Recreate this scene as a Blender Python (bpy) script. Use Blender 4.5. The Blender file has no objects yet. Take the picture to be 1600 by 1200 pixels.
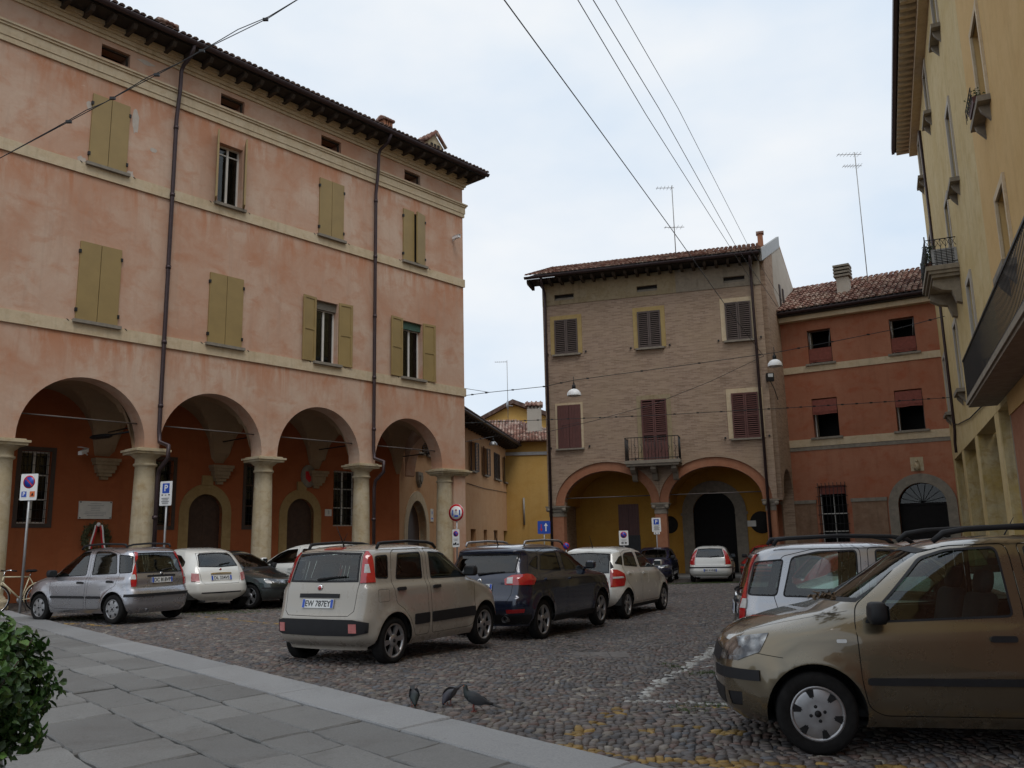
import bpy, bmesh, math, random
import numpy as np
from mathutils import Vector, Matrix
from mathutils.geometry import delaunay_2d_cdt
R = math.radians
random.seed(7); rng = np.random.default_rng(7)
sc = bpy.context.scene
COL = sc.collection
# ------------------------------------------------------------------ camera
FPX, PITCH, ROLL, CAMH = 1326.15, 0.18532, -0.02146, 1.506
cam_d = bpy.data.cameras.new('camera'); cam = bpy.data.objects.new('camera', cam_d); COL.objects.link(cam)
cam_d.lens = FPX / 1600 * 36.0; cam_d.sensor_width = 36; cam_d.clip_start = .05; cam_d.clip_end = 3000
_fw = Vector((0, math.cos(PITCH), math.sin(PITCH))); _up = Vector((0, -math.sin(PITCH), math.cos(PITCH))); _rt = Vector((1, 0, 0))
RT = math.cos(ROLL) * _rt + math.sin(ROLL) * _up; UP = -math.sin(ROLL) * _rt + math.cos(ROLL) * _up; FW = _fw
cam.matrix_world = Matrix(((RT.x, UP.x, -FW.x, 0), (RT.y, UP.y, -FW.y, 0), (RT.z, UP.z, -FW.z, CAMH), (0, 0, 0, 1)))
sc.camera = cam
# ------------------------------------------------------------------ overcast sky, weak soft sun
SUN_EL, SUN_AZ = 58, 160          # high, hidden behind cloud, to the right and behind the camera
world = bpy.data.worlds.new('World'); sc.world = world; world.use_nodes = True
wn = world.node_tree; wn.nodes.clear()
w_out = wn.nodes.new('ShaderNodeOutputWorld'); w_bg = wn.nodes.new('ShaderNodeBackground'); w_bg.inputs[1].default_value = .1
w_sky = wn.nodes.new('ShaderNodeTexSky'); w_sky.sky_type = 'NISHITA'; w_sky.sun_disc = False
w_sky.sun_elevation = R(SUN_EL); w_sky.sun_rotation = R(SUN_AZ); w_sky.air_density = 1; w_sky.dust_density = 2
w_tc = wn.nodes.new('ShaderNodeTexCoord'); w_map = wn.nodes.new('ShaderNodeMapping'); w_map.inputs['Scale'].default_value = (1, 1, 2.2)
w_n = wn.nodes.new('ShaderNodeTexNoise'); w_n.inputs['Scale'].default_value = 2.3; w_n.inputs['Detail'].default_value = 5; w_n.inputs['Roughness'].default_value = .5
w_cr = wn.nodes.new('ShaderNodeValToRGB')          # cloud layer, in the sky texture's own units (x 0.1)
w_cr.color_ramp.elements[0].position = .38; w_cr.color_ramp.elements[0].color = (7.1, 8.3, 9.7, 1)
w_cr.color_ramp.elements[1].position = .66; w_cr.color_ramp.elements[1].color = (9.5, 9.8, 10.1, 1)
w_mix = wn.nodes.new('ShaderNodeMixRGB'); w_mix.inputs[0].default_value = .93
L = wn.links.new
L(w_tc.outputs['Generated'], w_map.inputs[0]); L(w_map.outputs[0], w_n.inputs['Vector']); L(w_n.outputs[0], w_cr.inputs[0])
L(w_sky.outputs[0], w_mix.inputs[1]); L(w_cr.outputs[0], w_mix.inputs[2]); L(w_mix.outputs[0], w_bg.inputs[0]); L(w_bg.outputs[0], w_out.inputs[0])
sun_d = bpy.data.lights.new('sun', 'SUN'); sun_d.energy = 1.0; sun_d.angle = R(24); sun_d.color = (1, .97, .93)
sun = bpy.data.objects.new('sun', sun_d); COL.objects.link(sun)
_az = R(SUN_AZ); sun_dir = Vector((math.sin(_az) * math.cos(R(SUN_EL)), math.cos(_az) * math.cos(R(SUN_EL)), math.sin(R(SUN_EL))))
sun.rotation_euler = sun_dir.to_track_quat('Z', 'Y').to_euler(); sun.location = sun_dir * 60
sc.view_settings.view_transform = 'Standard'; sc.view_settings.look = 'None'; sc.view_settings.gamma = 1; sc.view_settings.exposure = 0.0
sc.view_settings.use_curve_mapping = False

# ------------------------------------------------------------------ pixel <-> place
def ray(px, py): return FW + (px - 800) / FPX * RT + (600 - py) / FPX * UP
def project(p):
    d = Vector(p) - Vector((0, 0, CAMH)); z = d.dot(FW); return 800 + FPX * d.dot(RT) / z, 600 - FPX * d.dot(UP) / z
def gz0(x, y):                     # the square sinks slightly towards its middle
    t = min(1, max(0, (y - 4.5) / 13)); return -.2 * t * (min(1.0, (x + 4) / 5) if x > -4 else max(-.8, (x + 4) / 10))
def _hit(px, py, z): d = ray(px, py); return Vector((0, 0, CAMH)) + d * ((z - CAMH) / d.z)
K0 = _hit(44, 964, .10); K1 = _hit(782, 1147, -.005); KL = (Vector((K1.x - K0.x, K1.y - K0.y, 0))).length
KE = Vector((K1.x - K0.x, K1.y - K0.y, 0)).normalized(); KN = Vector((KE.y, -KE.x, 0))
if KN.dot(Vector((-K0.x, -K0.y, 0))) < 0: KN = -KN
def gz(x, y):                      # the kerb itself runs dead straight; the cobbles ease away from it
    dx, dy = x - K0.x, y - K0.y; b = dx * KN.x + dy * KN.y; a = dx * KE.x + dy * KE.y; zk = max(-.06, min(.16, K0.z + (K1.z - K0.z) * a / KL)); t = min(1, max(0, (-b - .3) / 5)); t = t * t * (3 - 2 * t); return zk + (gz0(x, y) - zk) * t
def ground(px, py, z=None):
    d = ray(px, py); zz = 0 if z is None else z
    for _ in range(6):
        t = (zz - CAMH) / d.z; p = Vector((0, 0, CAMH)) + t * d
        if z is None: zz = gz(p.x, p.y)
    return p
def at_depth(px, py, Y):
    d = ray(px, py); return Vector((0, 0, CAMH)) + d * (Y / d.y)

# ------------------------------------------------------------------ mesh helpers
def tag(o, label=None, cat=None, group=None, kind=None):
    if label: o['label'] = label
    if cat: o['category'] = cat
    if group: o['group'] = group
    if kind: o['kind'] = kind
    return o
def empty(name, loc=(0, 0, 0), rz=0, parent=None):
    o = bpy.data.objects.new(name, None); COL.objects.link(o); o.location = loc; o.rotation_euler = (0, 0, rz); o.parent = parent
    o.empty_display_size = .2
    return o
def link(name, me, parent=None, m=None):
    o = bpy.data.objects.new(name, me); COL.objects.link(o); o.parent = parent
    if m is not None and not me.materials: me.materials.append(m)
    return o
class MB:
    def __init__(s): s.v = []; s.f = []; s.sm = []
    def add(s, vs, fs, smooth=False):
        n = len(s.v); s.v += [tuple(v) for v in vs]; s.f += [tuple(i + n for i in f) for f in fs]; s.sm += [smooth] * len(fs); return s
    def box(s, x0, x1, y0, y1, z0, z1):
        return s.add([(x0, y0, z0), (x1, y0, z0), (x1, y1, z0), (x0, y1, z0), (x0, y0, z1), (x1, y0, z1), (x1, y1, z1), (x0, y1, z1)],
                     [(0, 3, 2, 1), (4, 5, 6, 7), (0, 1, 5, 4), (1, 2, 6, 5), (2, 3, 7, 6), (3, 0, 4, 7)])
    def tube(s, pts, r, n=8, smooth=True, caps=True):
        pts = [Vector(p) for p in pts]; rs = r if isinstance(r, (list, tuple)) else [r] * len(pts)
        vs = []; fs = []; prev = None
        for i, p in enumerate(pts):
            t = (pts[min(i + 1, len(pts) - 1)] - pts[max(i - 1, 0)]).normalized()
            if prev is None:
                a = t.orthogonal().normalized()
            else:
                a = (prev - t * prev.dot(t)); a = a.normalized() if a.length > 1e-6 else t.orthogonal().normalized()
            prev = a; b = t.cross(a)
            for k in range(n):
                th = 2 * math.pi * k / n; vs.append(p + (a * math.cos(th) + b * math.sin(th)) * rs[i])
        for i in range(len(pts) - 1):
            for k in range(n):
                k2 = (k + 1) % n; fs.append((i * n + k, i * n + k2, (i + 1) * n + k2, (i + 1) * n + k))
        if caps: fs.append(tuple(range(n - 1, -1, -1))); fs.append(tuple((len(pts) - 1) * n + k for k in range(n)))
        return s.add(vs, fs, smooth)
    def lathe(s, prof, n=24, axis='z', c=(0, 0, 0), smooth=True):     # prof: (r, h)
        vs = []; fs = []
        for r, h in prof:
            for k in range(n):
                th = 2 * math.pi * k / n; a, b = r * math.cos(th), r * math.sin(th)
                vs.append((c[0] + a, c[1] + b, c[2] + h) if axis == 'z' else (c[0] + a, c[1] + h, c[2] + b) if axis == 'y' else (c[0] + h, c[1] + a, c[2] + b))
        for i in range(len(prof) - 1):
            for k in range(n):
                k2 = (k + 1) % n; q = (i * n + k, i * n + k2, (i + 1) * n + k2, (i + 1) * n + k); fs.append(q if axis != 'y' else q[::-1])
        return s.add(vs, fs, smooth)
    def prism(s, poly, a0, a1, plane='xz', smooth=False):             # polygon (no holes) swept along the third axis
        n = len(poly)
        def P(p, h): return {'xz': (p[0], h, p[1]), 'xy': (p[0], p[1], h), 'yz': (h, p[0], p[1])}[plane]
        vs = [P(p, a0) for p in poly] + [P(p, a1) for p in poly]
        fs = [tuple(range(n)), tuple(range(2 * n - 1, n - 1, -1))] + [(i, i + n, (i + 1) % n + n, (i + 1) % n) for i in range(n)]
        return s.add(vs, fs, smooth)
    def build(s, name, m, parent=None, fix=True):
        me = bpy.data.meshes.new(name); me.from_pydata(s.v, [], s.f)
        me.polygons.foreach_set('use_smooth', s.sm)
        if fix:
            bm = bmesh.new(); bm.from_mesh(me); bmesh.ops.recalc_face_normals(bm, faces=bm.faces); bm.to_mesh(me); bm.free()
        me.update()
        o = link(name, me, parent, m); return o
def inside(p, poly):
    x, y = p; c = False; n = len(poly); j = n - 1
    for i in range(n):
        xi, yi = poly[i]; xj, yj = poly[j]
        if (yi > y) != (yj > y) and x < (xj - xi) * (y - yi) / (yj - yi) + xi: c = not c
        j = i
    return c
def inside_np(pts, poly):
    x, y = pts[:, 0], pts[:, 1]; c = np.zeros(len(pts), bool); n = len(poly); j = n - 1
    for i in range(n):
        xi, yi = poly[i]; xj, yj = poly[j]
        if yi != yj:
            c ^= ((yi > y) != (yj > y)) & (x < (xj - xi) * (y - yi) / (yj - yi) + xi)
        j = i
    return c
def arch_poly(c, r, spring, bottom, n=20, ry=None):
    ry = ry or r
    return [(c - r, bottom)] + [(c - r * math.cos(math.pi * k / n), spring + ry * math.sin(math.pi * k / n)) for k in range(n + 1)] + [(c + r, bottom)]
def rect(x0, x1, z0, z1): return [(x0, z0), (x1, z0), (x1, z1), (x0, z1)]
def wall(name, outline, holes, y0, th, m, parent):
    """a wall slab in the local xz plane, front at y0, with real openings and reveals"""
    polys = [outline] + holes; vs = []; es = []
    for p in polys:
        b = len(vs); vs += [Vector(q) for q in p]; es += [(b + i, b + (i + 1) % len(p)) for i in range(len(p))]
    V, E_, F, *_ = delaunay_2d_cdt(vs, es, [], 0, 1e-5)
    keep = []
    for f in F:
        c = sum((V[i] for i in f), Vector((0, 0))) / len(f)
        if inside(c, outline) and not any(inside(c, h) for h in holes): keep.append(f)
    mb = MB(); n = len(V)
    mb.add([(v.x, y0, v.y) for v in V] + [(v.x, y0 + th, v.y) for v in V], [tuple(f) for f in keep] + [tuple(i + n for i in reversed(f)) for f in keep])
    for p in polys:
        k = len(p)
        mb.add([(a, y0, b) for a, b in p] + [(a, y0 + th, b) for a, b in p], [(i, (i + 1) % k, (i + 1) % k + k, i + k) for i in range(k)])
    return mb.build(name, m, parent)
TXT = bpy.data.scenes.new('lettering_workbench')
def text_mesh(name, body, size, m, parent, mat4, align='CENTER', bold=0.0, sx=1.0):
    cu = bpy.data.curves.new(name, 'FONT'); cu.body = body; cu.size = size; cu.align_x = align; cu.align_y = 'CENTER'; cu.extrude = .0008; cu.offset = bold; cu.resolution_u = 3
    to = bpy.data.objects.new(name, cu); TXT.collection.objects.link(to); vl = TXT.view_layers[0]; vl.update()
    me = bpy.data.meshes.new_from_object(to.evaluated_get(vl.depsgraph))
    bpy.data.objects.remove(to); bpy.data.curves.remove(cu)
    me.transform(mat4 @ Matrix.Diagonal((sx, 1, 1, 1))); me.name = name; me.materials.clear()
    return link(name, me, parent, m)

# ------------------------------------------------------------------ materials
def srgb(r, g, b):
    f = lambda c: (c / 255 / 12.92) if c / 255 <= .04045 else ((c / 255 + .055) / 1.055) ** 2.4
    return (f(r), f(g), f(b), 1)
def lin(c, k=1): return (c[0] * k, c[1] * k, c[2] * k, 1)
class NT:
    def __init__(s, name):
        s.m = bpy.data.materials.new(name); s.m.use_nodes = True; s.t = s.m.node_tree; s.n = s.t.nodes; s.n.clear()
        s.out = s.n.new('ShaderNodeOutputMaterial'); s.b = s.n.new('ShaderNodeBsdfPrincipled'); s.l(s.b.outputs[0], s.out.inputs[0])
        s._tc = None
    def l(s, a, b): s.t.links.new(a, b)
    def tc(s, kind='Object'):
        if s._tc is None: s._tc = s.n.new('ShaderNodeTexCoord')
        return s._tc.outputs[kind]
    def mapping(s, scale, src=None):
        mp = s.n.new('ShaderNodeMapping'); mp.inputs['Scale'].default_value = scale; s.l(src or s.tc(), mp.inputs[0]); return mp.outputs[0]
    def noise(s, scale, detail=4, rough=.55, vec=None, dist=0):
        n = s.n.new('ShaderNodeTexNoise'); n.inputs['Scale'].default_value = scale; n.inputs['Detail'].default_value = detail
        n.inputs['Roughness'].default_value = rough; n.inputs['Distortion'].default_value = dist; s.l(vec or s.tc(), n.inputs['Vector']); return n.outputs[0]
    def ramp(s, src, stops):
        r = s.n.new('ShaderNodeValToRGB'); e = r.color_ramp.elements
        while len(e) < len(stops): e.new(.5)
        for i, (p, c) in enumerate(stops):
            e[i].position = p; e[i].color = c if len(c) == 4 else (*c, 1)
        s.l(src, r.inputs[0]); return r.outputs[0]
    def mix(s, fac, a, b, mode='MIX'):
        m = s.n.new('ShaderNodeMixRGB'); m.blend_type = mode
        for i, x in enumerate((fac, a, b)):
            if isinstance(x, (int, float)): m.inputs[i].default_value = x if i == 0 else (x, x, x, 1)
            elif isinstance(x, tuple): m.inputs[i].default_value = x if len(x) == 4 else (*x, 1)
            else: s.l(x, m.inputs[i])
        return m.outputs[0]
    def math(s, op, a, b=0.0):
        m = s.n.new('ShaderNodeMath'); m.operation = op
        for i, x in enumerate((a, b)):
            if isinstance(x, (int, float)): m.inputs[i].default_value = x
            else: s.l(x, m.inputs[i])
        return m.outputs[0]
    def bump(s, h, strength=.3, dist=.02):
        b = s.n.new('ShaderNodeBump'); b.inputs['Strength'].default_value = strength; b.inputs['Distance'].default_value = dist
        s.l(h, b.inputs['Height']); s.l(b.outputs[0], s.b.inputs['Normal'])
    def set(s, **k):
        names = dict(color='Base Color', rough='Roughness', metal='Metallic', coat='Coat Weight', coatr='Coat Roughness', spec='Specular IOR Level', emis='Emission Color', emiss='Emission Strength', trans='Transmission Weight', ior='IOR', sub='Subsurface Weight')
        for a, v in k.items():
            i = s.b.inputs[names[a]]
            if isinstance(v, (int, float)): i.default_value = v
            elif isinstance(v, tuple): i.default_value = v if len(v) == 4 else (*v, 1)
            else: s.l(v, i)
        return s.m
def plain(name, col, rough=.6, metal=0, var=.15, scale=6, bump=0, bscale=40, spec=.5):
    t = NT(name); n = t.noise(scale, 5, .6)
    c = t.mix(t.ramp(n, [(.3, (0, 0, 0)), (.7, (1, 1, 1))]), lin(col, 1 - var), lin(col, 1 + var))
    if bump: t.bump(t.noise(bscale, 4), bump, .01)
    return t.set(color=c, rough=rough, metal=metal, spec=spec)
def stucco(name, base, pale, deep, dirt, amount=1.0, scale=.55, ledges=()):
    """old lime wash: cloudy pale and deep patches, vertical run marks, scuffs"""
    t = NT(name)
    n1 = t.noise(scale, 6, .62, dist=.6); n2 = t.noise(scale * 2.9, 7, .65, vec=t.mapping((1, 1, 1.4)), dist=.4); n3 = t.noise(9, 6, .7)
    runs = t.noise(1.6, 5, .7, vec=t.mapping((2.2, 2.2, .16)))
    c = t.mix(t.ramp(n1, [(.36, (0, 0, 0)), (.64, (1, 1, 1))]), base, pale)
    c = t.mix(t.math('MULTIPLY', t.ramp(n2, [(.50, (0, 0, 0)), (.68, (1, 1, 1))]), .75 * amount), c, deep)
    c = t.mix(t.math('MULTIPLY', t.ramp(runs, [(.52, (0, 0, 0)), (.75, (1, 1, 1))]), .5 * amount), c, dirt)
    c = t.mix(t.math('MULTIPLY', t.ramp(n3, [(.35, (1, 1, 1)), (.6, (0, 0, 0))]), .16), c, dirt)
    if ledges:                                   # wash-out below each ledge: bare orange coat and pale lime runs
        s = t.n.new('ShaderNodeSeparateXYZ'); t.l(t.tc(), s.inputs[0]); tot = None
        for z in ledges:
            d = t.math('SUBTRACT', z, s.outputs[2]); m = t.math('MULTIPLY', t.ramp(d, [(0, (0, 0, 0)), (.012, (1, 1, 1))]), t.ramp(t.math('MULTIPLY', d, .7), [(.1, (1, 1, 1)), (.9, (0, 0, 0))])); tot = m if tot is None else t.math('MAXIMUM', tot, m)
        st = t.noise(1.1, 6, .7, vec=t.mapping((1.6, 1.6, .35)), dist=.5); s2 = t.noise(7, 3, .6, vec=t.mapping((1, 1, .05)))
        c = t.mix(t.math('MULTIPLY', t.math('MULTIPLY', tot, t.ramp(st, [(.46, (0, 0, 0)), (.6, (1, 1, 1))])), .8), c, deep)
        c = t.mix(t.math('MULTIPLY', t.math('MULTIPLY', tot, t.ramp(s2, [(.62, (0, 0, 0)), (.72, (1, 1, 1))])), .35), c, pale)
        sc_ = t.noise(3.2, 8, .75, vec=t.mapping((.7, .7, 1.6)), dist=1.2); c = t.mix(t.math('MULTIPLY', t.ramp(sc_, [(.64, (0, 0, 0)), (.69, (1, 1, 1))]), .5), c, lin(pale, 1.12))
    t.bump(t.mix(.5, n3, t.noise(45, 4)), .35, .012)
    return t.set(color=c, rough=.92, spec=.2)
M = {}
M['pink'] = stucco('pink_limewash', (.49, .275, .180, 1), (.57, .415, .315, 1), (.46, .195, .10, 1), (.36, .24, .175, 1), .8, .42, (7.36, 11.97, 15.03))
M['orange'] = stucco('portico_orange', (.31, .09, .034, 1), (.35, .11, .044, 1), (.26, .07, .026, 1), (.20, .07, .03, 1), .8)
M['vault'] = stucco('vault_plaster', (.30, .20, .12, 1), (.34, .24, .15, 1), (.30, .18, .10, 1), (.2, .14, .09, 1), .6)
M['cream'] = stucco('cream_band', (.56, .44, .29, 1), (.60, .49, .34, 1), (.48, .35, .21, 1), (.24, .19, .12, 1), .8, 1.3)
M['stone'] = stucco('column_stone', (.46, .37, .23, 1), (.52, .44, .31, 1), (.36, .25, .12, 1), (.20, .16, .11, 1), .9, 1.2)
M['tan'] = stucco('tan_stucco', (.55, .31, .155, 1), (.58, .35, .19, 1), (.49, .25, .11, 1), (.36, .21, .12, 1), .7)
M['ochre'] = stucco('ochre_stucco', (.54, .32, .09, 1), (.57, .36, .12, 1), (.48, .27, .07, 1), (.36, .2, .06, 1), .6)
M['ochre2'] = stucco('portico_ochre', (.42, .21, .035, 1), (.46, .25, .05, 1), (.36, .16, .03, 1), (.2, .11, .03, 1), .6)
M['red'] = stucco('red_stucco', (.35, .138, .078, 1), (.40, .175, .105, 1), (.34, .085, .038, 1), (.2, .075, .045, 1), .8)
M['yellow'] = stucco('pale_yellow_stucco', (.55, .41, .19, 1), (.61, .48, .26, 1), (.47, .33, .14, 1), (.3, .23, .12, 1), .9)
M['amber'] = stucco('amber_stucco', (.59, .385, .16, 1), (.62, .42, .19, 1), (.53, .33, .13, 1), (.42, .26, .1, 1), .6)
M['grimy_shade'] = stucco('grimy_shaded_yellow', (.40, .28, .09, 1), (.48, .40, .25, 1), (.30, .2, .07, 1), (.16, .12, .06, 1), 1.0, 1.1)
M['sidewall'] = stucco('pale_plaster', (.42, .38, .32, 1), (.48, .44, .38, 1), (.42, .36, .3, 1), (.3, .26, .22, 1), .8)
def brickmat():
    t = NT('old_brick'); s = t.n.new('ShaderNodeSeparateXYZ'); t.l(t.tc(), s.inputs[0]); cb = t.n.new('ShaderNodeCombineXYZ')
    t.l(t.math('ADD', s.outputs[0], s.outputs[1]), cb.inputs[0]); t.l(s.outputs[2], cb.inputs[1])
    b = t.n.new('ShaderNodeTexBrick'); t.l(cb.outputs[0], b.inputs['Vector'])
    b.inputs['Scale'].default_value = 1; b.inputs['Brick Width'].default_value = .27; b.inputs['Row Height'].default_value = .075
    b.inputs['Mortar Size'].default_value = .011; b.inputs['Mortar Smooth'].default_value = .6; b.inputs['Bias'].default_value = -.1
    b.inputs['Color1'].default_value = (.38, .27, .20, 1); b.inputs['Color2'].default_value = (.255, .172, .125, 1); b.inputs['Mortar'].default_value = (.36, .29, .22, 1)
    st = t.noise(2.2, 6, .65, vec=t.mapping((.5, .5, 5))); big = t.noise(.55, 5, .6)
    c = t.mix(t.math('MULTIPLY', t.ramp(st, [(.48, (0, 0, 0)), (.66, (1, 1, 1))]), .55), b.outputs[0], (.16, .105, .072, 1))
    c = t.mix(t.math('MULTIPLY', t.ramp(big, [(.42, (0, 0, 0)), (.66, (1, 1, 1))]), .5), c, (.37, .275, .185, 1))
    t.bump(t.mix(.5, b.outputs['Fac'], st), .5, .012); return t.set(color=c, rough=.95, spec=.15)
M['brick'] = brickmat()
M['archbrick'] = stucco('red_arch_brick', (.32, .135, .075, 1), (.36, .17, .10, 1), (.26, .10, .058, 1), (.2, .1, .06, 1), .8, 1.5)
M['shutter_olive'] = plain('olive_shutter_paint', (.29, .20, .075), .55, var=.09, scale=1.7)
M['shutter_brown'] = plain('brown_shutter_paint', (.085, .060, .050), .6, var=.15)
M['shutter_red'] = plain('dark_red_shutter_paint', (.098, .030, .023), .55, var=.15)
M['shutter_dark'] = plain('dark_shutter_paint', (.05, .033, .026), .6)
M['wood_dark'] = plain('dark_door_wood', (.045, .022, .014), .55, var=.3, scale=9)
M['wood_black'] = plain('black_gate_paint', (.012, .011, .011), .85, spec=.15)
M['rafter'] = plain('weathered_rafter_wood', (.05, .036, .026), .9, var=.3)
M['soffit'] = plain('dark_soffit_boards', (.032, .024, .019), .9, var=.3)
M['sillstone'] = plain('grey_sill_stone', (.22, .19, .15), .85, var=.2)
M['framewhite'] = plain('white_window_paint', (.62, .60, .55), .45, var=.06)
M['framewood'] = plain('brown_window_wood', (.10, .05, .03), .5)
M['iron'] = plain('dark_iron', (.02, .02, .021), .5, metal=.3, var=.2)
M['pipe'] = plain('brown_copper_pipe', (.055, .036, .038), .45, metal=.4, var=.2)
M['pipe_grey'] = plain('zinc_pipe', (.30, .29, .27), .5, metal=.4, var=.15)
M['galv'] = plain('galvanised_steel', (.36, .36, .36), .4, metal=.7, var=.12)
M['dark'] = plain('dark_room', (.018, .016, .015), .95)
M['blind'] = plain('roller_blind', (.16, .14, .11), .7)
M['blindgreen'] = plain('green_roller_blind', (.05, .11, .08), .6)
M['awning'] = plain('brick_red_awning_cloth', (.20, .055, .038), .85, var=.2, scale=9)
M['surround'] = stucco('ochre_door_surround', (.30, .20, .085, 1), (.34, .24, .11, 1), (.24, .15, .06, 1), (.15, .1, .05, 1), .6, 1.4)
M['rod'] = plain('iron_tie_rod', (.13, .11, .10), .6, metal=.3)
M['corbel'] = stucco('dark_corbel_stone', (.28, .20, .12, 1), (.32, .24, .15, 1), (.22, .14, .08, 1), (.14, .1, .06, 1), .7, 1.4)
M['white'] = plain('white_paint', (.78, .78, .77), .4, var=.03)
M['plaque'] = plain('marble_plaque', (.60, .58, .53), .5, var=.08)
M['concrete'] = plain('balcony_concrete', (.26, .22, .165), .9, var=.2, bump=.2)
M['black'] = plain('black_plastic', (.012, .012, .013), .5, var=.1, spec=.25)
M['greytext'] = plain('grey_print', (.25, .25, .26), .6)
M['blue'] = plain('sign_blue', (.012, .07, .42), .35, var=.05)
M['signred'] = plain('sign_red', (.5, .012, .02), .35, var=.05)
M['signorange'] = plain('sign_orange', (.65, .14, .03), .4)
def tilemat(name, a, b, c):
    t = NT(name); v = t.n.new('ShaderNodeTexVoronoi'); v.inputs['Scale'].default_value = 3.2; t.l(t.mapping((1.4, .8, .8)), v.inputs['Vector'])
    s = t.n.new('ShaderNodeSeparateColor'); t.l(v.outputs['Color'], s.inputs[0])
    col = t.ramp(s.outputs[0], [(.1, a), (.5, b), (.9, c)])
    col = t.mix(t.math('MULTIPLY', t.ramp(t.noise(2.5, 6, .7), [(.45, (0, 0, 0)), (.7, (1, 1, 1))]), .6), col, (.085, .065, .055, 1))
    t.bump(t.noise(30, 4), .3, .01); return t.set(color=col, rough=.92, spec=.2)
M['tile'] = tilemat('terracotta_tile', (.13, .06, .045, 1), (.26, .13, .095, 1), (.40, .29, .23, 1))
M['tile_dark'] = tilemat('old_dark_tile', (.075, .045, .036, 1), (.11, .062, .047, 1), (.15, .1, .08, 1))
def glassmat(name, tint, rough=.03, base=.04):
    t = NT(name); t.n.remove(t.b); tr = t.n.new('ShaderNodeBsdfTransparent'); tr.inputs[0].default_value = tint; gl = t.n.new('ShaderNodeBsdfGlossy'); gl.inputs['Roughness'].default_value = rough
    fr = t.n.new('ShaderNodeFresnel'); fr.inputs[0].default_value = 1.5; mx = t.n.new('ShaderNodeMixShader')
    t.l(t.math('ADD', fr.outputs[0], base), mx.inputs[0]); t.l(tr.outputs[0], mx.inputs[1]); t.l(gl.outputs[0], mx.inputs[2]); t.l(mx.outputs[0], t.out.inputs[0]); return t.m
M['glass'] = glassmat('car_glass', (.52, .66, .62, 1))
M['glass_dark'] = glassmat('tinted_car_glass', (.10, .11, .11, 1))
M['glass_win'] = glassmat('window_glass', (.4, .43, .42, 1), .02, .0)
# ------------------------------------------------------------------ ground sheet
def groundmat():
    t = NT('cobbled_ground'); v = t.n.new('ShaderNodeTexVoronoi'); v.inputs['Scale'].default_value = 10.5; t.l(t.tc(), v.inputs['Vector'])
    s = t.n.new('ShaderNodeSeparateColor'); t.l(v.outputs['Color'], s.inputs[0])
    c = t.ramp(s.outputs[0], [(0, (.085, .072, .066)), (.5, (.12, .10, .09)), (1, (.18, .15, .13))])
    c = t.mix(t.ramp(v.outputs['Distance'], [(.3, (0, 0, 0)), (.62, (1, 1, 1))]), c, (.03, .026, .022, 1))
    c = t.mix(t.math('MULTIPLY', t.ramp(t.noise(.35, 5), [(.45, (0, 0, 0)), (.7, (1, 1, 1))]), .4), c, (.06, .055, .04, 1))
    t.bump(v.outputs['Distance'], .6, .03); return t.set(color=c, rough=.85, spec=.3)
M['ground'] = groundmat()
xs = np.concatenate([np.linspace(-1500, -40, 6), np.arange(-36, 37, 2.0), np.linspace(40, 1500, 6)]); ys = np.concatenate([np.linspace(-1500, -20, 6), np.arange(-16, 61, 2.0), np.linspace(70, 2000, 6)])
gv = [(x, y, gz(x, y) - .024) for y in ys for x in xs]; nx = len(xs)
gf = [(j * nx + i, j * nx + i + 1, (j + 1) * nx + i + 1, (j + 1) * nx + i) for j in range(len(ys) - 1) for i in range(nx - 1)]
g_o = MB().add(gv, gf, True).build('ground', M['ground']); tag(g_o, 'cobbled ground of the square', kind='structure')

# ------------------------------------------------------------------ stone-flagged pavement with kerb
def kdist(p): return (Vector((p[0], p[1], 0)) - Vector((K0.x, K0.y, 0))).dot(KN)      # > 0: on the pavement side
KW = kdist(ground(400, 1082, .02))
def slabmat(name, a, b, d):
    t = NT(name); n = t.noise(1.3, 7, .65); f = t.noise(70, 3, .6); oi = t.n.new('ShaderNodeObjectInfo')
    c = t.mix(t.ramp(n, [(.3, (0, 0, 0)), (.7, (1, 1, 1))]), a, b)
    c = t.mix(t.math('MULTIPLY', t.ramp(t.noise(.9, 6, .7, dist=1), [(.55, (0, 0, 0)), (.72, (1, 1, 1))]), .55), c, d)
    c = t.mix(.35, c, t.ramp(f, [(.3, lin(a, .6)), (.7, lin(b, 1.3))]))
    c = t.mix(t.math('MULTIPLY', t.ramp(t.noise(3.1, 7, .75, dist=1.5), [(.60, (0, 0, 0)), (.70, (1, 1, 1))]), .6), c, lin(d, .8)); c = t.mix(t.math('MULTIPLY', t.ramp(t.noise(5.5, 6, .7), [(.62, (0, 0, 0)), (.72, (1, 1, 1))]), .35), c, lin(b, 1.35))
    hv = t.n.new('ShaderNodeHueSaturation'); t.l(c, hv.inputs['Color']); t.l(t.math('ADD', t.math('MULTIPLY', oi.outputs['Random'], .34), .83), hv.inputs['Value'])
    t.bump(t.mix(.4, n, f), .25, .01); return t.set(color=hv.outputs[0], rough=t.ramp(n, [(.3, (.5, .5, .5)), (.7, (.75, .75, .75))]), spec=.35)
M['slab'] = slabmat('grey_paving_stone', (.158, .157, .152, 1), (.205, .204, .198, 1), (.088, .080, .072, 1))
M['kerb'] = slabmat('granite_kerb', (.235, .237, .239, 1), (.29, .292, .294, 1), (.16, .155, .15, 1))
M['dirt'] = plain('joint_dirt', (.016, .015, .013), .95, var=.4, scale=12)
a0, a1 = -9, 23
def kp(a, b, z=0): p = Vector((K0.x, K0.y, 0)) + KE * a + KN * b; return (p.x, p.y, z + gz(p.x, p.y))
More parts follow.
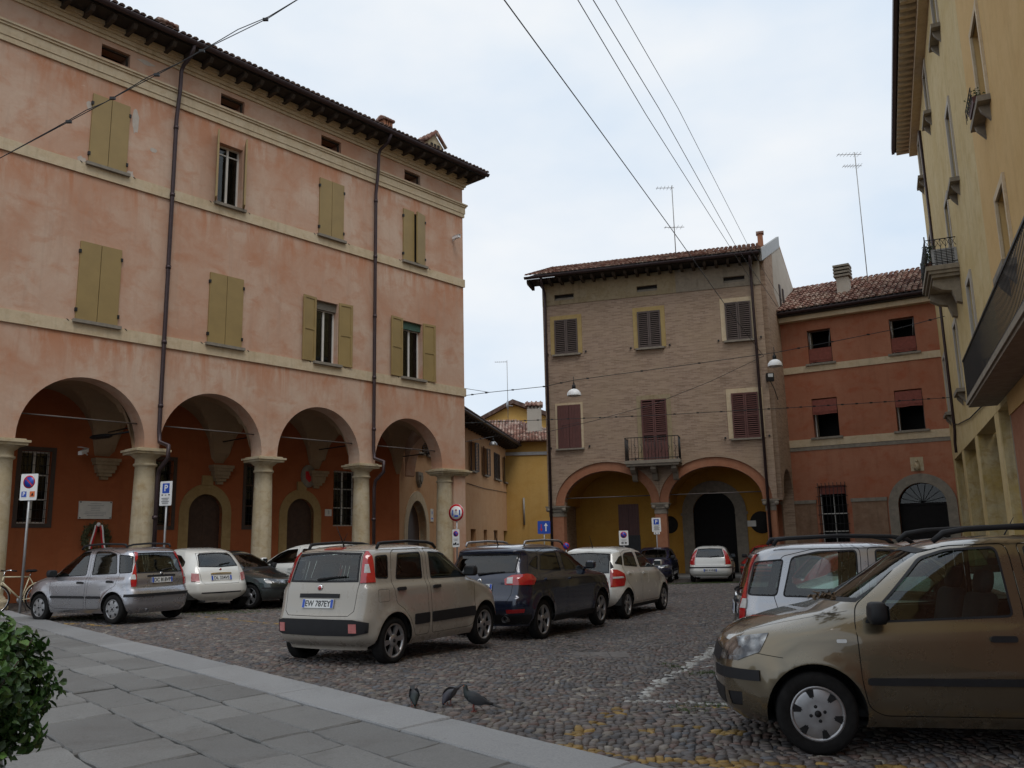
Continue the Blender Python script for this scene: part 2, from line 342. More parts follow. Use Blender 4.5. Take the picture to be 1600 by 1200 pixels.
pv = MB().add([kp(a0 + i, .02 + j, -.02) for j in range(15) for i in range(34)], [(j * 34 + i, j * 34 + i + 1, j * 34 + i + 35, j * 34 + i + 34) for j in range(14) for i in range(33)]).build('pavement', M['dirt']); tag(pv, 'flagged stone pavement', kind='structure')
SK = .12
def slab(name, a, b, c, d, top, m, jit, parent):
    """one stone: a..b along the kerb, c..d away from it; worn, uneven edges"""
    cs = [(a, c), (b, c), (b, d), (a, d)]; ring = []
    for i in range(4):
        p, q = cs[i], cs[(i + 1) % 4]; n = max(2, int(math.hypot(q[0] - p[0], q[1] - p[1]) / .13))
        for k in range(n):
            t = k / n; j = jit * (1.7 if k == 0 else 1)
            ring.append((p[0] + (q[0] - p[0]) * t + random.uniform(-j, j), p[1] + (q[1] - p[1]) * t + random.uniform(-j, j)))
    cx, cy = (a + b) / 2, (c + d) / 2; tx, ty = random.uniform(-.01, .01), random.uniform(-.01, .01); n = len(ring); vs = []
    for rad, dz in ((0, -.06), (0, -.014), (.014, 0)):
        for (x, y) in ring:
            l = math.hypot(x - cx, y - cy); f = 1 - rad / l
            X, Y = cx + (x - cx) * f, cy + (y - cy) * f; vs.append(kp(X + SK * (Y - KW), Y, top + dz + (X - cx) * tx + (Y - cy) * ty))
    fs = [(r * n + i, r * n + (i + 1) % n, (r + 1) * n + (i + 1) % n, (r + 1) * n + i) for r in range(2) for i in range(n)] + [tuple(2 * n + i for i in range(n))]
    return MB().add(vs, fs).build(name, m, parent)
a = a0
while a < a1:
    l = random.uniform(1.5, 2.4); slab('kerb_stone', a + .010, a + l - .010, .0, KW - .016, .034 + random.uniform(-.003, .003), M['kerb'], .005, pv); a += l
b = KW; row = 0
def seen(a, b):
    q = kp(a, b); d = Vector(q).dot(FW)
    if q[1] < 1.5: return False
    x, y = project(q); return -260 < x < 1500 and y < 1420
while b < 9:
    w = random.choice((.46, .54, .62, .70)); a = a0 + random.uniform(0, .6)
    while a < a1:
        l = random.uniform(.55, 1.35)
        if seen(a, b) or seen(a + l, b): slab('paving_slab', a + .014, a + l - .014, b + .014, b + w - .014, .032 + random.uniform(-.010, .008), M['slab'], .012, pv)
        a += l
    b += w; row += 1
print('kerb width', KW)

# ------------------------------------------------------------------ cobbles, painted bay lines
def seg_d(P_, A, B):
    A = np.array(A[:2]); B = np.array(B[:2]); d = B - A; t = np.clip(((P_ - A) @ d) / (d @ d), 0, 1); return np.linalg.norm(P_ - A - t[:, None] * d, axis=1)
gp = lambda x, y: ground(x, y)
WHITE = [(gp(1150, 990), gp(988, 1094), .075), (gp(990, 1093), gp(1150, 1099), .05), (gp(1085, 1042), gp(1150, 1040), .045)]
YELLOW = [(gp(975, 1106), gp(868, 1163), .085), (gp(868, 1162), gp(1010, 1185), .11), (gp(1010, 1185), gp(1700, 1215), .14), (gp(1046, 1133), gp(1150, 1143), .10), (gp(1005, 1141), gp(1020, 1141), .06),
          (gp(1040, 1100), gp(1150, 1106), .05), (gp(105, 974), gp(190, 979), .10), (gp(60, 962), gp(100, 964), .12), (gp(300, 962), gp(440, 975), .07)]
px_ = .084; py_ = .076; TH = R(24)
def hash2(ix, iy, k):
    v = np.sin(ix * 12.9898 + iy * 78.233 + k * 37.719) * 43758.5453; return v - np.floor(v)
ii, jj = np.meshgrid(np.arange(-370, 370), np.arange(-20, 640)); ii = ii.ravel(); jj = jj.ravel()
cu = ii * px_ + (jj % 2) * px_ / 2; cv = jj * py_
def warp(u, v):
    u2 = u + .07 * np.sin(v * 1.7 + u * .6) + .045 * np.sin(v * 4.1 + 1) + .02 * np.sin(u * 9 + v * 5); v2 = v + .06 * np.sin(u * 1.3) + .035 * np.sin(u * 3.7 + v)
    return u2 * math.cos(TH) - v2 * math.sin(TH), u2 * math.sin(TH) + v2 * math.cos(TH)
cx, cy = warp(cu, cv)
d = np.stack([cx, cy, np.zeros_like(cx)], 1); rel = d - np.array([0, 0, CAMH]); zz = rel @ np.array(FW); ppx = 800 + FPX * (rel @ np.array(RT)) / np.maximum(zz, .1); ppy = 600 - FPX * (rel @ np.array(UP)) / np.maximum(zz, .1)
kd = (d[:, :2] - np.array(K0[:2])) @ np.array(KN[:2])
dA2 = np.array([math.sin(.714), math.cos(.714)]); nA2 = np.array([dA2[1], -dA2[0]])
fac = (d[:, :2] - np.array([-12.92, 22.06])) @ nA2
ok = (zz > 3) & (ppx > -160) & (ppx < 1760) & (ppy < 1330) & (kd < -.07) & (fac > .8) & (cy < 34) & (cx < 17.5)
cu, cv, cx, cy = cu[ok], cv[ok], cx[ok], cy[ok]; N = len(cu); print('cobbles', N)
VX = []; VY = []
for k in range(6):
    th = math.pi / 6 + k * math.pi / 3
    u = cu + math.cos(th) * px_ / math.sqrt(3); v = cv + math.sin(th) * py_ / 1.5
    qu = np.round(u / px_ * 6); qv = np.round(v / py_ * 6)
    u = u + (hash2(qu, qv, 1) - .5) * px_ * .62; v = v + (hash2(qu, qv, 2) - .5) * py_ * .62
    X, Y = warp(u, v); VX.append(X); VY.append(Y)
VX = np.array(VX).T; VY = np.array(VY).T; CX = VX.mean(1); CY = VY.mean(1)
gzv = np.vectorize(gz)(CX, CY)
rh = rng.normal(0, .0035, N) + .006 * np.sin(CX * 2.3 + CY * .7) * np.sin(CY * 1.9 - CX); tilt = rng.normal(0, .06, (N, 2))
Vs = np.zeros((N, 13, 3))
for r_, (f, dz) in enumerate(((.95, -.030), (.80, -.0045))):
    X = CX[:, None] + (VX - CX[:, None]) * f; Y = CY[:, None] + (VY - CY[:, None]) * f
    Vs[:, r_ * 6:r_ * 6 + 6, 0] = X; Vs[:, r_ * 6:r_ * 6 + 6, 1] = Y
    Vs[:, r_ * 6:r_ * 6 + 6, 2] = (gzv + rh)[:, None] + dz + (X - CX[:, None]) * tilt[:, :1] + (Y - CY[:, None]) * tilt[:, 1:] + (rng.normal(0, .0015, (N, 6)) if r_ else 0)
Vs[:, 12, 0] = CX; Vs[:, 12, 1] = CY; Vs[:, 12, 2] = gzv + rh - .001
pal = np.array([(.120, .104, .098), (.150, .131, .120), (.098, .092, .092), (.160, .122, .105), (.185, .162, .138), (.13, .088, .076), (.105, .108, .118), (.26, .235, .20)])
pick = rng.choice(len(pal), N, p=[.25, .2, .17, .12, .1, .08, .06, .02]); colr = pal[pick] * rng.uniform(.72, 1.25, (N, 1)) * (1 - .28 * np.clip(np.sin(CX * .9 + 1.3 * np.sin(CY * .55)) * np.sin(CY * .8 + CX * .3), 0, 1))[:, None]
PC = np.stack([CX, CY], 1)
blot = .5 + .5 * np.sin(CX * 7.3 + np.sin(CY * 5) * 2) * np.sin(CY * 6.1 + CX * 2)
for lst, pc in ((WHITE, (.50, .49, .46)), (YELLOW, (.33, .21, .065))):
    for A, B, w in lst:
        dd = seg_d(PC, A, B); hit = (dd < w * rng.uniform(.7, 1.2, N)) & (rng.random(N) < (.62 if pc[0] > .4 else .26) + .4 * blot); colr[hit] = np.array(pc) * rng.uniform(.55, 1.0, (hit.sum(), 1))
fc = []
for i in range(6):
    j = (i + 1) % 6; fc += [(i, j, 6 + j), (i, 6 + j, 6 + i), (6 + i, 6 + j, 12)]
fc = np.array(fc)
def cobmat():
    t = NT('river_cobble'); a = t.n.new('ShaderNodeAttribute'); a.attribute_name = 'Col'
    n = t.noise(28, 4, .6); c = t.mix(.5, a.outputs['Color'], t.mix(t.ramp(n, [(.3, (0, 0, 0)), (.7, (1, 1, 1))]), (.5, .5, .5, 1), (1.4, 1.4, 1.4, 1)), 'MULTIPLY')
    t.bump(n, .3, .006); return t.set(color=c, rough=t.ramp(n, [(.3, (.5, .5, .5)), (.7, (.8, .8, .8))]), spec=.4)
M['cobble'] = cobmat()
def cobmesh(name, sel):
    n = len(sel); me = bpy.data.meshes.new(name); V = Vs[sel].reshape(-1, 3); F = (fc[None] + (np.arange(n) * 13)[:, None, None]).reshape(-1, 3)
    me.vertices.add(len(V)); me.vertices.foreach_set('co', V.astype(np.float32).ravel()); me.loops.add(F.size); me.loops.foreach_set('vertex_index', F.ravel().astype(np.int32))
    me.polygons.add(len(F)); me.polygons.foreach_set('loop_start', (np.arange(len(F)) * 3).astype(np.int32)); me.polygons.foreach_set('loop_total', np.full(len(F), 3, np.int32))
    me.polygons.foreach_set('use_smooth', np.ones(len(F), bool)); me.update()
    at = me.color_attributes.new('Col', 'FLOAT_COLOR', 'POINT'); cc = np.concatenate([np.repeat(colr[sel], 13, 0), np.ones((n * 13, 1))], 1); at.data.foreach_set('color', cc.astype(np.float32).ravel())
    me.materials.append(M['cobble']); return me
dep = CY * math.cos(PITCH) + CX * 0
ppx2 = 800 + FPX * CX / np.maximum(CY, .5)
vis = (ppx2 > 560) & (ppx2 < 1330)
order = np.argsort(np.where(vis & (CY > 5.7), CY, 1e6)); near = order[:300]; restm = np.ones(N, bool); restm[near] = False
for k in near: link('cobble', cobmesh('cobble', np.array([k])), g_o)
o = link('cobbles', cobmesh('cobbles', np.nonzero(restm)[0]), g_o); tag(o, 'rounded river cobbles paving the square', kind='stuff')
# iron manhole / stone drain cover among the cobbles, small weeds
dm = ground(938, 1024); mh = MB(); 
for i in range(3): mh.box(dm.x - .42 + i * .28, dm.x - .15 + i * .28, dm.y - .32, dm.y + .32, dm.z - .02, dm.z + .008)
M['drain'] = plain('worn_drain_stone', (.15, .135, .125), .8, var=.25, bump=.2); mo = mh.build('drain_cover', M['drain']); tag(mo, 'pale three-piece stone drain cover set flat among the cobbles', 'drain cover')
M['weed'] = plain('weed_green', (.055, .085, .02), .8, var=.4, scale=9)
mb = MB()
def weeds(x0, y0, x1, y1, n, wid):
    A = ground(x0, y0); B = ground(x1, y1)
    for _ in range(n):
        t = random.random(); x = A.x + (B.x - A.x) * t + random.gauss(0, wid); y = A.y + (B.y - A.y) * t + random.gauss(0, wid); z = gz(x, y) - .015
        if kdist((x, y)) > -.05: continue
        for _ in range(3):
            an = random.uniform(0, 6.28); l = random.uniform(.012, .035); h = random.uniform(.012, .035); c_, s_ = math.cos(an), math.sin(an)
            mb.add([(x - s_ * .005, y + c_ * .005, z), (x + s_ * .005, y - c_ * .005, z), (x + c_ * l, y + s_ * l, z + h)], [(0, 1, 2)])
for a in ((80, 968, 480, 952, 3200, .35), (990, 1000, 1140, 1010, 60, .12), (1085, 1052, 1140, 1050, 320, .10), (1040, 1108, 1140, 1100, 120, .1), (1050, 912, 1160, 909, 1500, .3), (1060, 1108, 1080, 1112, 60, .05), (1040, 1035, 1065, 1045, 120, .08)): weeds(*a)
tag(mb.build('weeds', M['weed'], fix=False), 'short weeds growing between the cobbles', 'weeds', kind='stuff')
# ------------------------------------------------------------------ building helpers (local frame: x along the facade, y into the building)
class Bld:
    def __init__(s, name, p, d, label, cat='building', zs=1.0, k=1.0):
        s.p = Vector((p[0], p[1])); s.d = Vector((d[0], d[1])).normalized(); s.n = Vector((-s.d.y, s.d.x))
        s.k = k; s.root = empty(name, (p[0] * k, p[1] * k, CAMH * (1 - k)), math.atan2(s.d.y, s.d.x)); tag(s.root, label, cat); s.zs = zs; s.root.scale = (k, k, zs * k)
    def loc(s, px, py, off=0):
        """pixel -> (x along, z) on the plane y = off"""
        r = ray(px, py); p0 = s.p + s.n * off; n2 = s.n; t = (p0.x * n2.x + p0.y * n2.y) / (r.x * n2.x + r.y * n2.y)
        w = Vector((0, 0, CAMH)) + t * r; return (Vector((w.x, w.y)) - s.p).dot(s.d), w.z / s.zs
    def world(s, x, y, z): q = (s.p + s.d * x + s.n * y) * s.k; return Vector((q.x, q.y, CAMH * (1 - s.k) + z * s.zs * s.k))
    def box(s, name, m, *b, parent=None): return MB().box(*b).build(name, m, parent or s.root)
def tiles(name, root, m, s0, s1, y0, y1, z0, rise, pitch=.21, ln=.38):
    """roman cover tiles in courses up a slope"""
    mb = MB(); n = int((s1 - s0) / pitch); L_ = math.hypot(y1 - y0, rise); k = max(1, int(L_ / ln)); ux, uz = (y1 - y0) / L_, rise / L_
    for i in range(n):
        x = s0 + (i + .5) * (s1 - s0) / n; r = pitch * .46
        for j in range(k):
            a = j * L_ / k - (.04 if j else .05); b = (j + 1) * L_ / k + .03; ja = random.uniform(-.012, .012); jr = random.uniform(.92, 1.05); vs = []
            for (t, rr, h) in ((a, r * jr, .05), (b, r * .82 * jr, .012)):
                for q in range(5):
                    th = math.pi * q / 4; X = x + ja - rr * math.cos(th); hh = h + rr * .75 * math.sin(th)
                    vs.append((X, y0 + ux * t - uz * hh, z0 + uz * t + ux * hh))
            mb.add(vs, [(q, q + 1, q + 6, q + 5) for q in range(4)], True)
            mb.add([vs[0], vs[1], vs[2], vs[3], vs[4]], [(0, 1, 2, 3, 4)])
    o = mb.build(name, m, root, fix=False); o['kind'] = 'stuff'; return o
def roofslab(root, m, s0, s1, y0, y1, z0, rise, th=.12):
    return MB().add([(s0, y0, z0), (s1, y0, z0), (s1, y1, z0 + rise), (s0, y1, z0 + rise), (s0, y0, z0 - th), (s1, y0, z0 - th), (s1, y1, z0 + rise - th), (s0, y1, z0 + rise - th)],
                    [(0, 1, 2, 3), (7, 6, 5, 4), (0, 4, 5, 1), (1, 5, 6, 2), (2, 6, 7, 3), (3, 7, 4, 0)]).build('roof', m, root)
def leaf_panel(mb, w, h, t, panels):
    """framed shutter leaf, local x 0..w, z 0..h, front y=-t"""
    f = .085; mb.box(0, f, -t, 0, 0, h); mb.box(w - f, w, -t, 0, 0, h); zs = [0] + panels + [h]
    mb.box(f, w - f, -t, 0, 0, f); mb.box(f, w - f, -t, 0, h - f, h)
    for z in panels: mb.box(f, w - f, -t, 0, z - f / 2, z + f / 2)
    mb.box(f, w - f, -t * .55, -t * .2, f, h - f)
def leaf_board(mb, w, h, t, n=5):
    for i in range(n): mb.box(w * i / n + .0025, w * (i + 1) / n - .0025, -t, 0, 0, h)
    mb.box(0, w, 0, .012, .02, h - .02)
def leaf_slat(mb, w, h, t, mid=None, solid=0):
    f = .06; mb.box(0, f, -t, 0, 0, h); mb.box(w - f, w, -t, 0, 0, h); mb.box(f, w - f, -t, 0, 0, f + solid); mb.box(f, w - f, -t, 0, h - f, h)
    if mid: mb.box(f, w - f, -t, 0, mid - .04, mid + .04)
    z = f + solid + .03
    while z < h - f - .02:
        mb.add([(f, -t, z), (w - f, -t, z), (w - f, -t * .1, z + .045), (f, -t * .1, z + .045), (f, -t, z - .012), (w - f, -t, z - .012), (w - f, -t * .1, z + .033), (f, -t * .1, z + .033)],
               [(0, 1, 2, 3), (7, 6, 5, 4), (0, 4, 5, 1), (2, 6, 7, 3)]); z += .088
def shutter(root, m, kind, x, z, w, h, y, hinge='l', ang=0, label=None, **k):
    mb = MB(); dict(panel=leaf_panel, board=leaf_board, slat=leaf_slat)[kind](mb, w, h, .045, **k)
    ca, sa = math.cos(ang), math.sin(ang); out = []
    for (a, b, c) in mb.v:
        if hinge == 'r': a = -a
        X, Y = a * ca - b * sa * (1 if hinge == 'l' else -1), b * ca + a * sa * (1 if hinge == 'l' else -1)
        out.append((x + X, y + Y, z + c))
    mb.v = out; return mb.build('shutter', m, root)
def window(root, x0, x1, z0, z1, y, m, mull=1, bars=(), fw=.06, glass='glass_win', dark=True, depth=.08, panes=True):
    """frame (named window) with pane children and a dark room box behind"""
    mb = MB(); mb.box(x0, x0 + fw, y, y + depth, z0, z1); mb.box(x1 - fw, x1, y, y + depth, z0, z1); mb.box(x0 + fw, x1 - fw, y, y + depth, z0, z0 + fw); mb.box(x0 + fw, x1 - fw, y, y + depth, z1 - fw, z1)
    xs_ = [x0 + (x1 - x0) * (i + 1) / (mull + 1) for i in range(mull)]
    for x in xs_: mb.box(x - fw * .6, x + fw * .6, y - .006, y + depth - .006, z0 + fw * .5, z1 - fw * .5)
    for t in bars: mb.box(x0 + fw * .5, x1 - fw * .5, y + .004, y + depth * .7, z0 + (z1 - z0) * t - .018, z0 + (z1 - z0) * t + .018)
    w = mb.build('window', m, root); e = [x0 + fw] + [q for x in xs_ for q in (x - fw * .6, x + fw * .6)] + [x1 - fw]
    for i in range(0, len(e) if panes else 0, 2): MB().box(e[i], e[i + 1], y + depth * .45, y + depth * .45 + .006, z0 + fw, z1 - fw).build('pane', M[glass], w)
    return w
def room(root, x0, x1, z0, z1, y, dp=1.6):
    mb = MB(); a = .25; mb.add([(x0 - a, y, z0 - a), (x1 + a, y, z0 - a), (x1 + a, y, z1 + a), (x0 - a, y, z1 + a), (x0 - a, y + dp, z0 - a), (x1 + a, y + dp, z0 - a), (x1 + a, y + dp, z1 + a), (x0 - a, y + dp, z1 + a)],
                               [(4, 5, 6, 7), (0, 1, 5, 4), (1, 2, 6, 5), (2, 3, 7, 6), (3, 0, 4, 7)]); return mb.build('room_lining', M['dark'], root)
def sill(root, x0, x1, z, y=-.1, th=.07, m='sillstone', ov=.08): return MB().box(x0 - ov, x1 + ov, y, .06, z - th, z).build('sill', M[m], root)
def grille(root, x0, x1, z0, z1, y, nx_=6, nz_=6, r=.009):
    mb = MB()
    for i in range(nx_): x = x0 + (x1 - x0) * (i + .5) / nx_; mb.tube([(x, y, z0), (x, y, z1)], r, 5)
    for i in range(nz_): z = z0 + (z1 - z0) * (i + .5) / nz_; mb.tube([(x0, y - r, z), (x1, y - r, z)], r, 5)
    return mb.build('window_grille', M['iron'], root)
def chimney(root, x, y, z, w, h, cap='tiles', m='archbrick'):
    mb = MB().box(x - w / 2, x + w / 2, y - w / 2, y + w / 2, z - .8, z + h); c = mb.build('chimney', M[m], root); mb = MB()
    for i in range(4):
        for j in (-1, 1):
            a = x - w / 2 + w * (i + .5) / 4; mb.box(a - .04, a + .04, y + j * (w / 2 - .04) - .04, y + j * (w / 2 - .04) + .04, z + h, z + h + .22)
            a = y - w / 2 + w * (i + .5) / 4; mb.box(x + j * (w / 2 - .042) - .038, x + j * (w / 2 - .042) + .038, a - .04, a + .04, z + h, z + h + .218)
    mb.box(x - w * .3, x + w * .3, y - w * .3, y + w * .3, z + h, z + h + .2)
    mb.build('chimney_arcade', M[m], c); o = w * .62; mb = MB()
    if cap == 'tiles':
        mb.add([(x - o, y - o, z + h + .22), (x + o, y - o, z + h + .22), (x + o, y + o, z + h + .22), (x - o, y + o, z + h + .22), (x - o, y, z + h + .22 + o * .55), (x + o, y, z + h + .22 + o * .55)], [(0, 1, 5, 4), (2, 3, 4, 5), (0, 4, 3), (1, 2, 5), (0, 3, 2, 1)])
        for i in range(4):
            for j in (-1, 1):
                a = x - o + 2 * o * (i + .5) / 4; mb.tube([(a, y + j * o * 1.04, z + h + .24), (a, y + j * .02, z + h + .24 + o * .55)], .07, 6)
    mb.build('chimney_cap', M['tile'], c); return c
def antenna(name, base, h, label, arms=((0, .9, 0),), n=7, rz=0, r=.022):
    t = empty(name, base, rz); tag(t, label, 'antenna'); MB().tube([(0, 0, 0), (0, 0, h)], r, 6).build('mast', M['pipe_grey'], t)
    for (dz, ln, off) in arms:
        mb = MB(); z = h - .12 - dz; mb.tube([(off - ln / 2, 0, z), (off + ln / 2, 0, z)], r * .7, 5)
        for i in range(n): x = off - ln / 2 + ln * (i + .3) / n; w = .2 + .12 * (i / n); mb.tube([(x, -w, z), (x, w, z)], r * .4, 4)
        mb.build('aerial', M['pipe_grey'], t)
    return t
def eave(root, s0, s1, y_wall, over, z, m_soffit='soffit', step=.62, h=.16):
    for i in range(int((s1 - s0) / step) + 1):
        x = s0 + i * step; MB().prism([(y_wall, z), (y_wall, z - h - .03), (-over + .12, z - h), (-over + .03, z - h * .45), (-over + .03, z)], x - .06, x + .06, 'yz').build('rafter', M['rafter'], root)
    MB().box(s0 - .05, s1 + .05, -over, y_wall, z + .002, z + .045).build('soffit', M[m_soffit], root)
def gutter(root, s0, s1, y, z, r=.075, m='pipe'):
    mb = MB(); vs = []; n = 8
    for x in (s0, s1):
        for k in range(n + 1): th = math.pi * k / n; vs.append((x, y - r * math.cos(th), z - r * math.sin(th)))
    mb.add(vs, [(k, k + 1, k + 2 + n, k + 1 + n) for k in range(n)], True); mb.box(s0, s1, y - r - .008, y - r + .006, z - .012, z + .012); return mb.build('gutter', M[m], root)

# ================================================================== 1. long pink palazzo with portico
A = Bld('arcaded_palazzo', (-12.92, 22.06), (math.sin(.714), math.cos(.714)), 'long three-storey pink stucco palazzo with olive shutters over a columned portico', zs=1.021)
rt = A.root; S0, S1 = -8.6, 16.70; ZT = 16.75
ARC = [-6.2, -2.3, 1.61, 5.5, 9.53, 13.68]; AR = 1.72; SPR = 4.46; DEP = 3.1; YW = .62
holes = [arch_poly(c, AR, SPR, .0, 28) for c in ARC]
for h in holes: h[0] = (h[0][0], -.6); h[-1] = (h[-1][0], -.6)
WIN = [((115, 517, 190, 395), 'c'), ((322, 553, 380, 443), 'c'), ((490, 577, 530, 484), 'o'), ((627, 598, 661, 513), 'g'),
       ((136, 268, 204, 157), 'c'), ((336, 328, 382, 236), 'h'), ((497, 377, 537, 285), 'c'), ((629, 416, 663, 332), 'j')]
vents = []
for (a, b, c, d) in ((158, 99, 203, 86), (345, 171, 382, 158), (502, 234, 533, 221), (632, 286, 657, 272)):
    x0, z0 = A.loc(a, b - 10); x1, z1 = A.loc(c, d + 14); zc = (A.loc((a + c) / 2, (b + d) / 2)[1]); vents.append(rect(x0, x1, 15.72, 16.14))
wins = []
for (p, k) in WIN:
    x0, _ = A.loc(p[0], p[1]); x1, _ = A.loc(p[2], p[3]); xm = (p[0] + p[2]) / 2
    low = p[1] > 450; zb = 7.72 if low else 12.32; h = 2.28 if low else 2.15
    wins.append((x0, x1, zb, zb + h, k))
whole = [rect(x0 + .06, x1 - .06, z0 + .03, z1 - .05) for (x0, x1, z0, z1, k) in wins]
# upper wall is solid above the arcade; the arches are cut through the full thickness
out = [(S0, 3.9)] + [(S1, 3.9), (S1, ZT), (S0, ZT)]
holes2 = []
bot = []
for c in ARC: bot += [(c - AR, 4.30)] + [(c - AR * math.cos(math.pi * k / 28), SPR + AR * math.sin(math.pi * k / 28)) for k in range(29)] + [(c + AR, 4.30)]
out = [(S0, 4.30)] + bot + [(S1, 4.30), (S1, ZT), (S0, ZT)]
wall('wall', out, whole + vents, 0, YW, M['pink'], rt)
# right-hand flank and back
MB().box(S1 - YW, S1 - .002, YW, 11, 7.0, ZT - .002).build('side_wall', M['pink'], rt); MB().box(S0, S1, 11, 11.4, 0, ZT - .004).build('back_wall', M['pink'], rt)
fl = wall('side_arch_wall', [(0.62, 4.30)] + [(.62 + 1.16 - 1.14 * math.cos(math.pi * k / 20) + .1, 4.36 + 1.5 * math.sin(math.pi * k / 20)) for k in range(21)] + [(3.1, 4.30), (3.1, 7.0), (.62, 7.0)], [], 0, .5, M['pink'], rt)
fl.rotation_euler.z = math.pi / 2; fl.location = (S1 - .004, 0, 0)
MB().box(S0, S1 - .55, DEP + .02, DEP + .4, 7.2, 7.4).build('floor_slab', M['vault'], rt)
# string courses, entablature, cornice
for (z0, z1, o_) in ((7.36, 7.70, .055), (11.97, 12.30, .055)): MB().box(S0, S1 + o_, -o_, .02, z0, z1).build('string_course', M['cream'], rt)
for (z0, z1, o_) in ((15.03, 15.19, .06), (15.19, 15.47, .085), (15.47, 15.54, .13), (15.54, 15.60, .17)): MB().box(S0, S1 + o_, -o_, .02 + z0 * .0003, z0, z1).build('entablature', M['cream'], rt)
for (z0, z1, o_) in ((16.30, 16.40, .06), (16.40, 16.52, .12), (16.52, 16.60, .18), (16.60, 16.72, .26)): MB().box(S0, S1 + o_, -o_, .02 + z0 * .0003, z0, z1).build('cornice', M['cream'], rt)
for v in vents:
    (x0, z0), (x1, z1) = v[0], v[2]; room(rt, x0, x1, z0, z1, YW, .5)
    mb = MB(); f = .05
    mb.box(x0, x1, .12, .2, z0, z0 + f); mb.box(x0, x1, .12, .2, z1 - f, z1); mb.box(x0, x0 + f, .121, .199, z0 + f, z1 - f); mb.box(x1 - f, x1, .121, .199, z0 + f, z1 - f); mb.build('vent_frame', M['rafter'], rt)
for (x0, x1, z0, z1, k) in wins:
    sill(rt, x0, x1, z0 + .02, -.16, .09)
    for (hx, hz) in ((x0 - .22, z0 - .03), (x1 + .22, z0 - .03)): MB().tube([(hx, 0, hz), (hx, -.05, hz + .02), (hx + .05, -.06, hz - .02)], .014, 5).build('shutter_catch', M['iron'], rt)
    w = x1 - x0
    if k in 'cj':
        MB().box(x0 + .06, x1 - .06, .10, .13, z0 + .03, z1 - .05).build('window_backing', M['dark'], rt)
        for hg, x in (('l', x0), ('r', x1)):
            an = R(14) if (k == 'j' and hg == 'r') else 0
            s_ = shutter(rt, M['shutter_olive'], 'board', x, z0 + .03, w / 2 - .006, z1 - z0 - .03, -.006, hg, -an, n=1)
        for zz_ in (z0 + .3, z1 - .3):
            for x in (x0, x1): MB().box(x - .03, x + .03, -.075, .0, zz_ - .05, zz_ + .05).build('hinge', M['iron'], rt)
    else:
        wn_ = window(rt, x0 + .06, x1 - .06, z0 + .03, z1 - .05 - (.26 if k in 'og' else 0), .22, M['framewhite'], 1, (.86,) if k == 'h' else ())
        room(rt, x0, x1, z0, z1, YW)
        if k in 'og':
            mb = MB(); zt = z1 - .05
            for i in range(6): mb.box(x0 + .06, x1 - .06, .10, .135, zt - .05 * (i + 1) + .008, zt - .05 * i)
            mb.box(x0 + .06, x1 - .06, .136, .15, zt - .3, zt); mb.build('roller_blind', M['blind' if k == 'o' else 'blindgreen'], rt)
        lw = w * .55 if k != 'h' else w * .5
        if k == 'h':
            for hg, x in (('l', x0), ('r', x1)):
                shutter(rt, M['shutter_olive'], 'board', x, z0 + .03, lw, z1 - z0 + .12, -.03, hg, R(-117 if hg == 'l' else -64), n=2)
        else:
            for hg, x in (('r', x0 + .03), ('l', x1 - .03)):
                shutter(rt, M['shutter_olive'], 'panel', x, z0 + .0, lw, z1 - z0, -.012, hg, R(-6), panels=[(z1 - z0) * .5])
# repaired plaster patches beside the top-left shutters
M['patch'] = plain('grey_plaster_patch', (.46, .40, .34), .95, var=.12)
def patch(px, py, w, h):
    x, z = A.loc(px, py); pts = [(x + w * math.cos(2 * math.pi * k / 14) * random.uniform(.65, 1.15), z + h * math.sin(2 * math.pi * k / 14) * random.uniform(.7, 1.15)) for k in range(14)]
    MB().prism(pts, -.004, .0).build('plaster_patch', M['patch'], rt)
for q in ((212, 190, .12, .38), (203, 275, .12, .2), (128, 252, .14, .16), (140, 165, .1, .14), (240, 235, .12, .07), (98, 100, .05, .03), (228, 98, .28, .07)): patch(*q)
# portico: columns, capitals, vaults, inner wall
def column(x, y, r=.31, half=False):
    mb = MB(); prof = [(.46, 0.0), (.46, .12), (.44, .14), (.47, .2), (.44, .27), (.38, .29), (.37, .33), (.33, .37)]
    for i in range(9): t = i / 8; prof.append((r * (1.04 - .14 * t * t), .4 + t * 3.36))
    prof += [(.30, 3.78), (.33, 3.80), (.33, 3.85), (.29, 3.87), (.29, 4.0), (.34, 4.03), (.42, 4.10), (.44, 4.15)]
    c = mb.lathe([(0.001, 0)] + prof, 28, 'z', (x, y, .08)).build('column', M['stone'], rt)
    mb = MB(); mb.box(x - .5, x + .5, y - .5, y + .5, -.15, .085); mb.build('plinth', M['stone'], c)
    mb = MB(); mb.box(x - .47, x + .47, y - .47, y + .47, 4.20, 4.27); mb.box(x - .52, x + .52, y - .52, y + .52, 4.27, 4.33); mb.box(x - .43, x + .43, y - .43, y + .43, 4.33, 4.37); mb.build('abacus', M['stone'], c)
    return c
cols = [-8.2, -4.25, -.30, 3.54, 7.52, 11.60]
for x in cols: column(x, .32)
column(15.82, .32, .33)
MB().box(16.07, S1, 0.004, .60, -.2, 4.30).build('corner_pier', M['pink'], rt)
mb = MB(); mb.box(15.36, 16.79, -.08, .68, 4.14, 4.2); mb.box(15.28, 16.85, -.14, .74, 4.2, 4.28); mb.box(15.22, 16.91, -.2, .8, 4.28, 4.34); mb.box(15.32, 16.81, -.1, .66, 4.34, 4.39); mb.build('pier_capital', M['stone'], rt)
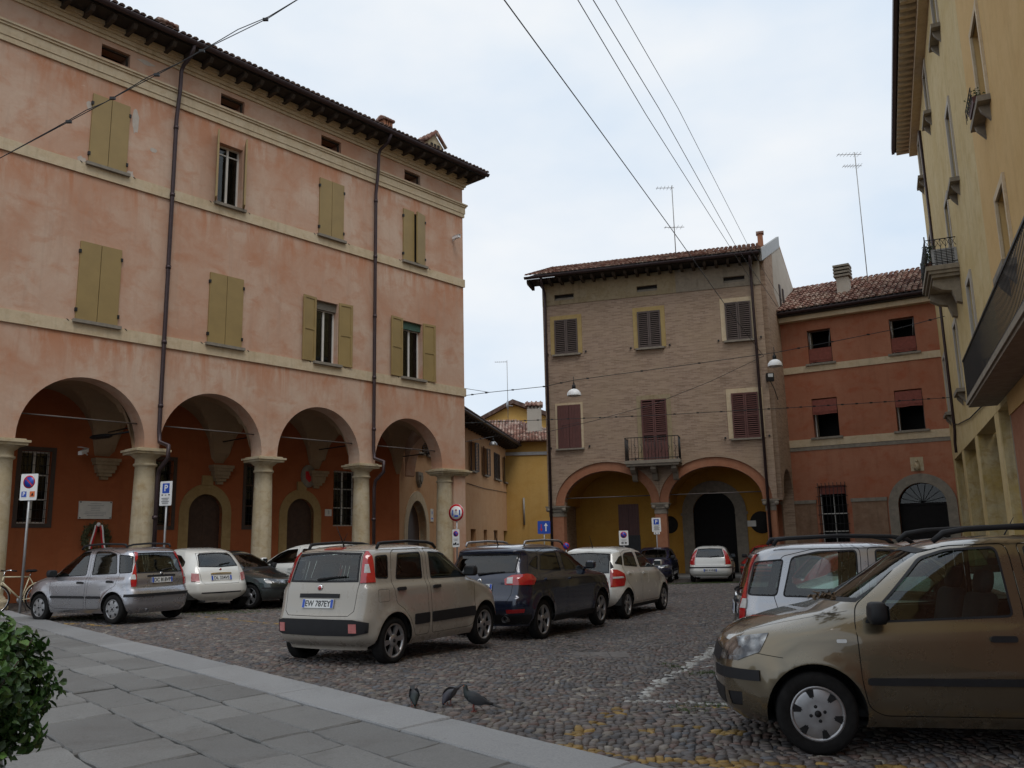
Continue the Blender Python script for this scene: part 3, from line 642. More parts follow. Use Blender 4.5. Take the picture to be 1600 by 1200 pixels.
for i, c in enumerate(ARC):
    if c < -3: continue
    e0, e1 = cols[i], (cols + [15.9])[i + 1]; mb = MB(); nx2, ny2 = 26, 16; vs = []
    for j in range(ny2 + 1):
        for q in range(nx2 + 1):
            x = e0 + (e1 - e0) * q / nx2; y = YW - .05 + (DEP - YW + .07) * j / ny2; a = min(1, abs(x - (e0 + e1) / 2) / ((e1 - e0) / 2 - .3)); b = min(1, abs(2 * j / ny2 - 1) * 1.12)
            vs.append((x, y, 4.34 + 1.95 * max(math.sqrt(max(0, 1 - a * a)), math.sqrt(max(0, 1 - b * b)))))
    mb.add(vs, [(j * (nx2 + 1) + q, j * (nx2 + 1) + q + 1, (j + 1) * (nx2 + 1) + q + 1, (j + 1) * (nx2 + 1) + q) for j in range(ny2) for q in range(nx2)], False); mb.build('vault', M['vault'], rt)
    MB().tube([(c - AR - .05, .3, 4.36 + .72), (c + AR + .05, .3, 4.36 + .72)], .02, 6).build('tie_rod', M['rod'], rt)
    MB().tube([(e1, .3, 4.36 + .75), (e1 - .02, DEP, 4.36 + .75)], .022, 6).build('tie_rod', M['iron'], rt)
    if i + 1 < len(ARC):
        mb = MB()
        for (dz, o_) in ((0, .40), (.1, .36), (.2, .30), (.34, .27), (.44, .2), (.54, .12)): mb.box(e1 - o_, e1 + o_, DEP - o_ * .85, DEP + .01, 4.30 - dz - (.1 if dz != .2 else .14), 4.30 - dz)
        mb.build('corbel', M['corbel'], rt)
MB().box(S0, 16.4, -.9, DEP + .02, -.4, .075).build('portico_floor', M['slab'], rt)
# inner wall features, pixel rectangles on the plane y = DEP
def In(px, py): return A.loc(px, py, DEP)
d1 = [In(292, 850)[0], In(345, 850)[0]]; d2 = [In(447, 850)[0], In(489, 850)[0]]
ih = []; W2 = []
for (a, b, c, d) in ((25, 818, 82, 706), (250, 822, 272, 720), (382, 822, 418, 728), (520, 822, 556, 737)):
    x0, z0 = In(a, b); x1, z1 = In(c, d); W2.append((x0, x1, z0, z1))
W2[1] = (W2[1][0] - .75, W2[1][1], W2[1][2], W2[1][3])
doors = []
for (dd, ap) in ((d1, In(320, 772)[1]), (d2, In(467, 779)[1])):
    c = (dd[0] + dd[1]) / 2; r_ = (dd[1] - dd[0]) / 2; doors.append((c, r_, ap))
IE = In(624, 780)[0]
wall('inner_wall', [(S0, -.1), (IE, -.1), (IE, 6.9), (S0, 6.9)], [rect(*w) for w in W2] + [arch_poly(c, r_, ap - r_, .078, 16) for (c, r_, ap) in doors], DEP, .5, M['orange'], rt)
for (c, r_, ap) in doors:
    n = 16; rin, rout = r_, r_ + .34; sp = ap - r_; mb = MB()
    pts = [(c - rin, .08)] + [(c - rin * math.cos(math.pi * k / n), sp + rin * math.sin(math.pi * k / n)) for k in range(n + 1)] + [(c + rin, .08)]
    pto = [(c - rout, .08)] + [(c - rout * math.cos(math.pi * k / n), sp + rout * math.sin(math.pi * k / n)) for k in range(n + 1)] + [(c + rout, .08)]
    k = len(pts); mb.add([(p[0], DEP - .03, p[1]) for p in pts] + [(p[0], DEP - .03, p[1]) for p in pto] + [(p[0], DEP + .2, p[1]) for p in pts] + [(p[0], DEP + .01, p[1]) for p in pto],
       [f for i in range(k - 1) for f in ((i, i + 1, k + i + 1, k + i), (i, 2 * k + i, 2 * k + i + 1, i + 1), (k + i, k + i + 1, 3 * k + i + 1, 3 * k + i))])
    fr = mb.build('door_surround', M['surround'], rt)
    for s_ in (0, 1):
        xa, xb = (c - r_, c - .004) if s_ == 0 else (c + .004, c + r_)
        MB().prism([(xa, .08), (xb, .08)] + [(c + r_ * math.cos(math.pi * q / 16), sp + r_ * math.sin(math.pi * q / 16)) for q in (range(0, 9) if s_ else range(8, 17))], DEP + .16, DEP + .22).build('door', M['wood_dark'], rt)
    MB().box(c - .2, c + .2, DEP - .07, DEP + .01, ap + .3, ap + .62).build('keystone', M['surround'], rt)
for i, (x0, x1, z0, z1) in enumerate(W2):
    window(rt, x0, x1, z0, z1, DEP + .18, M['framewhite'] if i in (0, 3) else M['framewood'], 1, (.33, .67), .05); room(rt, x0, x1, z0, z1, DEP + .5, .8); grille(rt, x0 + .02, x1 - .02, z0 + .02, z1 - .02, DEP + .06, 7, 8)
    f = .12
    if i != 3:
        mb = MB(); mb.box(x0 - f, x0, DEP - .02, DEP + .02, z0 - f, z1 + f); mb.box(x1, x1 + f, DEP - .02, DEP + .02, z0 - f, z1 + f); mb.box(x0, x1, DEP - .019, DEP + .02, z1, z1 + f); mb.box(x0, x1, DEP - .019, DEP + .02, z0 - f, z0); mb.build('window_surround', M['shutter_dark'], rt)
# roof: rafters, tiles, gutter, chimneys
OV = .84; ZE = 16.74
eave(rt, S0, S1 + .4, .3, OV, ZE); MB().box(S1, S1 + .58, -OV, 6, ZE + .003, ZE + .046).build('verge_soffit', M['soffit'], rt)
roofslab(rt, M['soffit'], S0, S1 + .62, -OV - .02, 6.2, ZE + .17, 2.35, .115); tiles('roof_tiles', rt, M['tile_dark'], S0, S1 + .64, -OV - .12, 5.2, ZE + .18, 2.0)
roofslab(rt, M['soffit'], S0, S1 + .62, 12.4, 6.2, ZE + .17, 2.35, .115)
gutter(rt, S0, S1 + .62, -OV - .13, ZE + .12, .1)
for (px, py, w, h) in ((258, 36, .55, .25), (601, 186, .5, .25)): x, zc = A.loc(px, py, 1.3); chimney(rt, x, 1.3, zc - h - .22 - w * .34, w, h)
x, zt_ = A.loc(672, 207, 1.0); dz_c = zt_ - 18.95
mb = MB().box(x - .42, x + .42, .7, 1.5, 16.9, 18.35 + dz_c); mb.prism([(x - .42, 18.35 + dz_c), (x + .42, 18.35 + dz_c), (x, 18.75 + dz_c)], .7, 1.5); c3 = mb.build('chimney', M['stone'], rt)
for k_, (xx) in enumerate((x - .2, x, x + .2)): MB().box(xx - .06, xx + .06, .66, .72, 18.05 + dz_c, 18.3 + dz_c).build('chimney_vent', M['dark'], c3)
mb = MB()
for j in (-1, 1):
    for i in range(5): y = .62 + i * .24; mb.tube([(x + j * .6, y, 18.28 + dz_c), (x, y, 18.86 + dz_c)], .085, 6)
mb.build('chimney_cap', M['tile'], c3)
# downpipes
for (xp, lo) in ((A.loc(252, 560)[0], .3), (A.loc(581.5, 600)[0], .3)):
    mb = MB(); mb.tube([(xp + .05, -OV - .1, ZE + .05), (xp + .05, -OV + .1, ZE - .25), (xp + .02, -.34, ZE - .42), (xp, -.27, ZE - .6), (xp, -.25, 15.5), (xp, -.16, 14.85), (xp, -.12, 14.6), (xp, -.12, 4.9), (xp + .02, -.14, 4.55), (xp + .06, -.62, 4.4), (xp + .06, -.62, 4.05), (xp + .03, -.2, 3.75), (xp + .03, -.13, 3.5), (xp + .03, -.14, .1)], .062, 10); p_ = mb.build('downpipe', M['pipe'], rt)
    for z in (14.3, 12.1, 9.8, 7.5, 5.6, 2.4): MB().lathe([(.07, -.05), (.078, -.05), (.078, .05), (.07, .05)], 12, 'z', (xp, -.12 if z > 5 else -.15, z)).build('pipe_bracket', M['pipe'], p_)
# ================================================================== 2. low tan house down the side street
tw = A.world(IE, DEP, 0); T = Bld('tan_street_house', (tw.x, tw.y), (math.sin(R(10.2)), math.cos(R(10.2))), 'low tan stucco house with dark open shutters along the side street'); tt = T.root
TE = T.loc(814, 700)[0]; TZ = .5 * (T.loc(735, 652, -1.05)[1] + T.loc(815, 692, -1.05)[1]) - .42; print('tan eave', T.loc(735, 652, -1.05), T.loc(815, 692, -1.05))
tz0 = min(T.loc(735, 740)[1], T.loc(805, 757)[1])
tw_l = []
for (a, b) in ((735.5, 741.5), (755, 760), (771.5, 780), (787, 791.5), (800, 804.5)):
    x0 = T.loc(a, 720)[0]; x1 = T.loc(b, 720)[0]; tw_l.append((x0, x1))
ZW0, ZW1 = T.loc(762, 744)[1], T.loc(762, 702)[1]
for (a, b) in ((633, 642), (650, 659), (667, 678)): tw_l.append((T.loc(a, 700)[0], T.loc(b, 700)[0]))
ts = []
for (a, b) in ((735.5, 743.5), (756, 761), (772, 777.5), (787, 794)): ts.append((T.loc(a, 835)[0], T.loc(b, 835)[0]))
zs0, zs1 = 1.35, T.loc(765, 828)[1]
dc = (T.loc(635.5, 820)[0] + T.loc(666, 820)[0]) / 2; dr = (T.loc(666, 820)[0] - T.loc(635.5, 820)[0]) / 2; dap = T.loc(650, 782)[1]
th_ = [rect(x0, x1, ZW0, ZW1) for x0, x1 in tw_l] + [rect(x0, x1, zs0, zs1) for x0, x1 in ts] + [arch_poly(dc, dr, dap - dr, -.1, 16)]
wall('wall', rect(0.01, TE, -.2, TZ + .35), th_, 0, .4, M['tan'], tt)
MB().box(TE - .4, TE, .4, 7, -.2, TZ + .349).build('end_wall', M['tan'], tt)
for i, (x0, x1) in enumerate(tw_l):
    w = x1 - x0; sill(tt, x0, x1, ZW0, -.16, .1, 'sillstone', .12)
    if i == 2:
        for hg, x in (('l', x0), ('r', x1)): shutter(tt, M['shutter_dark'], 'slat', x, ZW0, w / 2 - .005, ZW1 - ZW0, -.01, hg, 0)
        MB().box(x0, x1, .1, .12, ZW0, ZW1).build('window_backing', M['dark'], tt)
    else:
        window(tt, x0, x1, ZW0, ZW1, .2, M['framewood'], 1); room(tt, x0, x1, ZW0, ZW1, .4, .8)
        for hg, x in (('r', x0), ('l', x1)): shutter(tt, M['shutter_dark'], 'slat', x, ZW0, w * .52, ZW1 - ZW0, -.03, hg, R(-12))
for (x0, x1) in ts: room(tt, x0, x1, zs0, zs1, .4, .5); MB().box(x0, x1, .3, .33, zs0, zs1).build('window_backing', M['dark'], tt)
MB().prism(arch_poly(dc, dr * .93, dap - dr, -.05, 16), .3, .36).build('door', M['wood_dark'], tt)
mb = MB(); n = 16
pts = arch_poly(dc, dr, dap - dr, -.05, n); pto = arch_poly(dc, dr + .42, dap - dr, -.05, n); k = len(pts)
mb.add([(p[0], -.05, p[1]) for p in pts] + [(p[0], -.05, p[1]) for p in pto] + [(p[0], .3, p[1]) for p in pts] + [(p[0], .01, p[1]) for p in pto], [f for i in range(k - 1) for f in ((i, i + 1, k + i + 1, k + i), (i, 2 * k + i, 2 * k + i + 1, i + 1), (k + i, k + i + 1, 3 * k + i + 1, 3 * k + i))])
mb.build('door_surround', M['cream'], tt)
sx, sz0 = T.loc(653, 765)[0], T.loc(653, 762)[1]; sz1 = T.loc(653, 738)[1]
mb = MB(); mb.prism([(sx - .32, sz0 + .3), (sx, sz0), (sx + .32, sz0 + .3), (sx + .38, sz1), (sx - .38, sz1)], -.14, .01); mb.prism([(sx - .2, sz0 + .35), (sx, sz0 + .16), (sx + .2, sz0 + .35), (sx + .22, sz1 - .16), (sx - .22, sz1 - .16)], -.2, -.13); mb.build('coat_of_arms', M['sillstone'], tt)
eave(tt, .2, TE + .4, .2, .95, TZ + .28, step=.7); roofslab(tt, M['soffit'], -.2, TE + .6, -.97, 5, TZ + .46, 1.9); tiles('roof_tiles', tt, M['tile_dark'], -.2, TE + .6, -1.05, 5, TZ + .47, 1.9); gutter(tt, -.2, TE + .6, -1.06, TZ + .4, .09)
mb = MB(); zc0 = T.loc(735, 757)[1]; xq = [T.loc(729, 755)[0], T.loc(755, 765)[0], T.loc(783, 770)[0], T.loc(812, 774)[0]]
mb.tube([(xq[0], -.03, T.loc(729, 755)[1]), (xq[1], -.03, T.loc(755, 763)[1]), (xq[2], -.03, T.loc(783, 768)[1]), (TE - .35, -.03, T.loc(812, 775)[1]), (TE - .35, -.03, 3.2)], .016, 5); mb.build('wall_cable', M['iron'], tt)
MB().tube([(TE - .15, -.1, 5.6), (TE - .15, -.1, 2.6)], .05, 8).build('downpipe', M['pipe_grey'], tt)
# ================================================================== 3. ochre houses closing the street
H = Bld('ochre_corner_house', (0, 60), (1, -.02), 'tall ochre yellow house with hipped tile roof closing the side street'); hh = H.root
hx0 = H.loc(745, 700)[0]; hx1 = H.loc(900, 700)[0]; hz = H.loc(835, 690)[1]
MB().box(hx0, hx1, 0, 9, -.5, hz).build('wall', M['ochre'], hh); MB().box(hx0, hx1, -.08, .02, H.loc(835, 711)[1], H.loc(835, 706)[1]).build('string_course', M['galv'], hh)
zr = H.loc(800, 657, 4)[1]; rx0, rx1 = H.loc(744, 660, 4)[0], H.loc(806, 660, 4)[0]
MB().add([(hx0 - .5, -.6, hz), (hx1 + .5, -.6, hz), (hx1 + .5, 9, hz), (hx0 - .5, 9, hz), (hx0 + 2, 4, zr), (rx1, 4, zr)], [(0, 1, 5, 4), (1, 2, 5), (2, 3, 4, 5), (3, 0, 4), (0, 3, 2, 1)]).build('roof', M['tile'], hh)
mb = MB(); n = 34
for i in range(n):
    x = hx0 + (hx1 + .4 - hx0) * (i + .5) / n; u = max(0, min(1, 1 - (x - rx1) / (hx1 + .5 - rx1))) if x > rx1 else 1
    top = (x, -.6 + 4.6 * u, hz + (zr - hz) * u); mb.tube([(x, -.68, hz + .02), top], .1, 6)
o = mb.build('roof_tiles', M['tile'], hh); o['kind'] = 'stuff'
cx_, cz_ = H.loc(835, 660, 1.5)[0], H.loc(835, 642, 1.5)[1]; chimney(hh, cx_, 1.6, H.loc(835, 665, 1.5)[1], 1.05, cz_ - H.loc(835, 665, 1.5)[1] + .1, m='sidewall')
MB().tube([(H.loc(818, 770)[0], -.1, H.loc(818, 778)[1]), (H.loc(818, 770)[0], -.1, H.loc(818, 820)[1])], .07, 8).build('downpipe', M['pipe_grey'], hh)
H2 = Bld('ochre_gabled_house', (0, 76), (1, 0), 'ochre house with a low gable rising behind the hipped roof'); h2 = H2.root
g = [H2.loc(735, 668), H2.loc(801, 632), H2.loc(900, 668)]
MB().prism([(g[0][0], -.5), (g[2][0], -.5), (g[2][0], g[2][1]), (g[1][0], g[1][1]), (g[0][0], g[0][1])], 0, 12).build('wall', M['ochre'], h2)
mb = MB()
for (a, b) in ((g[1], g[0]), (g[1], g[2])):
    mb.add([(a[0], -.6, a[1] + .02), (b[0], -.6, b[1] + .02), (b[0], 12, b[1] + .02), (a[0], 12, a[1] + .02), (a[0], -.6, a[1] + .4), (b[0], -.6, b[1] + .4), (b[0], 12, b[1] + .4), (a[0], 12, a[1] + .4)], [(0, 1, 2, 3), (7, 6, 5, 4), (0, 4, 5, 1), (1, 5, 6, 2), (2, 6, 7, 3), (3, 7, 4, 0)])
mb.build('roof', M['tile_dark'], h2)
ab = at_depth(794, 658, 63); antenna('roof_antenna', ab, at_depth(791.5, 563, 63).z - ab.z, 'tall thin TV aerial above the ochre houses', ((0, .95, -.45),), 6)
dsh = at_depth(791, 632, 62.6); t_ = empty('satellite_dish', dsh); tag(t_, 'small pale satellite dish on the aerial mast over the ochre houses', 'satellite dish')
MB().lathe([(.01, .0), (.2, .03), (.36, .1), (.42, .16)], 16, 'x').build('dish', M['galv'], t_); MB().tube([(0, 0, -.1), (.5, 0, -.12)], .03, 5).build('feed_arm', M['galv'], t_)

# ================================================================== 4. brick house on two arches
B = Bld('brick_house', (6.27, 36.9), (math.cos(-.2919), math.sin(-.2919)), 'old brown brick house with louvred shutters above two wide portico arches', k=1.09); bt = B.root
BL, BR = -4.97, 4.84; BZ = 13.40; bsp = 3.10
bw = [(-4.43, -3.35, 9.97, 11.60), (-.59, .44, 9.94, 11.62), (3.25, 4.33, 9.94, 11.64)]; bv = [(-4.41, -3.34, 5.63, 7.60), (-.61, .49, 4.91, 7.60), (3.26, 4.36, 5.67, 7.62)]
A1, A2 = (-2.30, 1.93), (2.31, 1.95); ARY = 1.46
def seg(c, r, ry, n=24): return [(c - r * math.cos(math.pi * k / n), bsp + ry * math.sin(math.pi * k / n)) for k in range(n + 1)]
ob = [(BL, 3.05), (A1[0] - A1[1], 3.05)] + seg(*A1, ARY) + [(A1[0] + A1[1], 3.05), (A2[0] - A2[1], 3.05)] + seg(*A2, ARY) + [(A2[0] + A2[1], 3.05), (BR, 3.05), (BR, BZ), (BL, BZ)]
att = [rect(a, b, 12.55, 12.82) for a, b in ((B.loc(866, 450)[0], B.loc(896, 450)[0]), (B.loc(994, 434)[0], B.loc(1026, 434)[0]), (B.loc(1129, 418)[0], B.loc(1162, 418)[0]))]
wall('wall', ob, [rect(*w) for w in bw + bv] + att, 0, .55, M['brick'], bt)
# side walls and gable
mb = MB(); mb.prism([(.55, 3.6), (9.5, -.3), (9.5, 13.3), (5.0, 15.3), (.0, 13.46), (.0, 3.6)], BR - .5, BR - .003, 'yz') 
sw = wall('side_wall', [(0.552, 3.05)] + [(2.1 - 1.1 * math.cos(math.pi * k / 20), 3.2 + 1.25 * math.sin(math.pi * k / 20)) for k in range(21)] + [(3.2, 3.05), (3.2, -.2), (9.5, -.2), (9.5, 13.6), (4.7, 15.75), (0.552, 13.55)], [rect(4.0, 4.5, 12.2, 13.3)], 0, .5, M['brick'], bt)
sw.rotation_euler.z = R(79); sw.location = (BR - .003 + .1, -.02, 0)
for (a_, b_) in ((3.7, 3.98), (4.52, 4.8)): MB().box(a_, b_, -.06, .01, 12.2, 13.3).build('shutter', M['shutter_dark'], sw)
MB().box(4.0, 4.5, .2, .24, 12.2, 13.3).build('window_backing', M['dark'], sw)
MB().box(BL, BL + .5, .55, 9.5, -.2, 13.4).build('side_wall', M['brick'], bt)
mb = MB(); mb.add([(.0, -.04, 13.95), (.0, .08, 13.95), (4.7, .08, 16.0), (4.7, -.04, 16.0), (.0, -.04, 13.4), (.0, .08, 13.4), (4.7, .08, 15.45), (4.7, -.04, 15.45)], [(0, 1, 2, 3), (7, 6, 5, 4), (0, 4, 5, 1), (1, 5, 6, 2), (2, 6, 7, 3), (3, 7, 4, 0)]); mb.build('verge_flashing', M['pipe_grey'], sw)
MB().add([(2.4, -.006, 12.6), (9.4, -.006, 9.5), (9.4, -.006, 13.6), (4.7, -.006, 15.5), (2.6, -.006, 14.5)], [(0, 1, 2, 3, 4)]).build('side_plaster', M['sidewall'], sw)
# frieze band, rough plaster under the eave
for (a, b, m_) in ((BL, -2.6, 'cream_y'), (-2.6, 1.2, 'cream_y'), (1.2, BR, 'frieze')):
    M.setdefault('cream_y', stucco('stained_yellow_plaster', (.29, .225, .13, 1), (.34, .275, .18, 1), (.24, .175, .10, 1), (.13, .1, .06, 1), 1, 1.6)); M.setdefault('frieze', stucco('grey_plaster', (.25, .21, .16, 1), (.30, .25, .19, 1), (.2, .16, .12, 1), (.12, .1, .07, 1), 1, 1.4))
    hl = [h for h in att if a < h[0][0] < b]; wall('frieze', rect(a + .002, b - .002, 12.34, 13.40), hl, -.03, .028, M[m_], bt)
for h in att: MB().box(h[0][0], h[1][0], .12, .16, h[0][1], h[2][1]).build('attic_vent', M['dark'], bt); MB().box(h[0][0], h[1][0], .06, .1, h[0][1], h[0][1] + .12).build('vent_board', M['sillstone'], bt)
def trim(root, x0, x1, z0, z1, f, m, y=-.03, bottom=False, name='window_surround'):
    mb = MB(); mb.box(x0 - f, x0, y, .02, z0, z1 + f); mb.box(x1, x1 + f, y, .02, z0, z1 + f); mb.box(x0, x1, y + .002, .02, z1, z1 + f)
    if bottom: mb.box(x0 - f, x1 + f, y, .02, z0 - f, z0 - .001)
    return mb.build(name, m, root)
M['ytrim'] = stucco('yellow_window_trim', (.38, .27, .11, 1), (.42, .31, .14, 1), (.33, .22, .09, 1), (.2, .14, .06, 1), .7, 2)
for i, (x0, x1, z0, z1) in enumerate(bw):
    trim(bt, x0, x1, z0, z1, .2, M['ytrim'] if i < 2 else M['cream']); sill(bt, x0, x1, z0, -.15, .08, 'sillstone', .12); w = x1 - x0
    MB().box(x0, x1, .12, .14, z0, z1).build('window_backing', M['dark'], bt)
    for hg, x in (('l', x0), ('r', x1)): shutter(bt, M['shutter_brown'], 'slat', x, z0 + .01, w / 2 - .006, z1 - z0 - .01, -.035, hg, R(-3) if i == 2 else 0)
for i, (x0, x1, z0, z1) in enumerate(bv):
    trim(bt, x0, x1, z0, z1, (.1, .2, .2)[i], (M['cream'], M['cream_y'], M['cream'])[i]); w = x1 - x0
    if i != 1: sill(bt, x0, x1, z0, -.14, .07, 'sillstone', .12)
    MB().box(x0, x1, .12, .14, z0, z1).build('window_backing', M['dark'], bt)
    for hg, x in (('l', x0), ('r', x1)):
        if i == 0: shutter(bt, M['shutter_red'], 'board', x, z0 + .01, w / 2 - .006, z1 - z0 - .01, -.035, hg, 0, n=4)
        else: shutter(bt, M['shutter_red'], 'slat', x, z0 + .01, w / 2 - .006, z1 - z0 - .01, -.035, hg, 0, mid=(z1 - z0) * (.5 if i == 2 else .42), solid=.0 if i == 2 else .75)
for (x0, x1, z0, z1) in bw + bv:
    for x in (x0 - .35, x1 + .35): MB().box(x - .035, x + .035, -.06, .0, z0 + .02, z0 + .09).build('shutter_catch', M['iron'], bt)
# arches: red brick ring with a moulded outer rib
for ci, (c, r_) in enumerate((A1, A2)):
    for nm, ra, rb, y0, m_ in (('arch_ring', 0.0, .38, -.03, 'archbrick'), ('arch_moulding', .38, .47, -.10, 'brick'), ('arch_moulding', .47, .56, -.06, 'brick')):
        n = 30; P0 = [(c - (r_ + ra) * math.cos(math.pi * k / n), bsp + (ARY + ra) * math.sin(math.pi * k / n)) for k in range(n + 1)]; P1 = [(c - (r_ + rb) * math.cos(math.pi * k / n), bsp + (ARY + rb) * math.sin(math.pi * k / n)) for k in range(n + 1)]
        cl = lambda p: (min(max(p[0], (BL + .02) if ci == 0 else -.0), -.005 if ci == 0 else BR - .02), p[1])
        P1 = [cl(p) for p in P1]; P0 = [cl(p) for p in P0]; n += 1; mb = MB()
        yb_ = .549 if ra == 0 else .01
        mb.add([(p[0], y0, p[1]) for p in P0] + [(p[0], y0, p[1]) for p in P1] + [(p[0], yb_, p[1] - (.004 if ra == 0 else 0)) for p in P0] + [(p[0], .01, p[1]) for p in P1], [f for i in range(n - 1) for f in ((i, i + 1, n + i + 1, n + i), (n + i, n + i + 1, 3 * n + i + 1, 3 * n + i), (i, 2 * n + i, 2 * n + i + 1, i + 1))]); mb.build(nm, M[m_], bt)
    MB().tube([(c - r_ - .1, .25, 3.42), (c + r_ + .1, .25, 3.42)], .025, 6).build('tie_rod', M['rod'], bt)
for x, hw in ((-4.60, .38), (-.0, .30), (4.55, .26)):
    pr = MB().box(x - hw + .06, x + hw - .06, .0, .55, -.3, 2.62).build('pillar', M['archbrick'], bt); mb = MB()
    for (z, o_, h) in ((2.62, .0, .22), (2.84, .05, .12), (2.96, .1, .06), (3.02, .13, .06)): mb.box(x - hw + .04 - o_, x + hw - .04 + o_, -.02 - o_, .57 + o_, z, z + h)
    for j in (-1, 1): mb.lathe([(.001, -.05), (.09, -.05), (.09, .05), (.001, .05)], 12, 'y', (x + j * (hw - .02), -.09, 2.92))
    mb.build('capital', M['sillstone'], pr)
MB().box(BR - .46, BR - .02, 3.0, 3.4, -.2, 3.06).build('pillar', M['archbrick'], bt)
# portico interior
BD = 3.3; gx0, gx1 = B.loc(1086, 850, BD)[0], B.loc(1152, 850, BD)[0]; gap = B.loc(1118, 768, BD)[1]; gc = (gx0 + gx1) / 2; gr_ = (gx1 - gx0) / 2
rx = (B.loc(966, 800, BD)[0], B.loc(998, 800, BD)[0]); rz1 = B.loc(980, 788, BD)[1]
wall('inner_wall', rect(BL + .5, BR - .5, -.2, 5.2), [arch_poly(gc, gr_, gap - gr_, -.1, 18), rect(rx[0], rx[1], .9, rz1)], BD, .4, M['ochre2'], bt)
MB().prism(arch_poly(gc, gr_, gap - gr_, -.1, 18), BD + .2, BD + .28).build('gate', M['wood_black'], bt)
mb = MB(); n = 20; pts = arch_poly(gc, gr_, gap - gr_, -.1, n); pto = arch_poly(gc, gr_ + .5, gap - gr_, -.1, n); k = len(pts)
mb.add([(p[0], BD - .06, p[1]) for p in pts] + [(p[0], BD - .06, p[1]) for p in pto] + [(p[0], BD + .2, p[1]) for p in pts] + [(p[0], BD + .01, p[1]) for p in pto], [f for i in range(k - 1) for f in ((i, i + 1, k + i + 1, k + i), (i, 2 * k + i, 2 * k + i + 1, i + 1), (k + i, k + i + 1, 3 * k + i + 1, 3 * k + i))]); mb.build('gate_surround', M['sillstone'], bt)
MB().box(gc - gr_ - .56, gc - gr_ + .01, BD - .1, BD + .01, gap - gr_ - .12, gap - gr_).build('impost', M['sillstone'], bt); MB().box(gc + gr_ - .01, gc + gr_ + .56, BD - .1, BD + .01, gap - gr_ - .12, gap - gr_).build('impost', M['sillstone'], bt)
for j in (0, 1):
    w = (rx[1] - rx[0]) / 2; shutter(bt, M['shutter_red'], 'board', rx[j], .9, w - .005, rz1 - .9, BD + .02, 'lr'[j], 0, n=4)
MB().box(rx[0], rx[1], BD + .1, BD + .14, .9, rz1).build('window_backing', M['dark'], bt); MB().box(rx[0] - .02, rx[1] + .02, BD - .06, BD + .015, .86, 1.75).build('window_box_grille', M['iron'], bt)
for (px, py, rr) in ((1190, 816, .5), (1046, 820, .4)):
    x, z = B.loc(px, py, BD); MB().lathe([(.001, BD - .015), (rr, BD - .015), (rr, BD + .01), (.001, BD + .01)], 24, 'y', (x, 0, z)).build('dark_disc', M['dark'], bt)  # flat dark discs; the first stands for the black back of a convex mirror
for (c, r_) in (A1, A2):
    mb = MB(); n = 20; vs = []
    for y in (.54, BD + .01):
        for k in range(n + 1): vs.append((c - (r_ + .02) * math.cos(math.pi * k / n), y, bsp + (ARY + .16) * math.sin(math.pi * k / n) + .02))
    mb.add(vs, [(k, k + 1, n + 2 + k, n + 1 + k) for k in range(n)], True); mb.build('vault', M['ochre2'], bt)
MB().box(BL, BR, -.5, BD + .01, -.4, -.02).build('portico_floor', M['slab'], bt); MB().box(-.35, .27, .54, BD, 3.15, 3.6).build('vault_springing', M['ochre2'], bt)
x, z = B.loc(1174, 818, BD); MB().box(x - .2, x + .2, BD - .02, BD, z - .13, z + .13).build('number_plate', M['plaque'], bt)
# balcony
bx0, bx1, bz = -1.30, 1.05, 4.86
bl = MB().box(bx0, bx1, -1.0, -.002, bz - .14, bz).build('balcony', M['sillstone'], bt)
MB().box(bx0 + .06, bx1 - .06, -.94, -.003, bz - .24, bz - .141).build('balcony_moulding', M['sillstone'], bl)
for x in (bx0 + .3, (bx0 + bx1) / 2, bx1 - .3):
    MB().prism([(-.002, bz - .241), (-.8, bz - .241), (-.82, bz - .38), (-.6, bz - .5), (-.35, bz - .56), (-.2, bz - .8), (-.002, bz - .85)], x - .11, x + .11, 'yz').build('bracket', M['sillstone'], bl)
mb = MB(); Hh = .98
for z in (bz + .08, bz + Hh): mb.tube([(bx0 + .04, -.02, z), (bx0 + .04, -.95, z), (bx1 - .04, -.95, z), (bx1 - .04, -.02, z)], .018, 6)
mb.build('rail', M['iron'], bl)
for i in range(17):
    x = bx0 + .04 + (bx1 - bx0 - .08) * i / 16; mb = MB().tube([(x, -.95, bz), (x, -.95, bz + Hh)], .011, 5)
    if i % 4 in (1, 3): mb.tube([(x - .06, -.95, bz + .3), (x + .06, -.95, bz + .5), (x - .06, -.95, bz + .7)], .009, 5)
    mb.build('baluster', M['iron'], bl)
for sx_ in (bx0 + .04, bx1 - .04):
    for i in range(1, 7): MB().tube([(sx_, -.95 * i / 7, bz), (sx_, -.95 * i / 7, bz + Hh)], .011, 5).build('baluster', M['iron'], bl)
# roof
eave(bt, BL - .5, BR - .1, .3, .72, 13.44, step=.5); roofslab(bt, M['soffit'], BL - .62, BR + .1, -.74, 4.7, 13.60, 2.1, .11); roofslab(bt, M['soffit'], BL - .62, BR + .6, 9.9, 4.7, 13.60, 2.1, .11)
tiles('roof_tiles', bt, M['tile'], BL - .62, BR + .12, -.85, 4.75, 13.62, 2.14); gutter(bt, BL - .62, BR, -.86, 13.55, .09)
for xx in (BL + .16, BR - .38):
    mb = MB().tube([(xx, -.8, 13.5), (xx, -.75, 13.3), (xx, -.2, 12.9), (xx, -.14, 12.6), (xx, -.14, .2)], .06, 10); mb.build('downpipe', M['pipe'], bt)
c4x, c4z = B.loc(1187, 363, 1.5); c4 = MB().box(c4x - .12, c4x + .12, 1.38, 1.62, 13.8, c4z - .1).build('chimney', M['archbrick'], bt); MB().box(c4x - .17, c4x + .17, 1.33, 1.67, c4z - .1, c4z).build('chimney_cap', M['tile'], c4)
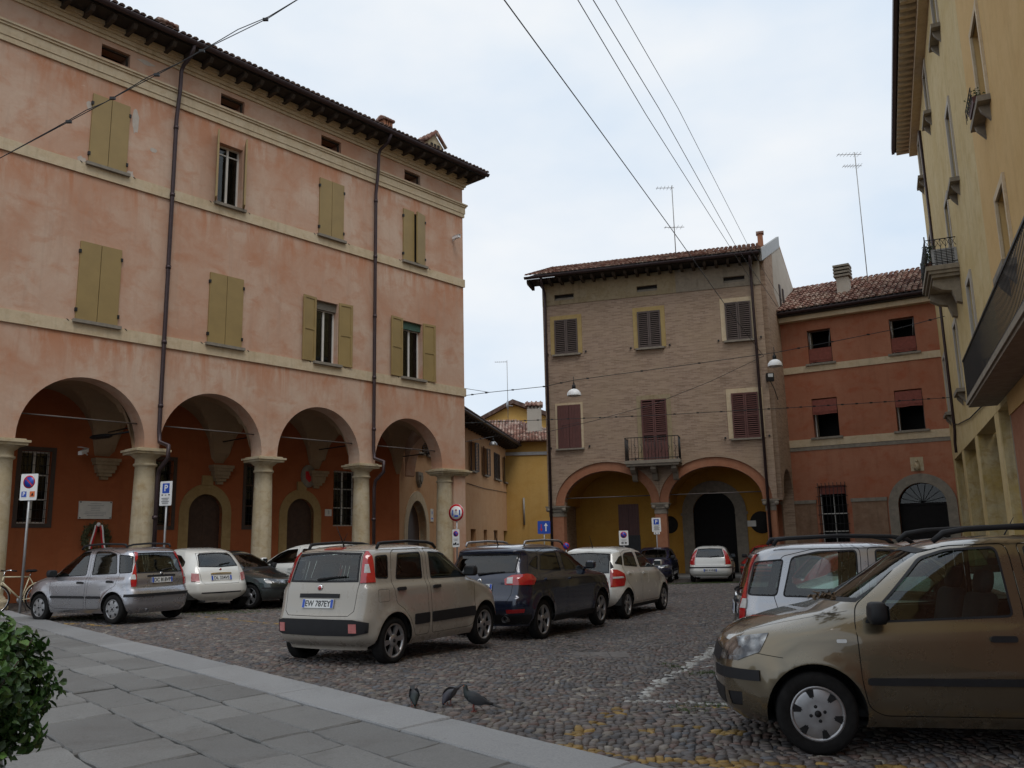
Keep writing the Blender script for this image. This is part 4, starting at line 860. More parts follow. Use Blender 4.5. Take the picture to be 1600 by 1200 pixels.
q = B.world(*[B.loc(1056, 398, .5)[0]], .5, 14.2); antenna('roof_antenna', q, at_depth(1051, 290, q.y).z - q.z, 'tall TV aerial on the brick house roof', ((0, .9, -.35), (2.1, 1.0, 0)), 5)
q2 = B.world(B.loc(1047, 398, .3)[0], .3, 14.0); MB().box(-.5, .45, -.2, .2, -.1, .16).build('roof_hatch', M['tile_dark'], None).location = q2; tag(bpy.data.objects['roof_hatch'], 'small dark ridge vent on the brick house roof', 'roof vent')

# ================================================================== 5. red house
Rr = Bld('red_house', (12.3, 38.53), (math.cos(-.5474), math.sin(-.5474)), 'red-orange stucco house with open windows and brick red awning cloths', k=1.09); r5 = Rr.root
RE = 7.3; RZ = 11.45; M['archbrick2'] = stucco('brown_dado_brick', (.23, .135, .085, 1), (.28, .18, .12, 1), (.18, .1, .065, 1), (.12, .08, .05, 1), .9, 2.2)
rw = [(1.44, 2.46, 9.20, 10.76), (4.91, 5.91, 9.20, 10.76), (1.39, 2.47, 5.85, 7.60), (4.82, 5.91, 5.85, 7.60)]; gw = (1.36, 2.48, .65, 3.71)
dcx, drr, dz_ = 5.46, .92, 3.63
wall('wall', rect(-1.2, RE, -.3, RZ), [rect(*w) for w in rw] + [rect(*gw), arch_poly(dcx, drr, dz_ - drr, -.2, 18)], 0, .45, M['red'], r5)
for (z0, z1) in ((5.47, 5.80), (8.84, 9.14)): MB().box(-1.2, RE, -.05, .02, z0, z1).build('string_course', M['cream'], r5)
MB().box(-1.2, RE, -.03, .02, 5.30, 5.469).build('conduit_band', M['sillstone'], r5)
for i, (x0, x1, z0, z1) in enumerate(rw):
    sill(r5, x0, x1, z0, -.14, .09, 'sillstone', .14); room(r5, x0, x1, z0, z1, .45, 1.2); window(r5, x0, x1, z0, z1, .26, M['framewood'], 0, (), .05, depth=.05, panes=False); MB().box(x0 + .03, x0 + .08, .28, .7, z0 + .03, z1 - .03).build('open_casement', M['framewhite'], r5)
    h = (z1 - z0); a, b = (z0 + .05, z0 + h * .45) if i < 2 else (z1 - h * .42, z1 - .05); mb = MB(); n = 12; vs = []
    for k in range(n + 1):
        for q in range(9):
            x = x0 + .02 + (x1 - x0 - .04) * q / 8; t = k / n; fold = (.05 * math.sin(t * 30) + .02 * math.sin(q * 1.1 + k)) * max(0, (.35 - t) / .35)
            vs.append((x, .06 - .03 + fold - .12 * (1 - t) * (1 if i >= 2 else .4), a + (b - a) * t + .04 * max(0, .3 - t) * math.sin(q * .9 + i)))
    mb.add(vs, [(k * 9 + q, k * 9 + q + 1, (k + 1) * 9 + q + 1, (k + 1) * 9 + q) for k in range(n) for q in range(8)], True); mb.build('awning_cloth', M['awning'], r5)
    mb = MB()
    if i < 2: mb.tube([(x0 + .03, .02, z1 - .05), (x0 + .1, -.05, b)], .012, 5); mb.tube([(x1 - .03, .02, z1 - .05), (x1 - .1, -.05, b)], .012, 5); mb.build('awning_stay', M['galv'], r5)
room(r5, gw[0], gw[1], gw[2], gw[3], .45); window(r5, *gw, .25, M['framewhite'], 1, (.35, .6), .035, panes=False); grille(r5, gw[0] - .1, gw[1] + .1, gw[2], gw[3] + .12, -.1, 8, 8, .014)
MB().box(gw[0] + .05, gw[1] - .05, .06, .2, gw[3] - .38, gw[3]).build('rolled_awning', M['awning'], r5)
mb = MB(); n = 20; pts = arch_poly(dcx, drr, dz_ - drr, -.2, n); pto = arch_poly(dcx, drr + .38, dz_ - drr, -.2, n); k = len(pts)
mb.add([(p[0], -.08, p[1]) for p in pts] + [(p[0], -.08, p[1]) for p in pto] + [(p[0], .28, p[1]) for p in pts] + [(p[0], .01, p[1]) for p in pto], [f for i in range(k - 1) for f in ((i, i + 1, k + i + 1, k + i), (i, 2 * k + i, 2 * k + i + 1, i + 1), (k + i, k + i + 1, 3 * k + i + 1, 3 * k + i))]); mb.build('door_surround', M['sillstone'], r5)
MB().box(dcx - drr, dcx + drr, .28, .34, -.2, dz_ - drr).build('door', M['wood_black'], r5); MB().box(dcx - drr, dcx + drr, .25, .34, dz_ - drr, dz_ - drr + .1).build('transom', M['wood_black'], r5)
MB().prism(arch_poly(dcx, drr, dz_ - drr, dz_ - drr + .1, 16)[1:-1], .3, .32).build('fanlight', M['glass_win'], r5); mb = MB()
for k in range(1, 9): th = math.pi * k / 9; mb.tube([(dcx, .29, dz_ - drr + .1), (dcx - drr * math.cos(th), .29, dz_ - drr + drr * math.sin(th))], .014, 5)
mb.build('fanlight_bars', M['iron'], r5); room(r5, dcx - .8, dcx + .8, 2.9, 3.8, .4, .8)
for (a, b) in ((-.3, 1.2), (2.7, 4.1), (6.85, RE)): MB().box(a, b, -.06, .02, -.3, 2.95).build('dado', M['archbrick2'], r5); MB().box(a - .03, b + .03, -.10, .03, 2.95, 3.1).build('dado_cap', M['sillstone'], r5)
mb = MB().box(5.17, 5.67, -.02, .01, 4.12, 4.70); nz = mb.build('niche_panel', M['stone'], r5)
mb = MB(); mb.tube([(5.42, -.06, 4.17), (5.42, -.07, 4.40), (5.42, -.06, 4.47)], [.12, .1, .04], 10); mb.lathe([(.001, -.06), (.05, -.04), (.06, 0), (.05, .04), (.001, .06)], 10, 'z', (5.42, -.07, 4.54)); mb.tube([(5.35, -.07, 4.37), (5.28, -.1, 4.27), (5.37, -.12, 4.23)], .03, 6); mb.build('relief_figure', M['stone'], nz)
eave(r5, -.4, RE, .2, .3, RZ + .08, step=.8, h=.1); MB().box(-.6, RE, -.34, .01, RZ - .22, RZ + .05).build('cornice', M['cream'], r5)
roofslab(r5, M['soffit'], -.75, RE + .5, -.5, 5.2, RZ + .22, 2.6, .1); tiles('roof_tiles', r5, M['tile'], -.7, RE + .6, -.6, 5.3, RZ + .24, 2.66, .235, .42); MB().box(-.7, RE + .5, -.5, -.3, RZ + .0, RZ + .2).build('eave_board', M['soffit'], r5); gutter(r5, -.75, RE + .5, -.62, RZ + .16, .09)
MB().box(-1.2, RE, 9.5, 9.9, 0, RZ).build('back_wall', M['red'], r5)
x6, z6 = Rr.loc(1318, 448, 1.6); c6 = MB().box(x6 - .27, x6 + .27, 1.4, 1.95, 12.0, z6 + .42).build('chimney', M['sidewall'], r5)
for k in range(4): MB().box(x6 - .36, x6 + .36, 1.3, 2.05, z6 + .45 + k * .16, z6 + .54 + k * .16).build('chimney_slab', M['sillstone'], c6)
MB().box(x6 - .2, x6 + .2, 1.45, 1.9, z6 + .42, z6 + .95).build('flue', M['dark'], c6)
q = Rr.world(Rr.loc(1356, 440, 2.5)[0], 2.5, 12.6); antenna('roof_antenna', q, at_depth(1340, 238, q.y).z - q.z, 'very tall TV aerial behind the red house roof', ((0, 1.3, -.3), (.65, 1.0, -.2)), 7)
for (xx, rr, m_) in ((-.55, .07, 'pipe_grey'), (-.2, .06, 'pipe'), (.12, .03, 'pipe_grey')):
    MB().tube([(xx, -.5 if rr > .05 else -.06, RZ + .1), (xx, -.15 if rr > .05 else -.05, RZ - .4), (xx, -.12 if rr > .05 else -.05, 3.3)], rr, 8).build('downpipe', M[m_], r5)
# ================================================================== 6. tall yellow house on the right
YD = .4070; Y = Bld('yellow_house', (17.73, 34.3), (-math.sin(YD), -math.cos(YD)), 'tall pale yellow house with balconies above a square-pillared portico along the right of the square', k=1.09); yt = Y.root
YS, YE, YZ, BM = 17.5, 40.0, 17.35, 4.38
row = [(6.1, 8.3), (11.1, 13.35), (15.75, 17.5)]; YZ = 18.3
colm = [(1.2, 2.2), (7.0, 8.0), (12.45, 13.45)]
yw = [(a, b, z0, z1) for (z0, z1) in row for (a, b) in colm]; yw[5] = (7.7, 8.75, 9.42, 13.3) if False else yw[5]
yw[4] = (8.9, 9.95, 9.45, 11.9); door_i = 4          # door onto the far balcony
yw.append((7.3, 8.3, 12.0, 13.9)) if False else None
pal_h = [rect(*w) for w in yw]
wall('wall', rect(0, YS, BM, YZ), pal_h, 0, .45, M['yellow'], yt)
aw = [(19.35, 20.45, 10.0, 11.95), (19.75, 20.85, 6.5, 8.06), (26, 27.1, 10, 11.95), (26, 27.1, 6.5, 8.06)]
wall('adjoining_wall', rect(YS + .004, YE, 4.0, YZ + 1.2), [rect(*w) for w in aw], -.05, .5, M['amber'], yt)
MB().box(YS + .004, YE, -.02, .4, -.3, 3.998).build('base_wall', M['archbrick'], yt)
MB().box(.0, .45, .45, 9, BM, YZ - .01).build('end_wall', M['yellow'], yt)
def deepwin(x0, x1, z0, z1, f=.16, m='sidewall', y=0.0, stone=True):
    mb = MB(); o = -.05 + y
    mb.box(x0 - f, x0, o, y + .02, z0, z1 + f); mb.box(x1, x1 + f, o, y + .02, z0, z1 + f); mb.box(x0, x1, o + .003, y + .02, z1, z1 + f); mb.build('window_surround', M[m], yt)
    window(yt, x0, x1, z0, z1, y + .28, M['framewhite'], 1, (), .06); room(yt, x0, x1, z0, z1, y + .5, 1.0)
    MB().box(x0 - f - .04, x1 + f + .04, y - .24, y + .02, z0 - .12, z0).build('sill', M['sillstone'], yt)
    for x in (x0 + .05, x1 - .15): MB().prism([(y + .01, z0 - .12), (y - .2, z0 - .12), (y - .16, z0 - .24), (y + .01, z0 - .45)], x, x + .1, 'yz').build('sill_bracket', M['sillstone'], yt)
for i, w in enumerate(yw):
    if i != door_i: deepwin(*w)
    else: trim(yt, *w, .16, M['sidewall']); window(yt, *w, .25, M['framewhite'], 1, (.3,), .06); room(yt, *w, .46)
    for hg, x in (('l', w[0]), ('r', w[1])):
        if i in (1, 2, 4, 5): shutter(yt, M['sillstone'], 'slat', x + (.02 if hg == 'l' else -.02), w[2], .5, w[3] - w[2], .05, hg, R(82))
for w in aw: deepwin(*w, f=.14, m='cream', y=-.05)
# window box with red bracket shelf under the upper amber window
fb = MB(); w = aw[0]; fb.tube([(w[0], -.36, w[2] + .14), (w[1], -.36, w[2] + .14)], .012, 5)
for i in range(7): x = w[0] + (w[1] - w[0]) * i / 6; fb.tube([(x, -.36, w[2]), (x, -.36, w[2] + .28)], .008, 4)
fb.tube([(w[0], -.36, w[2] + .28), (w[1], -.36, w[2] + .28)], .012, 5); fb.build('flower_rail', M['iron'], yt)
t_ = empty('flower_trough', Y.world((w[0] + w[1]) / 2, -.24, w[2]), math.atan2(Y.d.y, Y.d.x)); tag(t_, 'red flower trough with plants on the upper amber window sill', 'flower trough')
MB().prism([(-.08, .02), (.08, .02), (.1, .18), (-.1, .18)], -.42, .42, 'yz').build('trough', M['shutter_red'], t_)
mb = MB()
for _ in range(220):
    x, y, z = random.uniform(-.42, .42), random.gauss(0, .07), .18 + abs(random.gauss(0, .09)); a = random.uniform(0, 6.3); l = .035; mb.add([(x, y, z), (x + l * math.cos(a), y + l * math.sin(a), z + .03), (x + l * 1.6 * math.cos(a + .5), y + l * 1.6 * math.sin(a + .5), z)], [(0, 1, 2)])
M['leaf2'] = plain('pot_plant_leaf', (.05, .085, .02), .6, var=.3, scale=20); mb.build('foliage', M['leaf2'], t_, fix=False)
# portico: beam, pillars, inner wall
for c, hw in ((.32, .32), (4.6, .36), (9.6, .38), (14.9, .42)):
    pl_ = MB().box(c - hw, c + hw, .03, .62, -.3, BM).build('pillar', M['grimy_shade'], yt); MB().box(c - hw, c + hw, .004, .03, -.3, BM - .002).build('pillar_face', M['yellow'], pl_)  # pillar sides: stains plus shade put into the darker colour; front slab stays yellow
MB().box(17.1, 17.5, .01, .62, -.3, BM).build('pillar', M['concrete'], yt)
MB().box(.0, YS, 3.0, 3.4, -.3, BM).build('inner_wall', M['grimy_shade'], yt); MB().box(0, YS, .62, 3.0, BM, BM + .2).build('portico_ceiling', M['grimy_shade'], yt); MB().box(0, YE, -.6, 3.0, -.35, .04).build('portico_floor', M['slab'], yt)
for c in (4.6, 9.6, 14.9): MB().box(c - .2, c + .2, .62, 3.0, BM - .4, BM - .002).build('beam', M['grimy_shade'], yt)
MB().box(0, .3, .62, 3.0, -.3, BM).build('end_pier', M['grimy_shade'], yt)
mb = MB().tube([(3.15, -.05, YZ - 1), (3.15, -.05, 5.3), (2.6, -.05, 4.9), (2.6, -.05, 4.5)], .05, 8); mb.build('downpipe', M['pipe'], yt)
mb = MB().tube([(2.4, -.03, 5.6), (5, -.04, 5.3), (9, -.04, 5.0), (16.6, -.04, 4.75)], .02, 5); mb.build('wall_cable', M['iron'], yt)
# eave with closely set modillions
EO = .85; EZ = 18.15
MB().box(-.6, YE, -EO, .3, EZ, EZ + .16).build('eave_board', M['soffit'], yt); MB().box(-.3, YE, -.30, .02, EZ - .42, EZ - .001).build('cornice', M['cream'], yt); MB().box(-.65, YE, -EO - .12, -EO + .001, EZ - .04, EZ + .26).build('gutter', M['pipe'], yt)
for i in range(62):
    x = -.35 + i * .42; MB().box(x - .09, x + .09, -EO + .06, -.29, EZ - .2, EZ - .002).build('modillion', M['cream'], yt)
roofslab(yt, M['tile_dark'], -.6, YE, -EO - .05, 6, EZ + .32, 2.4)
# near balcony: long slab with flat upright slats
N0, N1, NO, NZ = 15.9, 29.0, .66, 4.44
nb = MB().box(N0, N1, -NO, -.052, NZ, NZ + .13).build('balcony', M['concrete'], yt); MB().box(N0 - .03, N1, -NO - .04, -NO + .001, NZ + .06, NZ + .17).build('slab_edge', M['concrete'], nb)
rl = MB(); rl.box(N0, N1, -NO - .02, -NO + .025, NZ + 1.10, NZ + 1.14); rl.box(N0, N1, -NO - .012, -NO + .012, NZ + .21, NZ + .24); rl.box(N0, N0 + .03, -NO, -.05, NZ + 1.10, NZ + 1.14); rl.build('rail', M['iron'], nb)
i = 0; x = N0 + .02
while x < N1: MB().box(x, x + .028, -NO - .005, -NO + .005, NZ + .22, NZ + 1.11).build('baluster', M['iron'], nb); x += .125
for i in range(5): y = -NO + .1 + i * .11; MB().box(N0 + .006, N0 + .018, y, y + .045, NZ + .22, NZ + 1.11).build('baluster', M['iron'], nb)
# far balcony with wrought iron, plants and an air-conditioning box
F0, F1, FO, FZ = 8.2, 11.0, .9, 9.30
fbal = MB().box(F0, F1, -FO, -.002, FZ, FZ + .14).build('balcony', M['concrete'], yt)
mb = MB(); mb.box(F0 + .06, F1 - .06, -FO + .06, -.003, FZ - .1, FZ - .001); mb.box(F0 + .14, F1 - .14, -FO + .14, -.004, FZ - .2, FZ - .101); mb.build('balcony_moulding', M['concrete'], fbal)
for x in (F0 + .35, F1 - .6): MB().prism([(-.002, FZ - .201), (-.72, FZ - .201), (-.74, FZ - .4), (-.5, FZ - .55), (-.25, FZ - .6), (-.15, FZ - .95), (-.002, FZ - 1.0)], x, x + .28, 'yz').build('bracket', M['concrete'], fbal)
mb = MB(); RH = .95
for z in (FZ + .22, FZ + RH): mb.tube([(F0 + .03, -.02, z), (F0 + .03, -FO + .04, z), (F1 - .03, -FO + .04, z), (F1 - .03, -.02, z)], .016, 6)
mb.build('rail', M['iron'], fbal)
def bal_side(P, Q, n):
    for i in range(n):
        a = [P[k] + (Q[k] - P[k]) * i / n for k in (0, 1)]; b = [P[k] + (Q[k] - P[k]) * (i + 1) / n for k in (0, 1)]
        mb = MB().tube([(*a, FZ + .14), (*a, FZ + RH)], .010, 5); mb.tube([(*a, FZ + .7), (*b, FZ + RH)], .008, 4); mb.tube([(*b, FZ + .7), (*a, FZ + RH)], .008, 4); mb.build('baluster', M['iron'], fbal)
bal_side((F1 - .03, -FO + .04), (F1 - .03, -.02), 6); bal_side((F0 + .03, -FO + .04), (F1 - .03, -FO + .04), 18); bal_side((F0 + .03, -FO + .04), (F0 + .03, -.02), 6)
for (x, y) in ((F0 + .03, -FO + .04), (F1 - .03, -FO + .04)): MB().tube([(x, y, FZ), (x, y, FZ + RH + .12)], .02, 6).build('post', M['iron'], fbal)
ac = empty('air_conditioner', Y.world(F1 - .42, -.35, FZ + .14), math.atan2(Y.d.y, Y.d.x)); tag(ac, 'grey air-conditioning unit standing on the far wrought-iron balcony', 'air conditioner')
MB().box(-.18, .18, -.38, .38, .04, .62).build('casing', M['galv'], ac)
mb = MB()
for i in range(9): mb.box(.181, .19, -.3, .3, .1 + i * .055, .12 + i * .055)
mb.build('fan_grille', M['black'], ac)
for k, (px_o, y_o, hgt) in enumerate(((F1 - .55, -.75, .65), (F1 - 1.2, -.7, .8), (F0 + .6, -.7, .6))):
    pt = empty('potted_plant', Y.world(px_o, y_o, FZ + .14)); tag(pt, ('leafy potted plant beside the air conditioner', 'tallest potted plant behind the balcony railing', 'low potted plant at the far end of the balcony')[k] + ' on the wrought-iron balcony', 'potted plant', 'plants on the far balcony')
    MB().lathe([(.001, 0), (.1, 0), (.14, .24), (.15, .26), (.13, .26), (.001, .24)], 14).build('pot', M['tile'], pt); mb = MB()
    for _ in range(380):
        h = .22 + random.random() * hgt; rr = .2 * (1 - .4 * h / hgt) + .05; a = random.uniform(0, 6.3); r_ = rr * math.sqrt(random.random()); x, y = r_ * math.cos(a), r_ * math.sin(a); b = random.uniform(0, 6.3); l = .07
        mb.add([(x, y, h), (x + l * .4 * math.cos(b + .6), y + l * .4 * math.sin(b + .6), h + .02), (x + l * math.cos(b), y + l * math.sin(b), h + random.uniform(-.03, .03)), (x + l * .4 * math.cos(b - .6), y + l * .4 * math.sin(b - .6), h)], [(0, 1, 2, 3)])
    for _ in range(4): a = random.uniform(0, 6.3); mb.tube([(0, 0, .2), (.08 * math.cos(a), .08 * math.sin(a), .2 + hgt * .8)], .006, 4)
    mb.build('foliage', M['leaf2'], pt, fix=False)
# ================================================================== cars: one shell surface per model, cut into panels, glass and lamps
def pchip(pts):
    """monotone cubic through (t, v)"""
    p = sorted(pts); t = np.array([a for a, _ in p], float); v = np.array([b for _, b in p], float); h = np.diff(t); dl = np.diff(v) / h; d = np.zeros(len(t)); d[0], d[-1] = dl[0], dl[-1]
    for i in range(1, len(t) - 1):
        if dl[i - 1] * dl[i] > 0: w1, w2 = 2 * h[i] + h[i - 1], h[i] + 2 * h[i - 1]; d[i] = (w1 + w2) / (w1 / dl[i - 1] + w2 / dl[i])
    def f(x):
        x = np.clip(np.asarray(x, float), t[0], t[-1]); k = np.clip(np.searchsorted(t, x) - 1, 0, len(h) - 1); s = (x - t[k]) / h[k]
        return v[k] * (1 + 2 * s) * (1 - s) ** 2 + d[k] * h[k] * s * (1 - s) ** 2 + v[k + 1] * s * s * (3 - 2 * s) + d[k + 1] * h[k] * s * s * (s - 1)
    return f
class Shell:
    def __init__(s, sp):
        s.sp = sp; s.xf = pchip([(z, x) for x, z in sp['front']]); s.xr = pchip([(z, x) for x, z in sp['rear']]); s.w = pchip(sp['width'])
        s.z0 = sp['front'][0][1]; s.z1 = sp['front'][-1][1]; s.zr0 = sp['rear'][0][1]
        s.ryf = pchip(sp.get('ryf', [(0, .30), (.6, .32), (.9, .34), (1.1, .22), (1.6, .22)])); s.rxf = pchip(sp.get('rxf', [(0, .30), (.6, .34), (.9, .5), (1.1, .26), (1.6, .25)]))
        s.ryr = pchip(sp.get('ryr', [(0, .22), (.7, .20), (1.0, .17), (1.6, .17)])); s.rxr = pchip(sp.get('rxr', [(0, .22), (.7, .2), (1.0, .15), (1.6, .16)]))
        s.bf, s.br = sp.get('bf', .13), sp.get('br', .07); L_ = sp['front'][3][0] - sp['rear'][3][0]
        s.U = np.cumsum([0, .5, .45, L_ - .7, .3, .6]); s.ax = sp['axles']; s.aR, s.az, s.fl = sp['arch'], sp['tyre'], sp.get('flare', .022)
    def P(s, u, z):
        u = np.asarray(u, float); z = np.asarray(z, float); U = s.U; xf, xr, w = s.xf(z), s.xr(z), s.w(z)
        sq = np.clip((xf - xr) / 1.4, .05, 1); ryf = np.minimum(s.ryf(z), w * .6); rxf = s.rxf(z) * sq; ryr = np.minimum(s.ryr(z), w * .6); rxr = s.rxr(z) * sq
        t1 = np.clip((u - U[0]) / (U[1] - U[0]), 0, 1); t2 = np.clip((u - U[1]) / (U[2] - U[1]), 0, 1) * math.pi / 2; t3 = np.clip((u - U[2]) / (U[3] - U[2]), 0, 1)
        t4 = np.clip((u - U[3]) / (U[4] - U[3]), 0, 1) * math.pi / 2; t5 = np.clip((u - U[4]) / (U[5] - U[4]), 0, 1)
        xs_, xe = xf - rxf, xr + rxr
        x = np.where(u <= U[1], xf, np.where(u <= U[2], xf - rxf * (1 - np.cos(t2)), np.where(u <= U[3], xs_ + (xe - xs_) * t3, np.where(u <= U[4], xr + rxr * (1 - np.sin(t4)), xr))))
        y = np.where(u <= U[1], (w - ryf) * t1, np.where(u <= U[2], w - ryf + ryf * np.sin(t2), np.where(u <= U[3], w, np.where(u <= U[4], w - ryr + ryr * np.cos(t4), (w - ryr) * (1 - t5)))))
        xm = (xf + xr) / 2; k = np.clip((x - xm) / np.maximum(xf - xm, .01), 0, 1); kr = np.clip((xm - x) / np.maximum(xm - xr, .01), 0, 1); q = (y / np.maximum(w, .01)) ** 2
        x = x - s.bf * sq * q * k ** 2 + s.br * sq * q * kr ** 2
        y = y * (1 - .055 * k ** 3 - .035 * kr ** 3)
        for a in s.ax:
            dd = np.hypot(x - a, z - s.az); y = y + s.fl * np.exp(-np.maximum(0, dd - s.aR) ** 2 / .0045) * (z < .95) * np.clip((y / np.maximum(w, .1) - .7) / .2, 0, 1)
        return np.stack([x, y, z + 0 * u], -1)
    def N(s, u, z):
        e = 2e-3; a = s.P(np.minimum(u + e, s.U[5]), z) - s.P(np.maximum(u - e, 0), z); b = s.P(u, np.minimum(z + e, s.z1)) - s.P(u, np.maximum(z - e, s.z0))
        n = np.cross(a, b); n = n / np.maximum(np.linalg.norm(n, axis=-1, keepdims=True), 1e-9)
        mid = (np.asarray(u) <= 1e-6) | (np.asarray(u) >= s.U[5] - 1e-6); n[mid, 1] = 0; return n / np.maximum(np.linalg.norm(n, axis=-1, keepdims=True), 1e-9)
    def inv(s, tagc, c, z):
        c = np.asarray(c, float); z = np.clip(np.asarray(z, float), s.z0, s.z1); U = s.U
        if tagc == 'S': lo, hi, ax, sg = np.full(c.shape, U[1] * .999), np.full(c.shape, U[4]), 0, -1
        elif tagc == 'F': lo, hi, ax, sg = np.zeros(c.shape), np.full(c.shape, U[2]), 1, 1
        else: lo, hi, ax, sg = np.full(c.shape, U[3]), np.full(c.shape, U[5]), 1, -1
        for _ in range(34):
            m = (lo + hi) / 2; v = s.P(m, z)[..., ax]; g = (v < c) if sg == 1 else (v > c); lo = np.where(g, m, lo); hi = np.where(g, hi, m)
        return (lo + hi) / 2
    def poly(s, pts, step=.05):
        """list of (tag, c, z) -> closed polygon in (u, z); edges stay straight in their own view"""
        n = len(pts); seq = []; raw = {'S': [], 'F': [], 'R': []}
        def put(t, c, z): raw[t].append((c, z)); return (t, len(raw[t]) - 1)
        ends = [put(*p) for p in pts]
        for i in range(n):
            a, b = pts[i], pts[(i + 1) % n]; seq.append(ends[i])
            if a[0] == b[0]:
                k = max(1, int(math.hypot(a[1] - b[1], a[2] - b[2]) / step)); seq += [put(a[0], a[1] + (b[1] - a[1]) * j / k, a[2] + (b[2] - a[2]) * j / k) for j in range(1, k)]
            else: seq.append((ends[i], ends[(i + 1) % n]))
        val = {}
        for t, l in raw.items():
            if l: q = np.array(l, float); val[t] = list(zip(s.inv(t, q[:, 0], q[:, 1]), np.clip(q[:, 1], s.z0, s.z1)))
        out = []
        for e in seq:
            if isinstance(e[0], str): out.append(val[e[0]][e[1]])
            else:
                A_, B_ = val[e[0][0]][e[0][1]], val[e[1][0]][e[1][1]]; k = max(1, int(math.hypot(A_[0] - B_[0], A_[1] - B_[1]) / step)); out += [(A_[0] + (B_[0] - A_[0]) * j / k, A_[1] + (B_[1] - A_[1]) * j / k) for j in range(1, k)]
        return [(float(x), float(y)) for x, y in out]
def fillet(pts, r):
    out = []; n = len(pts)
    for i in range(n):
        p, a, b = Vector(pts[i]), Vector(pts[i - 1]), Vector(pts[(i + 1) % n]); da, db = (a - p), (b - p); rr = min(r, da.length * .45, db.length * .45)
        p0, p1 = p + da.normalized() * rr, p + db.normalized() * rr
        for k in range(5): t = k / 4; out.append(tuple(p0 * (1 - t) ** 2 + p * 2 * t * (1 - t) + p1 * t * t))
    return out
def inset(pts, d):
    n = len(pts); ar = sum(pts[i][0] * pts[(i + 1) % n][1] - pts[(i + 1) % n][0] * pts[i][1] for i in range(n)); sg = 1 if ar > 0 else -1; out = []
    for i in range(n):
        a, p, b = Vector(pts[i - 1]), Vector(pts[i]), Vector(pts[(i + 1) % n]); e1 = (p - a).normalized(); e2 = (b - p).normalized(); nn = Vector((-(e1.y + e2.y), e1.x + e2.x)) * sg
        l = nn.length
        if l < .2: out.append(tuple(p)); continue
        nn /= l; c = max(.5, nn.dot(Vector((-e1.y, e1.x)) * sg)); out.append(tuple(p + nn * d / c))
    return out
def T_(t, pts): return [(t, a, b) for a, b in pts]
def paint(name, col, metal=.0, rough=.32, dirt=.25):
    t = NT(name); n = t.noise(3.5, 5, .6); s = t.n.new('ShaderNodeSeparateXYZ'); t.l(t.tc(), s.inputs[0])
    d = t.math('MULTIPLY', t.math('SUBTRACT', 1.0, t.ramp(s.outputs[2], [(.12, (0, 0, 0)), (.62, (1, 1, 1))])), dirt); d = t.math('ADD', d, t.math('MULTIPLY', n, .06))
    c = t.mix(d, (*col, 1), (.14, .12, .10, 1)); return t.set(color=c, metal=metal, rough=t.math('ADD', t.math('MULTIPLY', n, .12), rough - .08), coat=1.0, coatr=.03)
M['mirror'] = plain('mirror_face', (.06, .065, .07), .15, metal=.6, var=.02); M['tyre'] = plain('tyre_rubber', (.014, .0135, .0135), .9, var=.3, scale=20, spec=.15); M['rim'] = plain('rim_silver', (.36, .36, .37), .35, metal=.75, var=.12, scale=14); M['rimdark'] = plain('brake_shadow', (.010, .010, .010), .9, spec=.1)
M['trim'] = plain('black_trim', (.016, .016, .018), .6, var=.15, spec=.3); M['gap'] = plain('panel_gap', (.006, .006, .006), .9, var=0); M['seat'] = plain('seat_cloth', (.035, .035, .038), .9, var=.2); M['under'] = plain('underbody', (.012, .012, .012), .9)
M['chrome'] = plain('chrome', (.75, .75, .75), .12, metal=1, var=.02); M['platewhite'] = plain('plate_white', (.66, .67, .66), .4, var=.03); M['platetext'] = plain('plate_black', (.012, .012, .014), .5)
def headmat():
    t = NT('headlamp_reflector'); v = t.n.new('ShaderNodeTexVoronoi'); v.inputs['Scale'].default_value = 11; t.l(t.tc(), v.inputs['Vector']); n = t.noise(30, 2)
    c = t.ramp(t.mix(.4, v.outputs['Distance'], n), [(.15, (.6, .6, .58)), (.4, (.25, .25, .25)), (.7, (.04, .04, .045))]); t.bump(v.outputs['Distance'], .5, .03); return t.set(color=c, metal=.75, rough=.22, coat=1.0, coatr=.02)
M['headlamp'] = headmat()
def lampmat(name, col, rough=.12):
    t = NT(name); n = t.noise(18, 3); c = t.mix(n, lin(col, .55), lin(col, 1.35)); return t.set(color=c, rough=rough, coat=1.0, coatr=.03, spec=.6)
M['lamp_red'] = lampmat('red_lamp_lens', (.42, .012, .015)); M['lamp_clear'] = lampmat('clear_lamp_lens', (.55, .55, .54)); M['lamp_amber'] = lampmat('amber_lamp_lens', (.5, .15, .02)); M['lamp_pink'] = lampmat('pale_red_lens', (.5, .16, .15))
_wheel_cache = {}
